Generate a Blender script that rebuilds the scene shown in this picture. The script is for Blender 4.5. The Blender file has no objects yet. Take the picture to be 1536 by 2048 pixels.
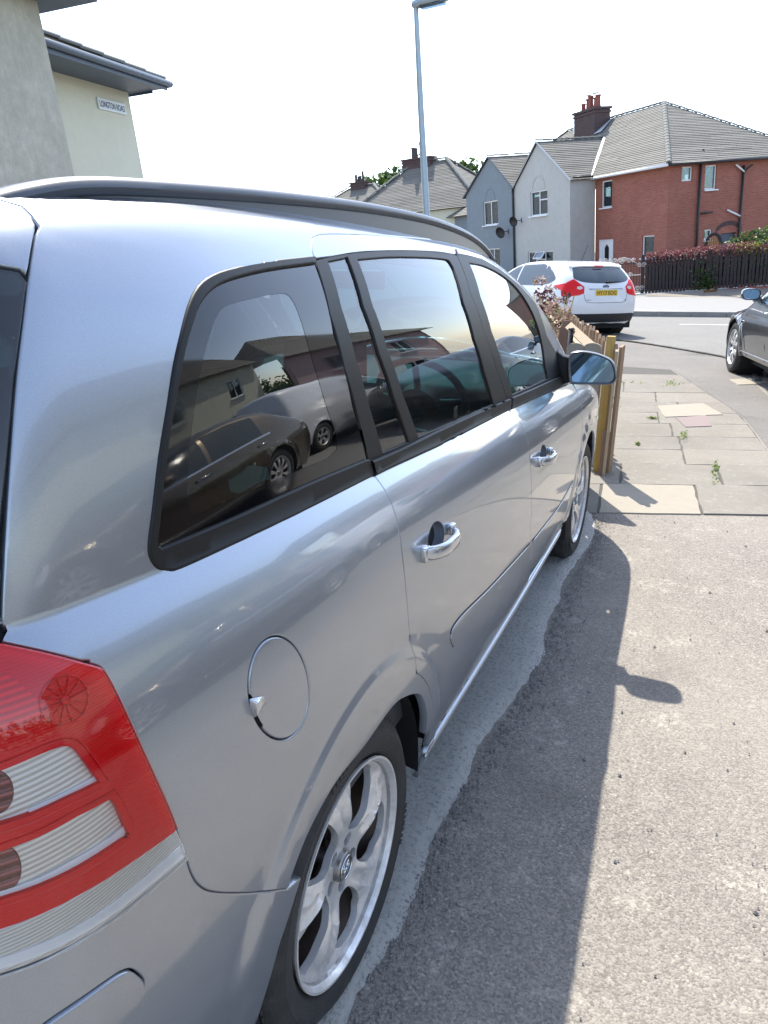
import bpy, bmesh, math, random
import numpy as np
from mathutils import Matrix, Vector
from mathutils.geometry import delaunay_2d_cdt
random.seed(7); rng = np.random.default_rng(7)
SC = bpy.context.scene
COL = SC.collection
R = math.radians
# ------------------------------------------------------------------ camera, gravity, light, exposure
# Everything is laid out in the frame of the sloping forecourt (x across the parked car, y along it, z off the ground);
# at the very end the whole scene is turned so that gravity points down world -Z and the forecourt falls away gently.
CAM = np.array([1.4203, -1.0582, 1.5007]); YAW, PITCH, ROLL, FPX = 0.414439, 0.332049, 0.006287, 1463.39
_f = np.array([-math.sin(YAW)*math.cos(PITCH), math.cos(YAW)*math.cos(PITCH), -math.sin(PITCH)])
_r0 = np.array([math.cos(YAW), math.sin(YAW), 0.]); _u0 = np.cross(_r0, _f)
CR = _r0*math.cos(ROLL)+_u0*math.sin(ROLL); CU = -_r0*math.sin(ROLL)+_u0*math.cos(ROLL); CF = _f
DOWN = (1150-768)*CR-(5000-1024)*CU+FPX*CF; DOWN /= np.linalg.norm(DOWN)
UP = -DOWN
TURN = Vector(UP).rotation_difference(Vector((0, 0, 1))).to_matrix().to_4x4()     # forecourt frame -> world
cam_d = bpy.data.cameras.new('camera'); cam = bpy.data.objects.new('camera', cam_d); COL.objects.link(cam)
cam_d.sensor_fit = 'VERTICAL'; cam_d.sensor_height = 24; cam_d.lens = 24*FPX/2048
cam_d.clip_start = 0.02; cam_d.clip_end = 2000
cam.matrix_basis = Matrix(((CR[0], CU[0], -CF[0], CAM[0]), (CR[1], CU[1], -CF[1], CAM[1]), (CR[2], CU[2], -CF[2], CAM[2]), (0, 0, 0, 1)))
SC.camera = cam
SUN = np.array([-.315, .525, .77]); SUN /= np.linalg.norm(SUN)
sd = bpy.data.lights.new('sun', 'SUN'); sd.energy = 2.8; sd.angle = R(.55); sd.color = (1, .945, .85)
sun = bpy.data.objects.new('sun', sd); COL.objects.link(sun)
sun.matrix_basis = Vector(SUN).to_track_quat('Z', 'Y').to_matrix().to_4x4()
SW = TURN.to_3x3() @ Vector(SUN)
world = bpy.data.worlds.new('World'); SC.world = world; world.use_nodes = True
wn = world.node_tree; wn.nodes.clear()
wo = wn.nodes.new('ShaderNodeOutputWorld'); wb = wn.nodes.new('ShaderNodeBackground'); ws = wn.nodes.new('ShaderNodeTexSky')
ws.sky_type = 'NISHITA'; ws.sun_disc = False; ws.sun_elevation = math.asin(SW.z); ws.sun_rotation = math.atan2(SW.x, SW.y)
ws.altitude = 0; ws.air_density = .8; ws.dust_density = .6; ws.ozone_density = 1.0
wb.inputs[1].default_value = .15
wh = wn.nodes.new('ShaderNodeHueSaturation'); wh.inputs['Saturation'].default_value = .78; wn.links.new(ws.outputs[0], wh.inputs['Color']); wn.links.new(wh.outputs[0], wb.inputs[0]); wn.links.new(wb.outputs[0], wo.inputs[0])
SC.view_settings.view_transform = 'Standard'; SC.view_settings.look = 'None'; SC.view_settings.gamma = 1
SC.view_settings.exposure = 1.78; SC.view_settings.use_curve_mapping = False
SC.cycles.max_bounces = 10; SC.cycles.transparent_max_bounces = 16; SC.cycles.caustics_reflective = False; SC.cycles.caustics_refractive = False

# ------------------------------------------------------------------ helpers
def ray(uv):
    uv = np.atleast_2d(np.asarray(uv, float))
    d = (uv[:, :1]-768)*CR-(uv[:, 1:]-1024)*CU+FPX*CF
    return d/np.linalg.norm(d, axis=1)[:, None]
def gnd(uv, z=0.):
    d = ray(uv)[0]; return CAM+d*((z-CAM[2])/d[2])
def hground(x, y):
    y = np.asarray(y, float); t = np.clip(y-13, 0, None); return .012*t*t/(t+1.2)
def on(uv):                      # forecourt / street point below a pixel
    d = ray(uv)[0]; t = np.linspace(.5, 90, 60000); P = CAM+t[:, None]*d
    i = int(np.argmax(P[:, 2] < hground(P[:, 0], P[:, 1]))); return P[i]
def empty(name, M=None, parent=None):
    o = bpy.data.objects.new(name, None); COL.objects.link(o); o.empty_display_size = .1
    if parent: o.parent = parent
    if M is not None: o.matrix_basis = M
    return o
def tag(o, label=None, cat=None, group=None, kind=None):
    if label: o['label'] = label
    if cat: o['category'] = cat
    if group: o['group'] = group
    if kind: o['kind'] = kind
    return o
def smooth_flags(me, s=True): me.polygons.foreach_set('use_smooth', [s]*len(me.polygons))
def mesh(name, V, F, m=None, parent=None, smooth=False, normals=None, M=None):
    me = bpy.data.meshes.new(name); me.from_pydata([tuple(map(float, v)) for v in V], [], [tuple(map(int, f)) for f in F])
    me.update(); smooth_flags(me, smooth or normals is not None)
    if normals is not None: me.normals_split_custom_set_from_vertices([tuple(map(float, n)) for n in normals])
    if m is not None:
        for mm in (m if isinstance(m, (list, tuple)) else [m]): me.materials.append(mm)
    o = bpy.data.objects.new(name, me); COL.objects.link(o)
    if parent: o.parent = parent
    if M is not None: o.matrix_basis = M
    return o
class MB:                        # collects shapes into one mesh
    def __init__(s): s.V = []; s.F = []; s.I = []; s.mi = 0
    def add(s, V, F):
        b = len(s.V); s.V.extend([tuple(map(float, v)) for v in V]); s.F.extend([tuple(b+i for i in f) for f in F]); s.I.extend([s.mi]*len(F)); return s
    def box(s, c, d, M=None):
        x, y, z = [q/2 for q in d]
        V = [Vector((c[0]+a*x, c[1]+b*y, c[2]+e*z)) for a in (-1, 1) for b in (-1, 1) for e in (-1, 1)]
        if M is not None: V = [M @ v for v in V]
        return s.add(V, [(0, 1, 3, 2), (4, 6, 7, 5), (0, 4, 5, 1), (2, 3, 7, 6), (0, 2, 6, 4), (1, 5, 7, 3)])
    def tube(s, pts, r, n=10, cap=True, flat=1.0):
        pts = [Vector(p) for p in pts]; rr = r if isinstance(r, (list, tuple)) else [r]*len(pts)
        V = []; F = []; up0 = Vector((0, 0, 1))
        for i, p in enumerate(pts):
            t = (pts[min(i+1, len(pts)-1)]-pts[max(i-1, 0)]).normalized()
            a = t.cross(up0 if abs(t.z) < .95 else Vector((1, 0, 0))).normalized(); b = a.cross(t)
            for k in range(n):
                q = 2*math.pi*k/n; V.append(p+a*math.cos(q)*rr[i]+b*math.sin(q)*rr[i]*flat)
        for i in range(len(pts)-1):
            for k in range(n): F.append((i*n+k, i*n+(k+1) % n, (i+1)*n+(k+1) % n, (i+1)*n+k))
        if cap: F += [tuple(range(n))[::-1], tuple((len(pts)-1)*n+k for k in range(n))]
        return s.add(V, F)
    def lathe(s, prof, n=48, axis='x', c=(0, 0, 0), close=False):     # prof: (along axis, radius)
        V = []; F = []; m = len(prof)
        for k in range(n):
            q = 2*math.pi*k/n
            for a, r in prof:
                if axis == 'x': V.append((c[0]+a, c[1]+r*math.cos(q), c[2]+r*math.sin(q)))
                elif axis == 'y': V.append((c[0]+r*math.cos(q), c[1]+a, c[2]+r*math.sin(q)))
                else: V.append((c[0]+r*math.cos(q), c[1]+r*math.sin(q), c[2]+a))
        for k in range(n):
            for j in range(m-1+(1 if close else 0)):
                j2 = (j+1) % m; F.append((k*m+j, ((k+1) % n)*m+j, ((k+1) % n)*m+j2, k*m+j2))
        return s.add(V, F)
    def prism(s, pts, h, M=None):    # polygon in xz at y=0, thickness h along +y
        n = len(pts); V = [Vector((p[0], 0, p[1])) for p in pts]+[Vector((p[0], h, p[1])) for p in pts]
        if M is not None: V = [M @ v for v in V]
        return s.add(V, [tuple(range(n)), tuple(range(2*n-1, n-1, -1))]+[(i, i+n, (i+1) % n+n, (i+1) % n) for i in range(n)])
    def build(s, name, m, parent=None, smooth=False, M=None, bevel=0, auto=None, seg=2):
        o = mesh(name, s.V, s.F, m, parent, smooth, M=M); me = o.data
        if isinstance(m, (list, tuple)): me.polygons.foreach_set('material_index', s.I)
        bm = bmesh.new(); bm.from_mesh(me); bmesh.ops.recalc_face_normals(bm, faces=bm.faces)
        if bevel: bmesh.ops.bevel(bm, geom=[e for e in bm.edges if len(e.link_faces) == 2 and e.calc_face_angle(0) > .5], offset=bevel, segments=seg, affect='EDGES', profile=.5, clamp_overlap=True)
        bm.to_mesh(me); bm.free(); smooth_flags(me, smooth)
        if smooth and auto is not None:
            try: me.set_sharp_from_angle(angle=R(auto))
            except Exception: pass
        return o

# ------------------------------------------------------------------ materials
MATS = {}
class NT:
    def __init__(s, name):
        s.m = bpy.data.materials.new(name); s.m.use_nodes = True; s.t = s.m.node_tree; s.t.nodes.clear()
        s.out = s.t.nodes.new('ShaderNodeOutputMaterial')
    def n(s, typ, _in=None, **kw):
        nd = s.t.nodes.new('ShaderNode'+typ)
        for k, v in kw.items(): setattr(nd, k, v)
        for k, v in (_in or {}).items():
            if isinstance(v, bpy.types.NodeSocket): s.t.links.new(v, nd.inputs[k])
            else: nd.inputs[k].default_value = v
        return nd
    def coord(s, which='Object'): return s.n('TexCoord').outputs[which]
    def mapped(s, v, scale=(1, 1, 1), loc=(0, 0, 0), rot=(0, 0, 0)): return s.n('Mapping', {'Vector': v, 'Scale': scale, 'Location': loc, 'Rotation': rot}).outputs[0]
    def noise(s, v, sc, det=3, rough=.55, dist=0): return s.n('TexNoise', {'Vector': v, 'Scale': sc, 'Detail': det, 'Roughness': rough, 'Distortion': dist}).outputs[0]
    def ramp(s, f, stops):
        nd = s.n('ValToRGB', {'Fac': f}); cr = nd.color_ramp
        while len(cr.elements) < len(stops): cr.elements.new(.5)
        for e, (p, c) in zip(cr.elements, stops): e.position = p; e.color = (*c, 1) if len(c) == 3 else c
        return nd.outputs[0]
    def mix(s, f, a, b, bt='MIX'):
        nd = s.n('Mix', data_type='RGBA', blend_type=bt)
        for k, v in ((0, f), (6, a), (7, b)):
            if isinstance(v, bpy.types.NodeSocket): s.t.links.new(v, nd.inputs[k])
            else: nd.inputs[k].default_value = (*v, 1) if isinstance(v, tuple) and len(v) == 3 else v
        return nd.outputs[2]
    def math(s, op, a, b=0., c=None):
        nd = s.n('Math', operation=op)
        for i, v in enumerate((a, b) if c is None else (a, b, c)):
            if isinstance(v, bpy.types.NodeSocket): s.t.links.new(v, nd.inputs[i])
            else: nd.inputs[i].default_value = v
        return nd.outputs[0]
    def bump(s, h, st=.3, dist=.01, nrm=None):
        d = {'Height': h, 'Strength': st, 'Distance': dist}
        if nrm is not None: d['Normal'] = nrm
        return s.n('Bump', d).outputs[0]
    def pbr(s, **kw):
        nd = s.n('BsdfPrincipled')
        for k, v in kw.items():
            k = k.replace('_', ' ')
            if isinstance(v, bpy.types.NodeSocket): s.t.links.new(v, nd.inputs[k])
            elif isinstance(v, tuple) and len(v) == 3 and 'Color' in k or k == 'Specular Tint': nd.inputs[k].default_value = (*v[:3], 1)
            else: nd.inputs[k].default_value = v
        s.t.links.new(nd.outputs[0], s.out.inputs[0]); return nd
def simple(name, col, rough=.6, metal=0, coat=0, var=.12, sc=8, bump=0, bsc=60, bd=.004, spec=.5, det=4):
    t = NT(name); v = t.coord(); n = t.noise(v, sc, det)
    c = t.mix(n, tuple(q*(1-var) for q in col), tuple(min(1, q*(1+var)) for q in col))
    kw = dict(Base_Color=c, Roughness=rough, Metallic=metal, Coat_Weight=coat, Coat_Roughness=.03); kw['Specular_IOR_Level'] = spec
    if bump: kw['Normal'] = t.bump(t.noise(v, bsc, 4), bump, bd)
    t.pbr(**kw); return t.m
def paint(name, col, metal=.85, rough=.32, dirt=.05, flake=True):
    t = NT(name); v = t.coord()
    big = t.noise(v, 2.2, 4); fine = t.noise(v, 900, 1)
    c = t.mix(fine, tuple(q*.8 for q in col), tuple(min(1, q*1.18) for q in col)) if flake else (*col, 1)
    # thin dust film, streaky along the panels, a little heavier low down
    st = t.noise(t.mapped(v, (1.2, .7, 2.2)), 3, 5, .65); dm = t.ramp(st, [(.48, (0, 0, 0)), (.75, (1, 1, 1))])
    spot = t.ramp(t.noise(v, 150, 2), [(.72, (0, 0, 0)), (.78, (1, 1, 1))])
    z = t.n('SeparateXYZ', {'Vector': v}).outputs[2]
    low = t.n('MapRange', {'Value': z, 'From Min': .9, 'From Max': .25, 'To Min': .3, 'To Max': 1.}).outputs[0]
    d = t.math('MULTIPLY', t.math('MULTIPLY', t.math('ADD', dm, t.math('MULTIPLY', spot, .22)), dirt), low)
    c = t.mix(d, c, (.36, .33, .28))
    sc_ = t.math('MULTIPLY', t.ramp(t.noise(t.mapped(v, (8, .55, 46), rot=(R(-3), 0, 0)), 6, 1, .5), [(.735, (0, 0, 0)), (.75, (1, 1, 1))]), t.ramp(t.noise(v, 2.6, 2), [(.5, (0, 0, 0)), (.56, (1, 1, 1))]))
    c = t.mix(t.math('MULTIPLY', sc_, .0), c, (.62, .62, .60))
    rg = t.math('ADD', t.math('MULTIPLY', d, .9), rough)
    mt = t.math('SUBTRACT', metal, t.math('MULTIPLY', d, 1.2))
    t.pbr(Base_Color=c, Roughness=rg, Metallic=mt, Coat_Weight=1., Coat_Roughness=t.math('ADD', .015, t.math('MULTIPLY', d, .5)), Coat_Normal=t.bump(t.noise(v, 260, 1), .012, .002))
    return t.m
def glass(name, tint=(.62, .74, .72), rough=0.0, refl=1.6, dirt=.02, ior=1.5):
    t = NT(name); v = t.coord()
    tr = t.n('BsdfTransparent', {'Color': (*tint, 1)}); gl = t.n('BsdfGlossy', {'Roughness': rough, 'Color': (1, 1, 1, 1)})
    fr = t.n('Fresnel', {'IOR': ior}).outputs[0]; f = t.math('MINIMUM', t.math('MULTIPLY', fr, refl), 1.)
    mx = t.n('MixShader', {0: f}); t.t.links.new(tr.outputs[0], mx.inputs[1]); t.t.links.new(gl.outputs[0], mx.inputs[2])
    df = t.n('BsdfDiffuse', {'Color': (.55, .53, .48, 1)}); dn = t.math('MULTIPLY', t.ramp(t.noise(t.mapped(v, (1, 1, 3)), 5, 6, .7), [(.4, (.2, .2, .2)), (.8, (1, 1, 1))]), dirt)
    m2 = t.n('MixShader', {0: dn}); t.t.links.new(mx.outputs[0], m2.inputs[1]); t.t.links.new(df.outputs[0], m2.inputs[2])
    t.t.links.new(m2.outputs[0], t.out.inputs[0]); return t.m
def tarmac(name, base, pale, amt=.5, stains=True):
    t = NT(name); v = t.coord()
    big = t.noise(v, .55, 5, .6); mid = t.noise(v, 5, 6, .7)
    vo = t.n('TexVoronoi', {'Vector': v, 'Scale': 190.}); st = vo.outputs['Color']; sv = t.n('SeparateColor', {0: st}).outputs[0]
    c = t.mix(t.ramp(sv, [(0, (0, 0, 0)), (1, (1, 1, 1))]), tuple(q*.60 for q in base), tuple(q*1.4 for q in base))
    fl_ = t.n('TexVoronoi', {'Vector': v, 'Scale': 75.}); fc_ = t.n('SeparateColor', {0: fl_.outputs['Color']}).outputs[1]; c = t.mix(t.math('MULTIPLY', t.math('MULTIPLY', t.ramp(fl_.outputs['Distance'], [(.18, (1, 1, 1)), (.42, (0, 0, 0))]), t.ramp(fc_, [(.78, (0, 0, 0)), (.84, (1, 1, 1))])), .45), c, tuple(min(1, q*1.5) for q in pale))
    c = t.mix(t.ramp(big, [(.35, (0, 0, 0)), (.7, (1, 1, 1))]), c, t.mix(.5, c, pale))
    if stains:
        sp = t.math('MULTIPLY', t.ramp(mid, [(.52, (0, 0, 0)), (.68, (1, 1, 1))]), t.ramp(t.noise(v, 45, 5, .7), [(.45, (0, 0, 0)), (.6, (1, 1, 1))]))
        c = t.mix(t.math('MULTIPLY', sp, amt), c, tuple(min(1, q*1.5) for q in pale))
        dk = t.ramp(t.noise(t.mapped(v, loc=(9, 3, 0)), 1.7, 6, .7), [(.56, (0, 0, 0)), (.72, (1, 1, 1))])
        c = t.mix(t.math('MULTIPLY', dk, .35), c, tuple(q*.45 for q in base))
    h = t.math('ADD', t.math('MULTIPLY', vo.outputs['Distance'], -1.), t.math('MULTIPLY', t.noise(v, 260, 3), .8))
    nb = t.bump(t.noise(v, 28, 5, .7), .45, .005, t.bump(h, .6, .003))
    t.pbr(Base_Color=c, Roughness=.9, Normal=nb, Specular_IOR_Level=.3); return t.m
M = {}
M['paint'] = paint('silver_blue_paint', (.315, .345, .39), metal=.75, rough=.30, dirt=.10)
M['white_paint'] = paint('white_paint', (.78, .79, .8), metal=0, rough=.35, dirt=.04, flake=False)
M['dark_paint'] = paint('dark_grey_paint', (.035, .04, .045), metal=.5, rough=.3, dirt=.05)
M['gold_paint'] = paint('gold_paint', (.15, .12, .085), metal=.8, rough=.3, dirt=.05)
M['trim'] = simple('black_trim', (.0075, .008, .009), .5, spec=.3, var=.2, bump=.15, bsc=400, bd=.001)
M['rubber'] = simple('rubber', (.012, .012, .013), .55, var=.3)
M['trim_grey'] = simple('grey_plastic_rail', (.055, .065, .08), .38, var=.06, bump=.1, bsc=500, bd=.0008)
M['dark'] = simple('underside_dark', (.012, .012, .013), .9)
M['interior'] = simple('interior_grey_plastic', (.045, .048, .052), .7, bump=.2, bsc=300, bd=.001)
M['cloth'] = simple('seat_cloth', (.03, .032, .038), .95, bump=.3, bsc=500, bd=.002)
M['liner'] = simple('headlining', (.32, .32, .30), .95)
M['glass'] = glass('door_glass', (.24, .43, .46), refl=1.15, dirt=.03)
M['privacy'] = glass('privacy_glass', (.16, .26, .28), refl=1.6, dirt=.015)
M['dark_glass'] = simple('far_car_glass', (.03, .045, .05), .04, var=.3, spec=.9)
M['chrome'] = simple('chrome', (.62, .64, .66), .12, metal=1, var=.05)
M['mirror_shell'] = simple('mirror_shell_plastic', (.07, .078, .09), .3, coat=.4)
M['brake'] = simple('brake_metal', (.012, .011, .010), .8, var=.3)
M['barrel'] = simple('dusty_rim_barrel', (.10, .075, .06), .5, metal=.4, var=.5, sc=12)
M['cap'] = simple('cap_metal', (.30, .29, .28), .35, metal=.8, var=.2)
M['bolt'] = simple('bolt_steel', (.16, .14, .13), .5, metal=.7, var=.4, sc=60)
M['mirror'] = simple('mirror_glass', (.20, .29, .38), .01, metal=1, var=.01)
M['black_gloss'] = simple('gloss_black', (.004, .004, .005), .06, spec=.6)
def tyre_mat():
    t = NT('tyre_rubber'); v = t.coord(); s = t.n('SeparateXYZ', {'Vector': v}); r2 = t.math('ADD', t.math('POWER', s.outputs[1], 2.), t.math('POWER', s.outputs[2], 2.)); r = t.math('SQRT', r2)
    n = t.noise(v, 25, 5, .7); c = t.mix(n, (.014, .014, .015), (.034, .033, .031))
    dust = t.math('MULTIPLY', t.ramp(r, [(.26, (.2, .2, .2)), (.312, (1, 1, 1))]), t.ramp(n, [(.35, (0, 0, 0)), (.7, (1, 1, 1))]))
    c = t.mix(t.math('MULTIPLY', dust, .35), c, (.10, .092, .08))
    w = t.n('TexWave', {'Vector': s.outputs[0], 'Scale': 1.}, wave_type='BANDS').outputs[0]
    rings = t.math('SINE', t.math('MULTIPLY', r, 900.))
    t.pbr(Base_Color=c, Roughness=.78, Normal=t.bump(t.math('ADD', t.math('MULTIPLY', rings, .4), n), .25, .0015)); return t.m
M['tyre'] = tyre_mat()
def alloy_mat():
    t = NT('alloy'); v = t.coord(); n = t.noise(v, 14, 6, .7); s = t.n('SeparateXYZ', {'Vector': v})
    r = t.math('SQRT', t.math('ADD', t.math('POWER', s.outputs[1], 2.), t.math('POWER', s.outputs[2], 2.)))
    dust = t.math('MULTIPLY', t.ramp(n, [(.40, (0, 0, 0)), (.72, (1, 1, 1))]), t.ramp(r, [(.05, (.35, .35, .35)), (.2, (1, 1, 1))]))
    c = t.mix(t.math('MULTIPLY', dust, .55), (.78, .77, .75), (.22, .15, .11))
    t.pbr(Base_Color=c, Metallic=t.math('SUBTRACT', .65, t.math('MULTIPLY', dust, .6)), Roughness=t.math('ADD', .3, t.math('MULTIPLY', dust, .4)), Coat_Weight=.4, Coat_Roughness=.08); return t.m
M['alloy'] = alloy_mat()
def lens_mat(name, col, rib=0, axis=2, sc=160, metal=0, rough=.08, dark=.6, ang=0, coat=1.):
    t = NT(name); v = t.coord(); v2 = t.mapped(v, (1, 1, 1), rot=(R(ang), 0, 0))
    kw = dict(Coat_Weight=coat, Coat_Roughness=.02, Roughness=rough, Metallic=metal, Specular_IOR_Level=.5*coat)
    if rib:
        s = t.n('SeparateXYZ', {'Vector': v2}).outputs[axis]; w = t.math('SINE', t.math('MULTIPLY', s, float(sc)))
        m = t.n('MapRange', {'Value': w, 'From Min': -1., 'From Max': 1.}).outputs[0]
        kw['Base_Color'] = t.mix(m, tuple(q*dark for q in col), col); kw['Normal'] = t.bump(m, 1., rib)
    else: kw['Base_Color'] = t.mix(t.noise(v, 30, 3), tuple(q*.85 for q in col), col)
    t.pbr(**kw); return t.m
M['lens_red'] = lens_mat('red_lens', (.78, .001, .004), rib=.0002, sc=1900, dark=.86, rough=.35, coat=.35)
M['lens_red_bright'] = lens_mat('bright_red_lens', (.95, .003, .005), rib=.0004, sc=900, dark=.6, rough=.35, coat=.4)
M['lens_clear'] = lens_mat('clear_ribbed_reflector', (.80, .77, .69), rib=.0007, sc=1000, metal=.10, rough=.25, dark=.58, ang=-6)
M['lens_dark'] = lens_mat('dark_reflector_bowl', (.26, .07, .06), rib=.003, sc=500, metal=.5, rough=.2, dark=.4)
M['ledge'] = simple('lens_ledge_plastic', (.72, .74, .76), .15, coat=1, var=.05)
M['cover'] = glass('lamp_cover_plastic', (.99, .985, .985), refl=.75, dirt=.004)
M['lens_strip'] = lens_mat('clear_lower_lens', (.66, .64, .58), rib=.0005, sc=1500, metal=.10, rough=.25, dark=.72, ang=-6)

# ------------------------------------------------------------------ curved car skins
def spline(xs, ys):              # natural cubic spline, vectorised
    x = np.array(xs, float); y = np.array(ys, float); n = len(x); h = np.diff(x)
    A = np.zeros((n, n)); b = np.zeros(n); A[0, 0] = A[-1, -1] = 1
    for i in range(1, n-1):
        A[i, i-1] = h[i-1]; A[i, i] = 2*(h[i-1]+h[i]); A[i, i+1] = h[i]; b[i] = 6*((y[i+1]-y[i])/h[i]-(y[i]-y[i-1])/h[i-1])
    m = np.linalg.solve(A, b)
    def f(q):
        q = np.asarray(q, float); qc = np.clip(q, x[0], x[-1]); i = np.clip(np.searchsorted(x, qc)-1, 0, n-2); t0 = x[i+1]-qc; t1 = qc-x[i]; hh = h[i]
        v = m[i]*t0**3/(6*hh)+m[i+1]*t1**3/(6*hh)+(y[i]/hh-m[i]*hh/6)*t0+(y[i+1]/hh-m[i+1]*hh/6)*t1
        s0 = (y[1]-y[0])/h[0]-h[0]*m[1]/6; s1 = (y[-1]-y[-2])/h[-1]+h[-1]*m[-2]/6
        return v+np.where(q < x[0], (q-x[0])*s0, 0)+np.where(q > x[-1], (q-x[-1])*s1, 0)
    return f
def smax(a, b, k):
    h = np.maximum(k-np.abs(a-b), 0)/k; return np.maximum(a, b)+h*h*k/4
def sstep(a, b, x):
    t = np.clip((x-a)/(b-a), 0, 1); return t*t*(3-2*t)
def densify(P, d, closed=True):
    P = np.asarray(P, float); out = []; n = len(P)
    for i in range(n if closed else n-1):
        a, b = P[i], P[(i+1) % n]; k = max(1, int(np.ceil(np.linalg.norm(b-a)/d)))
        for j in range(k): out.append(a+(b-a)*j/k)
    if not closed: out.append(P[-1])
    return np.array(out)
def catmull(P, m=6, closed=False):
    P = np.asarray(P, float)
    if len(P) < 3: return P
    n = len(P); out = []
    for i in range(n if closed else n-1):
        if closed: p0, p1, p2, p3 = P[(i-1) % n], P[i], P[(i+1) % n], P[(i+2) % n]
        else: p1, p2 = P[i], P[i+1]; p0 = P[i-1] if i > 0 else 2*p1-p2; p3 = P[i+2] if i+2 < n else 2*p2-p1
        for j in range(m):
            t = j/m; out.append(.5*((2*p1)+(-p0+p2)*t+(2*p0-5*p1+4*p2-p3)*t*t+(-p0+3*p1-3*p2+p3)*t**3))
    if not closed: out.append(P[-1])
    return np.array(out)
def inpoly(pts, poly):
    x, y = pts[:, 0][:, None], pts[:, 1][:, None]; a = poly; b = np.roll(poly, -1, 0)
    c = ((a[:, 1] > y) != (b[:, 1] > y)) & (x < (b[:, 0]-a[:, 0])*(y-a[:, 1])/np.where(b[:, 1] == a[:, 1], 1e-12, b[:, 1]-a[:, 1])+a[:, 0])
    return (c.sum(1) % 2) == 1
def segdist(pts, poly):
    a = poly; b = np.roll(poly, -1, 0); d = b-a; L = (d**2).sum(1)+1e-12; out = np.full(len(pts), 1e9)
    for i in range(0, len(pts), 2000):
        p = pts[i:i+2000][:, None]; t = np.clip(((p-a)*d).sum(2)/L, 0, 1)[..., None]; out[i:i+2000] = np.sqrt((((a+t*d)-p)**2).sum(2)).min(1)
    return out
def area(P): return .5*np.sum(P[:, 0]*np.roll(P[:, 1], -1)-np.roll(P[:, 0], -1)*P[:, 1])
def inset(P, d):                 # CCW polygon moved inwards by d
    n = len(P); a = np.roll(P, 1, 0); b = np.roll(P, -1, 0)
    e1 = P-a; e2 = b-P; e1 /= np.linalg.norm(e1, axis=1)[:, None]+1e-12; e2 /= np.linalg.norm(e2, axis=1)[:, None]+1e-12
    n1 = np.stack([-e1[:, 1], e1[:, 0]], 1); n2 = np.stack([-e2[:, 1], e2[:, 0]], 1); m = n1+n2; L = np.maximum((m**2).sum(1), .6)[:, None]
    return P+m*(2*d/L)
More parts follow.
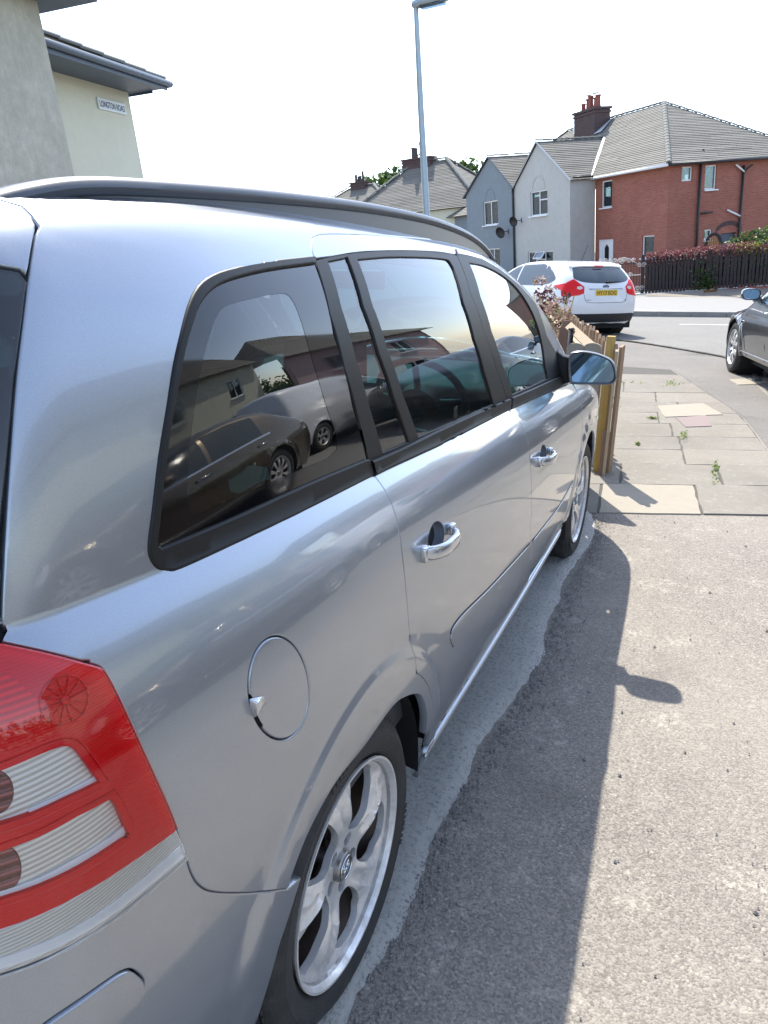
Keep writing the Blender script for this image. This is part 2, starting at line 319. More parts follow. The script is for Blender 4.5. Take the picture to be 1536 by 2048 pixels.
class Skin:
    VS = .85; PS = .8
    def __init__(s, F, y0, y1, zc): s.F = F; s.y0 = y0; s.y1 = y1; s.zc = zc
    def chart(s, P):
        P = np.atleast_2d(P); x, y, z = np.abs(P[:, 0]), P[:, 1], P[:, 2]-s.zc
        dy = np.where(y < s.y0, y-s.y0, np.where(y > s.y1, y-s.y1, 0)); th = np.arctan2(z, np.hypot(x, dy)); ph = np.arctan2(np.abs(dy), np.maximum(x, 1e-9))
        u = np.where(y < s.y0, s.y0-ph*s.PS, np.where(y > s.y1, s.y1+ph*s.PS, y)); return np.stack([u, th*s.VS], 1)
    def unchart(s, Q):
        u, th = Q[:, 0], Q[:, 1]/s.VS
        ph = np.where(u < s.y0, (s.y0-u)/s.PS, np.where(u > s.y1, (u-s.y1)/s.PS, 0)); sg = np.where(u < s.y0, -1, 1)
        d = np.stack([np.cos(th)*np.cos(ph), sg*np.cos(th)*np.sin(ph), np.sin(th)], 1)
        o = np.stack([np.zeros(len(u)), np.clip(u, s.y0, s.y1), np.full(len(u), s.zc)], 1)
        lo = np.full(len(u), .02); hi = np.full(len(u), 3.2)
        for _ in range(34):
            m = (lo+hi)/2; v = s.F(o+d*m[:, None]); lo = np.where(v < 0, m, lo); hi = np.where(v < 0, hi, m)
        return o+d*lo[:, None]
    def normal(s, P, e=.004):
        g_ = np.stack([s.F(P+np.eye(3)[i]*e)-s.F(P-np.eye(3)[i]*e) for i in range(3)], 1); return g_/np.linalg.norm(g_, axis=1)[:, None]
    def hit(s, O, D, t0=.1, t1=8):
        D = np.atleast_2d(D); O = np.broadcast_to(O, D.shape); ts = np.arange(t0, t1, .012); lo = np.full(len(D), np.nan); prev = None
        for t in ts:
            v = s.F(O+D*t); new = np.isnan(lo) & (v < 0); lo = np.where(new, t-.012, lo)
            if not np.isnan(lo).any(): break
        ok = ~np.isnan(lo); a = np.where(ok, lo, 1.); b = a+.012
        for _ in range(20):
            m = (a+b)/2; v = s.F(O+D*m[:, None]); a = np.where(v < 0, a, m); b = np.where(v < 0, m, b)
        return O+D*b[:, None], ok
    def px(s, uvs):              # photograph pixels -> chart; rays that pass the skin take its nearest point to the ray
        D = ray(uvs); P, ok = s.hit(CAM, D)
        if not ok.all():
            for i in np.where(~ok)[0]:
                t = np.linspace(.3, 6, 1200); Q = CAM+t[:, None]*D[i]; P[i] = Q[int(np.argmin(s.F(Q)))]
        return s.chart(P)
    def side(s, yz): yz = np.asarray(yz, float); P, ok = s.hit(np.stack([np.full(len(yz), 2.), yz[:, 0], yz[:, 1]], 1), np.tile([-1., 0, 0], (len(yz), 1)), .1, 2.); return s.chart(P)
    def back(s, xz, sg=-1, Y=4.): xz = np.asarray(xz, float); P, ok = s.hit(np.stack([xz[:, 0], np.full(len(xz), sg*Y), xz[:, 1]], 1), np.tile([0, -sg*1., 0], (len(xz), 1)), .1, 7.); return s.chart(P)
    def panel(s, name, loop, m, parent, holes=(), off=0., gap=.0022, rim=.014, res=.03, lip=.0025, mirror=False, bd=.02, lines=()):
        loop = densify(loop, bd); loop = loop if area(loop) > 0 else loop[::-1]
        if gap: loop = inset(loop, gap)
        hs = []
        for h in holes:
            h = densify(h, bd); h = h if area(h) < 0 else h[::-1]; hs.append(inset(h, gap) if gap else h)
        lo, hi = loop.min(0), loop.max(0); X, Y = np.meshgrid(np.arange(lo[0], hi[0], res), np.arange(lo[1], hi[1], res*.95)); G = np.stack([X.ravel(), Y.ravel()], 1)
        G[:, 0] += (np.round(G[:, 1]/(res*.95)) % 2)*res*.5
        k = inpoly(G, loop) & (segdist(G, loop) > res*.45)
        for h in hs: k &= ~inpoly(G, h) & (segdist(G, h) > res*.45)
        for q in lines: k &= np.array([np.hypot(*(q-p).T).min() for p in G]) > res*.5
        G = G[k]; pts = [loop]+hs; ed = []; b = 0
        for q in pts: ed += [(b+i, b+(i+1) % len(q)) for i in range(len(q))]; b += len(q)
        for q in lines:
            q = q[inpoly(q, loop) & (segdist(q, loop) > .003)]
            for h in hs: q = q[~inpoly(q, h) & (segdist(q, h) > .003)]
            if len(q) > 1: ed += [(b+i, b+i+1) for i in range(len(q)-1)]; b += len(q); pts.append(q)
        A = np.concatenate(pts+[G]); vs, es, fs, ov, _, _ = delaunay_2d_cdt([Vector(p) for p in A], ed, [], 0, 1e-7)
        VV = np.array([(v.x, v.y) for v in vs]); T = np.array([f for f in fs if len(f) == 3]); Cn = VV[T].mean(1); k = inpoly(Cn, loop)
        for h in hs: k &= ~inpoly(Cn, h)
        T = T[k]
        P0 = s.unchart(VV); N = s.normal(P0); P = P0+N*off
        # face orientation: outward
        fn = np.cross(P[T[:, 1]]-P[T[:, 0]], P[T[:, 2]]-P[T[:, 0]]); fl = (fn*N[T[:, 0]]).sum(1) < 0; T[fl] = T[fl][:, ::-1]
        # open edges -> rolled lip and a return flange
        from collections import Counter
        cnt = Counter(); dirs = {}
        for f in T:
            for i in range(3):
                a, c = int(f[i]), int(f[(i+1) % 3]); cnt[(min(a, c), max(a, c))] += 1; dirs[(min(a, c), max(a, c))] = (a, c)
        be = [dirs[e] for e, n_ in cnt.items() if n_ == 1]
        V = list(P); NN = list(N); F = [tuple(f) for f in T]
        if rim and be:
            tang = {}
            for a, c in be:
                d = P[c]-P[a]; L = np.linalg.norm(d)
                if L < 1e-9: continue
                o = np.cross(d/L, (N[a]+N[c])/2)
                for w in (a, c): tang[w] = tang.get(w, 0)+o
            m1 = {}; m2 = {}
            for w, o in tang.items():
                o = o/(np.linalg.norm(o)+1e-12); n_ = N[w]
                m1[w] = len(V); V.append(P[w]+o*lip-n_*lip); NN.append((o+n_*.35)/np.linalg.norm(o+n_*.35))
                m2[w] = len(V); V.append(P[w]+o*lip-n_*rim); NN.append(o)
            for a, c in be:
                if a in m1 and c in m1: F += [(a, m1[a], m1[c], c), (m1[a], m2[a], m2[c], m1[c])]
        V = np.array(V); NN = np.array(NN)
        o = mesh(name, V, F, m, parent, normals=NN); res_ = [o]
        if mirror:
            V2 = V*[-1, 1, 1]; N2 = NN*[-1, 1, 1]; res_.append(mesh(name, V2, [f[::-1] for f in F], m, parent, normals=N2))
        return res_ if mirror else o

def wheel(parent, name, c, r=.316, rim=.228, w=.205, spokes=5, style=0, out=1, steer=0, mats=('tyre', 'alloy'), emblem=True, group=None, detail=True):
    """road wheel whose outer face looks towards +x (out=1) or -x"""
    root = empty(name, Matrix.Translation(c) @ Matrix.Rotation(steer, 4, 'Z') @ (Matrix.Rotation(0 if out > 0 else math.pi, 4, 'Z')), parent)
    n = 72 if detail else 36; h = w/2; sw = rim+.006
    t = MB(); t.lathe([(-h+.02, sw-.012), (-h, sw+.02), (-h-.004, (sw+r)/2), (-h+.010, r-.018), (-h+.028, r-.003), (-.034, r), (-.031, r-.007), (-.025, r-.007), (-.022, r), (.022, r), (.025, r-.007), (.031, r-.007), (.034, r), (h-.028, r-.003), (h-.010, r-.018), (h+.002, r-.038), (h+.004, (sw+r)/2), (h, sw+.02), (h-.004, sw+.006), (h-.012, sw-.004), (h-.03, sw-.02)], n)
    if detail:
        for k in range(96):
            q = 2*math.pi*k/96; Mq = Matrix.Rotation(q, 4, 'X')
            for sx in (-1, 1): t.box((sx*(h-.040), 0, r-.0028), (.030, .0150, .0055), Mq)
        # raised sidewall lettering blocks, worn beyond reading
        for base in (0., 2.1, 4.2):
            for j in range(7): t.box((h+.003, 0, (sw+r)/2+.004), (.0025, .007 if j % 3 else .011, .017), Matrix.Rotation(base+j*.052, 4, 'X'))
    t.build('tyre', M[mats[0]], root, smooth=True, auto=40)
    b = MB(); b.lathe([(h-.030, rim-.017), (h-.012, rim-.012), (h-.010, rim-.006), (h-.006, rim+.001), (h-.001, rim+.001), (h-.001, rim-.004), (h-.012, rim-.012), (h-.03, rim-.017)], n)
    rm = b.build('rim', M[mats[1]], root, smooth=True, auto=40); b = MB(); b.lathe([(h-.0305, rim-.0175), (h-.075, rim-.028), (-h+.02, rim-.03), (-h+.005, rim-.004)], n); b.build('rim_barrel', M['barrel'], root, smooth=True, auto=40)
    # cast face: one disc with openings, dished hub and a channel down each spoke
    ro = rim-.0145; st = 2*math.pi/spokes; loop = np.array([(ro*math.cos(a), ro*math.sin(a)) for a in np.linspace(0, 2*math.pi, 91)[:-1]]); hs = []; off = .32
    wp = [(.072, 0), (.077, .42), (.095, .55), (.125, .58), (.16, .56), (.19, .48), (.203, .30), (.206, 0)] if style == 0 else [(.080, 0), (.088, .45), (.11, .58), (.15, .60), (.19, .52), (.205, .30), (.207, 0)]
    for k in range(spokes):
        q0 = off+st*(k+.5); pl = [(r_*ro/.2135, q0+f_*st/2) for r_, f_ in wp]+[(r_*ro/.2135, q0-f_*st/2) for r_, f_ in wp[-2:0:-1]]
        hs.append(catmull(np.array([(a*math.cos(q+(.10*(a-.07)/.13 if style == 0 else 0)), a*math.sin(q+(.10*(a-.07)/.13 if style == 0 else 0))) for a, q in pl]), 4, True))
    bolts = []
    for k in range(5):
        q = off+2*math.pi*(k+.5)/5; bc = (.0515*math.cos(q), .0515*math.sin(q)); bolts.append(bc)
        if detail: hs.append(np.array([(bc[0]+.0150*math.cos(a), bc[1]+.0150*math.sin(a)) for a in np.linspace(0, 2*math.pi, 19)[:-1]]))
    rs_ = .0085 if detail else .016; GX, GY = np.meshgrid(np.arange(-ro, ro, rs_), np.arange(-ro, ro, rs_)); G = np.stack([GX.ravel(), GY.ravel()], 1); kk = (np.hypot(G[:, 0], G[:, 1]) < ro-rs_*.4)
    for q in hs: kk &= ~inpoly(G, q) & (segdist(G, q) > rs_*.4)
    G = G[kk]; pts = [loop]+hs; ed = []; b0 = 0
    for q in pts: ed += [(b0+i, b0+(i+1) % len(q)) for i in range(len(q))]; b0 += len(q)
    vs, es, fs, _, _, _ = delaunay_2d_cdt([Vector(p) for p in np.concatenate(pts+[G])], ed, [], 0, 1e-7); VV = np.array([(v.x, v.y) for v in vs]); T = np.array([f for f in fs if len(f) == 3]); Cn = VV[T].mean(1); kk = np.hypot(Cn[:, 0], Cn[:, 1]) < ro
    for q in hs: kk &= ~inpoly(Cn, q)
    T = T[kk]; rr = np.hypot(VV[:, 0], VV[:, 1]); an = np.arctan2(VV[:, 1], VV[:, 0])-off-(.10*np.clip(rr-.07, 0, 1)/.13 if style == 0 else 0); d_ = (an+st/2) % st-st/2
    lat = np.abs(d_)*rr; X = h-.030+.020*sstep(.045, .13, rr)-.010*sstep(.155, ro, rr)
    gw = .010+.012*np.clip((rr-.08)/.12, 0, 1); X = X-.0095*(1-sstep(gw*.55, gw*1.15, lat))*sstep(.072, .10, rr)*(1-sstep(ro-.03, ro-.005, rr)) if style == 0 else X-.003*(1-sstep(.003, .008, lat))*sstep(.09, .11, rr)
    X = X-.012*sstep(.018, .045, lat)*sstep(.06, .10, rr)*(1-sstep(ro-.022, ro-.002, rr)); X = np.where(rr < .033, h-.036, X)
    V = [(X[i], VV[i, 0], VV[i, 1]) for i in range(len(VV))]; F = [tuple(f) for f in T]
    from collections import Counter
    cnt = Counter(); dr = {}
    for f in F:
        for i in range(3):
            e_ = (min(f[i], f[(i+1) % 3]), max(f[i], f[(i+1) % 3])); cnt[e_] += 1; dr[e_] = (f[i], f[(i+1) % 3])
    mp = {}
    for e_, n_ in cnt.items():
        if n_ != 1: continue
        a, c = dr[e_]
        for w_ in (a, c):
            if w_ not in mp: mp[w_] = len(V); V.append((V[w_][0]-.016, V[w_][1]*(1+.0), V[w_][2]))
        F.append((a, mp[a], mp[c], c))
    fc = MB(); fc.add(V, F); fc.build('spokes', M[mats[1]], root, smooth=True, auto=42)
    cp = MB(); cp.lathe([(h-.040, .0325), (h-.022, .032), (h-.019, .029), (h-.0185, .0005)], 32); cp.build('centre_cap', M['cap'], root, smooth=True, auto=35)
    if emblem:
        gx = h-.0175; e = MB(); e.lathe([(gx-.001, .0262), (gx+.002, .0262), (gx+.002, .0235), (gx-.001, .0235)], 28, close=True)
        e.tube([(gx, -.013, -.010), (gx, -.006, -.003), (gx, .000, -.001), (gx, .006, -.006)], [.0018, .0032, .0036, .002], 8)
        e.tube([(gx, .000, -.001), (gx, .004, .008), (gx, .009, .012)], [.0034, .003, .0015], 8); e.tube([(gx, -.006, -.003), (gx, -.012, .006), (gx, -.006, .013)], [.0028, .0022, .001], 8)
        e.tube([(gx, .006, -.006), (gx, .013, -.002)], .0014, 6); e.tube([(gx, .000, -.001), (gx, .001, -.015)], .0016, 6); e.build('emblem', M['chrome'], root, smooth=True)
    for bc in bolts:
        nb = MB(); nb.lathe([(h-.070, .0152), (h-.040, .0150), (h-.046, .0125), (h-.046, .0095), (h-.036, .0085), (h-.035, .0005)], 14, c=(0, bc[0], bc[1])); nb.build('wheel_bolt', M['bolt'], root, smooth=True, auto=35)
    d = MB(); d.lathe([(h-.125, .205), (h-.122, .205), (h-.12, .14), (h-.10, .14), (h-.095, .14), (h-.095, .05)], 32); d.build('brake_disc', M['brake'] if detail else M['dark'], root, smooth=True, auto=30)
    return root

# ------------------------------------------------------------------ the parked silver people carrier
_lo = spline([.10, .18, .30, .45, .60, .75, .85, .92, .96, 1.0], [.80, .845, .885, .908, .916, .913, .902, .882, .862, .833])
_tp = spline([-.95, -.7, -.45, -.2, .2, 1.3, 2.2, 2.7, 3.1, 3.4, 3.62], [-.13, -.06, -.022, -.004, 0, .002, -.004, -.012, -.03, -.07, -.13])
_Tc = spline([-.7, -.2, .4, 1.0, 1.4, 1.7, 2.05, 2.42, 2.62, 2.95, 3.2, 3.4, 3.6], [1.575, 1.607, 1.624, 1.622, 1.605, 1.568, 1.482, 1.30, 1.20, 1.03, .965, .88, .70])
_cr = spline([-.7, .6, 1.2, 1.7, 2.05, 2.42, 2.7, 2.95, 3.4], [.03, .03, .034, .06, .10, .12, .13, .09, .12])
_yr = spline([.15, .3, .45, .6, .72, .85, 1.05, 1.2, 1.4, 1.6], [-.76, -.83, -.862, -.865, -.845, -.815, -.79, -.745, -.655, -.55])
_yf = spline([.15, .3, .5, .7, .85, 1.0], [3.44, 3.58, 3.63, 3.58, 3.47, 3.3])
RW, FW = (0, .316), (2.703, .316)
def F_zafira(P):
    x, y, z = np.abs(P[:, 0]), P[:, 1], P[:, 2]
    zb = 1.109-.047*y-.0055*y*y; w = sstep(.45, 1.0, z); zz = z-(zb-1.0)*w; dz = zz-1.0
    up = .833-.05*dz-1.12*dz**3-.10*dz*dz-.03*sstep(1.2, 2.6, y)*sstep(0, .2, dz)-.02*sstep(-.1, -.6, y)*sstep(0, .3, dz)
    S = np.where(dz > 0, up, _lo(zz))+_tp(y)
    for (cy, cz), Rr, oy in ((RW, .455, .03), (FW, .445, 0)):
        r = np.hypot(y-cy-oy, z-cz); S = S+.008*(1-sstep(Rr-.026, Rr, r))
    f = smax(x-S, z-(_Tc(y)-_cr(y)*(x/.7)**2), .055)
    f = smax(f, _yr(z)+.085*(x/.8)**3-y, .14)
    f = smax(f, y-(_yf(z)-.22*(x/.85)**3), .12)
    return smax(f, .19-z, .03)
Z = Skin(F_zafira, -.05, 2.8, .80)
car = empty('silver_car'); tag(car, 'silver blue people carrier parked close up with roof rails, filling the left of the view', 'car')
px = Z.px
def cp(*pts): return Z.chart(np.array(pts, float))
def cat(*segs): return np.concatenate([np.asarray(s_) for s_ in segs])
def sp_(pts, m=5): return px(catmull(pts, m))
HP = math.pi/2*Z.VS; UC = Z.y0-Z.PS*math.pi/2; UF = Z.y1+Z.PS*math.pi/2
s_tail = sp_([(75, 450), (62, 530), (48, 640), (32, 780), (16, 1000), (6, 1180), (4, 1262)])           # tailgate seam, down
s_tail_top = px([(20, 405), (45, 412), (62, 428), (75, 450)])
s_lamp_top = sp_([(4, 1284), (95, 1304), (178, 1326)])
s_lamp_out = sp_([(178, 1326), (201, 1334), (216, 1353), (250, 1421), (300, 1530), (345, 1632), (372, 1714)])
s_lamp_bot = sp_([(370, 1716), (340, 1744), (230, 1836), (100, 1914), (0, 1952), (-120, 1985)])
s_bump = sp_([(374, 1717), (384, 1748), (400, 1772), (430, 1785), (500, 1786), (577, 1778)])
s_door_rear = cat(sp_([(748, 950), (770, 981), (787, 1018), (798, 1062), (805, 1114), (812, 1180), (820, 1275)]), sp_([(820, 1275), (833, 1345)]), sp_([(833, 1345), (850, 1360), (861, 1384), (866, 1415), (862, 1455)]))
s_arch = sp_([(853, 1470), (855, 1432), (849, 1402), (838, 1389), (813, 1394), (784, 1416), (730, 1492), (672, 1566), (622, 1656), (590, 1735), (577, 1778)])
s_door_tl = sp_([(629, 516), (624, 500), (623, 486), (626, 475), (637, 469), (660, 467)])
s_door_top = sp_([(660, 467), (720, 468), (781, 472), (845, 477), (907, 484)])
front_top = Z.side([(1.2, 1.538), (1.45, 1.515), (1.65, 1.478), (1.85, 1.418), (2.05, 1.325), (2.25, 1.205), (2.42, 1.085), (2.50, .99)])
s_q_out = sp_([(629, 515), (535, 526), (455, 543), (415, 560), (393, 582), (377, 617), (362, 675), (349, 733), (335, 823), (320, 914), (307, 1023), (299, 1086), (302, 1114), (315, 1132), (335, 1138), (360, 1133), (462, 1087), (608, 1018), (746, 949)], 3)
s_q_in = sp_([(630, 524), (535, 537), (462, 555), (426, 573), (404, 595), (389, 624), (368, 695), (354, 768), (341, 841), (328, 932), (317, 1042), (312, 1088), (320, 1099), (338, 1094), (462, 1042), (608, 975), (733, 922)], 3)
s_frit = sp_([(432, 640), (452, 612), (500, 597), (555, 586), (583, 592), (605, 640), (628, 720), (655, 810), (676, 900), (600, 940), (480, 992), (395, 1030), (378, 1015), (380, 930), (392, 820), (410, 715), (432, 640)], 3)[:-1]
# main shell: rear quarter, pillar, roof and screen pillar, as one pressing
body_loop = cat(s_lamp_top[::-1], px([(4, 1262)]), s_tail[::-1], s_tail_top[::-1], cp((.35, -.43, 1.58), (0.001, -.45, 1.58)), [(UC, HP*.985), (Z.y0, HP), (.8, HP), (1.60, HP)],
                cp((.3, 1.61, 1.55), (.52, 1.66, 1.5), (.60, 1.72, 1.47), (.645, 2.0, 1.38), (.70, 2.3, 1.22), (.74, 2.62, 1.0)), Z.side([(2.62, .955), (2.50, .975)]), front_top[::-1][1:], s_door_top[::-1], s_door_tl[::-1][1:],
                s_q_out[-1:]*0+px([(663, 628), (691, 735), (720, 841), (744, 947)]), s_door_rear[1:], s_arch, s_bump[::-1][1:], s_lamp_out[::-1])
fuel_c = px([(558, 1376)]); P_f = Z.unchart(fuel_c)[0]
def ring_yz(c, r, n=40, ry=None): return Z.side([(c[1]+r*math.cos(2*math.pi*k/n), c[2]+(ry or r)*math.sin(2*math.pi*k/n)) for k in range(n)])
fuel = px([(558+61*math.cos(a)+(-4)*math.sin(a), 1376-105*math.sin(a)) for a in np.linspace(0, 2*math.pi, 48)[:-1]])
q_hole = cat(s_q_out, px([(748, 944)]))
def kink(dz): y = np.linspace(-.36, -.76, 60); P = np.stack([np.full(60, 2.), y, 1.109-.047*y-.0055*y*y+dz], 1); Q, ok = Z.hit(P, np.tile([-1., .0, 0], (60, 1)), .1, 2.); return Z.chart(Q[ok])
arcs = [Z.side([(.03+r_*math.cos(a), .316+r_*math.sin(a)) for a in np.linspace(math.pi*.93, math.pi*.06, 70)]) for r_ in (.455, .446, .437, .429)]
body = Z.panel('body', body_loop, M['paint'], car, holes=[fuel, cat(px([(631, 517)]), s_q_out[1:-1], px([(745, 946), (719, 841), (690, 735), (661, 628)]))], lines=[kink(-.007), kink(0), kink(.007)]+arcs, res=.026, rim=.02, mirror=True, bd=.018)
# join the two halves under one object: they are one shell
def join2(a, b):
    bm = bmesh.new(); 
    va = np.array([v.co[:] for v in a.data.vertices]); vb = np.array([v.co[:] for v in b.data.vertices]); na = np.array([c.vector[:] for c in a.data.corner_normals]); nb = np.array([c.vector[:] for c in b.data.corner_normals])
    fa = [tuple(p.vertices) for p in a.data.polygons]; fb = [tuple(v+len(va) for v in p.vertices) for p in b.data.polygons]; bm.free()
    nm = a.name; par = a.parent; mm = a.data.materials[0]; bpy.data.objects.remove(a); bpy.data.objects.remove(b)
    o = mesh(nm, np.concatenate([va, vb]), fa+fb, mm, par, smooth=True); o.data.normals_split_custom_set([tuple(map(float, n)) for n in np.concatenate([na, nb])]); return o
body = join2(*body)
M['handle'] = paint('handle_paint', (.50, .52, .55), metal=.8, rough=.2, dirt=.05)
fl = Z.panel('fuel_flap', fuel, M['paint'], car, res=.02, lip=.003, gap=.0044, off=.0006, bd=.008)
lt = px([(500, 1415), (527, 1400)]); La, Lb = Z.unchart(lt); n_ = Z.normal(np.array([La]))[0]
Z.panel('flap_gap_backing', inset(fuel if area(fuel) > 0 else fuel[::-1], -.008), M['dark'], car, off=-.006, gap=0, rim=0, res=.03, bd=.01)  # dark sheet behind the flap, added so its gap looks shaded
lm = MB(); lm.add([La+n_*.0, La+n_*.012+(0, 0, -.012), La+n_*.014+(0, .002, .010), Lb+n_*.001+(0, 0, .007), Lb+n_*.006+(0, 0, -.002), La+(0, .006, -.022), La+n_*.0+(0, 0, .014)], [(1, 4, 3, 2), (1, 5, 4), (0, 1, 2, 6), (0, 5, 1), (2, 3, 6)]); lm.build('flap_latch', M['handle'], fl, smooth=True, bevel=.0022, auto=60)
# quarter light
for nm, off, lp, hole, mt in (('window_seal', .005, s_q_out, s_q_in, 'trim'), ('glass_border', -.004, s_q_in, s_frit, 'black_gloss')):
    cl = px([(748, 944), (735, 926)]) if nm == 'window_seal' else px([(735, 920)])
    if nm == 'window_seal':
        # a channel section running round three sides, thick along the bottom
        pass
seal_loop = cat(s_q_out, px([(748, 946), (738, 922)]), s_q_in[::-1])
Z.panel('window_seal', seal_loop, M['trim'], car, off=.004, gap=.0006, lip=.004, rim=.02, res=.02, mirror=True, bd=.012)
Z.panel('window_border', cat(s_q_in, px([(736, 921), (707, 812), (669, 668)])), M['black_gloss'], car, holes=[s_frit], off=-.003, gap=0, rim=0, mirror=True)
Z.panel('quarter_window', s_frit, M['privacy'], car, off=-.0035, gap=-.004, rim=0, mirror=True)
# rear side door
belt_lo = [(748, 950), (780, 934), (838, 908), (892, 883), (950, 853), (1017, 818)]; belt_hi = [(738, 923), (768, 917), (824, 890), (905, 852), (990, 814), (1020, 799)]
s_mid = sp_([(1020, 822), (1034, 838), (1046, 855), (1056, 885), (1061, 930), (1063, 971), (1062, 1038), (1060, 1075), (1063, 1100), (1062, 1142)])
dr_mid_low = Z.unchart(s_mid[-1:])[0]
def handle_shapes(y, z): return Z.side([(y+.052*math.cos(a), z+.004+.036*math.sin(a)) for a in np.linspace(0, 2*math.pi, 25)[:-1]])
Hd = [Z.unchart(px([(873, 1080)]))[0], Z.unchart(px([(1087, 912)]))[0]]
print('belt', Z.unchart(px(belt_lo+[(345,1140),(180,1205),(20,1265),(1060,800),(1134,769)])).round(3).tolist()); print('handles', Hd, 'fuel', P_f, 'seam', Z.unchart(s_mid)[[0, 10, -1]])
zsill = .335
low_r = Z.side([(dr_mid_low[1], zsill), (1.0, zsill-.002), (.6, zsill), (Z.unchart(s_door_rear[-1:])[0][1]+.01, zsill+.005)])
def door(nm, loop, hp):
    d = Z.panel(nm, loop, M['paint'], car, holes=[handle_shapes(hp[1], hp[2])], lines=arcs if nm == 'rear_door' else (), res=.026, mirror=True, bd=.018)
    for s_, o in zip((1, -1), d):
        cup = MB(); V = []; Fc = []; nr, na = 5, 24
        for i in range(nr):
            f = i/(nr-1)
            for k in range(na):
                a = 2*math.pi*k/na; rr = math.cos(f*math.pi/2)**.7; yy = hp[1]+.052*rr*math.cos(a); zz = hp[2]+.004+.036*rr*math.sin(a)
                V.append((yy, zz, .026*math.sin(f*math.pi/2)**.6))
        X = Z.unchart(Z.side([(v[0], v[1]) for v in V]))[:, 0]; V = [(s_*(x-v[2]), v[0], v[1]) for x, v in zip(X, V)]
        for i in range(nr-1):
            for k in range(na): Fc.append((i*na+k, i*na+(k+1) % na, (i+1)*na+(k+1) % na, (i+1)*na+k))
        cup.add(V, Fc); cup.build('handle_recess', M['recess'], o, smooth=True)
        hb = MB(); L = .094; n = 22; V = []; Fh = []; m = 12
        for i in range(n):
            f = i/(n-1)*2-1; y = hp[1]+f*L; x0 = float(Z.unchart(Z.side([(y, hp[2])]))[0][0]); out = .006+.032*(1-abs(f)**3.2); hh = .0165*(1-.42*max(0, f)**2)*(1 if abs(f) < .97 else .75); th = .009
            for k in range(m):
                a = 2*math.pi*k/m; ca, sa = math.cos(a), math.sin(a); V.append((s_*(x0+out+th*np.sign(ca)*abs(ca)**.6), y, hp[2]-.002+hh*np.sign(sa)*abs(sa)**.6-.004*f))
        for i in range(n-1):
            for k in range(m): Fh.append((i*m+k, i*m+(k+1) % m, (i+1)*m+(k+1) % m, (i+1)*m+k))
        Fh += [tuple(range(m)), tuple((n-1)*m+k for k in range(m))]; hb.add(V, Fh); hnd = hb.build('door_handle', M['handle'], o, smooth=True, auto=50)
        fe = MB(); y = hp[1]-L+.012; x0 = float(Z.unchart(Z.side([(y, hp[2])]))[0][0]); fe.box((s_*(x0+.004), y-.006, hp[2]), (.020, .028, .034)); fe.build('handle_foot', M['handle'], o, bevel=.004, smooth=True); fe = MB(); y = hp[1]+L-.014; fe.box((s_*(x0+.006), y+.004, hp[2]), (.018, .026, .026)); fe.build('handle_foot', M['handle'], o, bevel=.004, smooth=True)
    return d
M['recess'] = simple('shaded_recess_paint', (.10, .115, .14), .5)  # handle cup's body paint with its shade put into a darker colour
rd = door('rear_door', cat(px(belt_lo[1:-1]), px([(1016, 820)]), s_mid[1:], low_r, s_door_rear[::-1]), Hd[0])
s_ft = [(664, 512), (720, 503), (800, 500), (870, 502), (906, 507)]
fr_up = cat(s_door_tl, s_door_top[1:], px([(912, 508)]), sp_(s_ft[::-1]), px([(632, 516)]))
Z.panel('rear_door_frame', fr_up, M['paint'], car, res=.02, mirror=True)
w_l = px([(657, 521), (697, 513), (728, 610), (760, 706), (790, 795), (820, 884), (794, 896), (767, 906), (739, 808), (712, 712), (685, 616)])
w_m = cat(sp_([(716, 517), (781, 512), (850, 513), (886, 516), (899, 520), (908, 534)]), px([(928, 604), (950, 676), (970, 743), (989, 809), (915, 842), (838, 875), (807, 788), (777, 700), (746, 608)]))
tr_r = cat(px([(632, 520)]), px([(652, 515)]), sp_(s_ft), px([(914, 510), (941, 585), (968, 660), (993, 735), (1018, 808)]), px(belt_lo[::-1]), px([(720, 841), (691, 735), (662, 628)]))
Z.panel('rear_door_window_surround', tr_r, M['trim'], car, holes=[w_l, w_m], off=-.0015, res=.02, rim=.012, mirror=True, gap=.001)
Z.panel('rear_door_quarter_glass', w_l, M['glass'], car, off=-.006, gap=-.004, rim=0, mirror=True)
Z.panel('rear_door_window', w_m, M['glass'], car, off=-.006, gap=-.004, rim=0, mirror=True)
# front side door
fd_front = Z.side([(2.50, .965), (2.475, .90), (2.45, .78), (2.42, .65), (2.37, .54), (2.29, .42), (2.24, zsill)])
bl_f = [(1020, 818), (1060, 800), (1100, 783), (1134, 769)]
fd = door('front_door', cat(px(bl_f), Z.side([(2.48, .955)]), fd_front[1:], Z.side([(1.8, zsill)]), s_mid[::-1]), Hd[1])
g_top = [(939, 524), (971, 531), (1008, 551), (1038, 579), (1062, 616), (1078, 655), (1087, 694)]
w_f = cat(sp_(g_top), px([(1092, 730), (1097, 757), (1060, 775), (1026, 790), (1005, 726), (984, 662), (962, 593)]))
ft2 = [(916, 506), (945, 512), (985, 525), (1022, 546), (1052, 576), (1074, 612)]
fr_f = cat(s_door_top[-1:], front_top, px([(1094, 672)]), sp_(ft2[::-1]))
Z.panel('front_door_frame', fr_f, M['paint'], car, res=.02, mirror=True)
tr_f = cat(px([(915, 510)]), sp_(ft2), Z.side([(2.20, 1.19), (2.40, 1.06), (2.49, .975)]), px(bl_f[::-1]), px([(1019, 808), (993, 735), (968, 660), (941, 585)]))
Z.panel('front_door_window_surround', tr_f, M['trim'], car, holes=[w_f], off=-.0015, res=.02, rim=.012, mirror=True, gap=.001)
Z.panel('front_door_window', w_f, M['glass'], car, off=-.006, gap=-.004, rim=0, mirror=True)
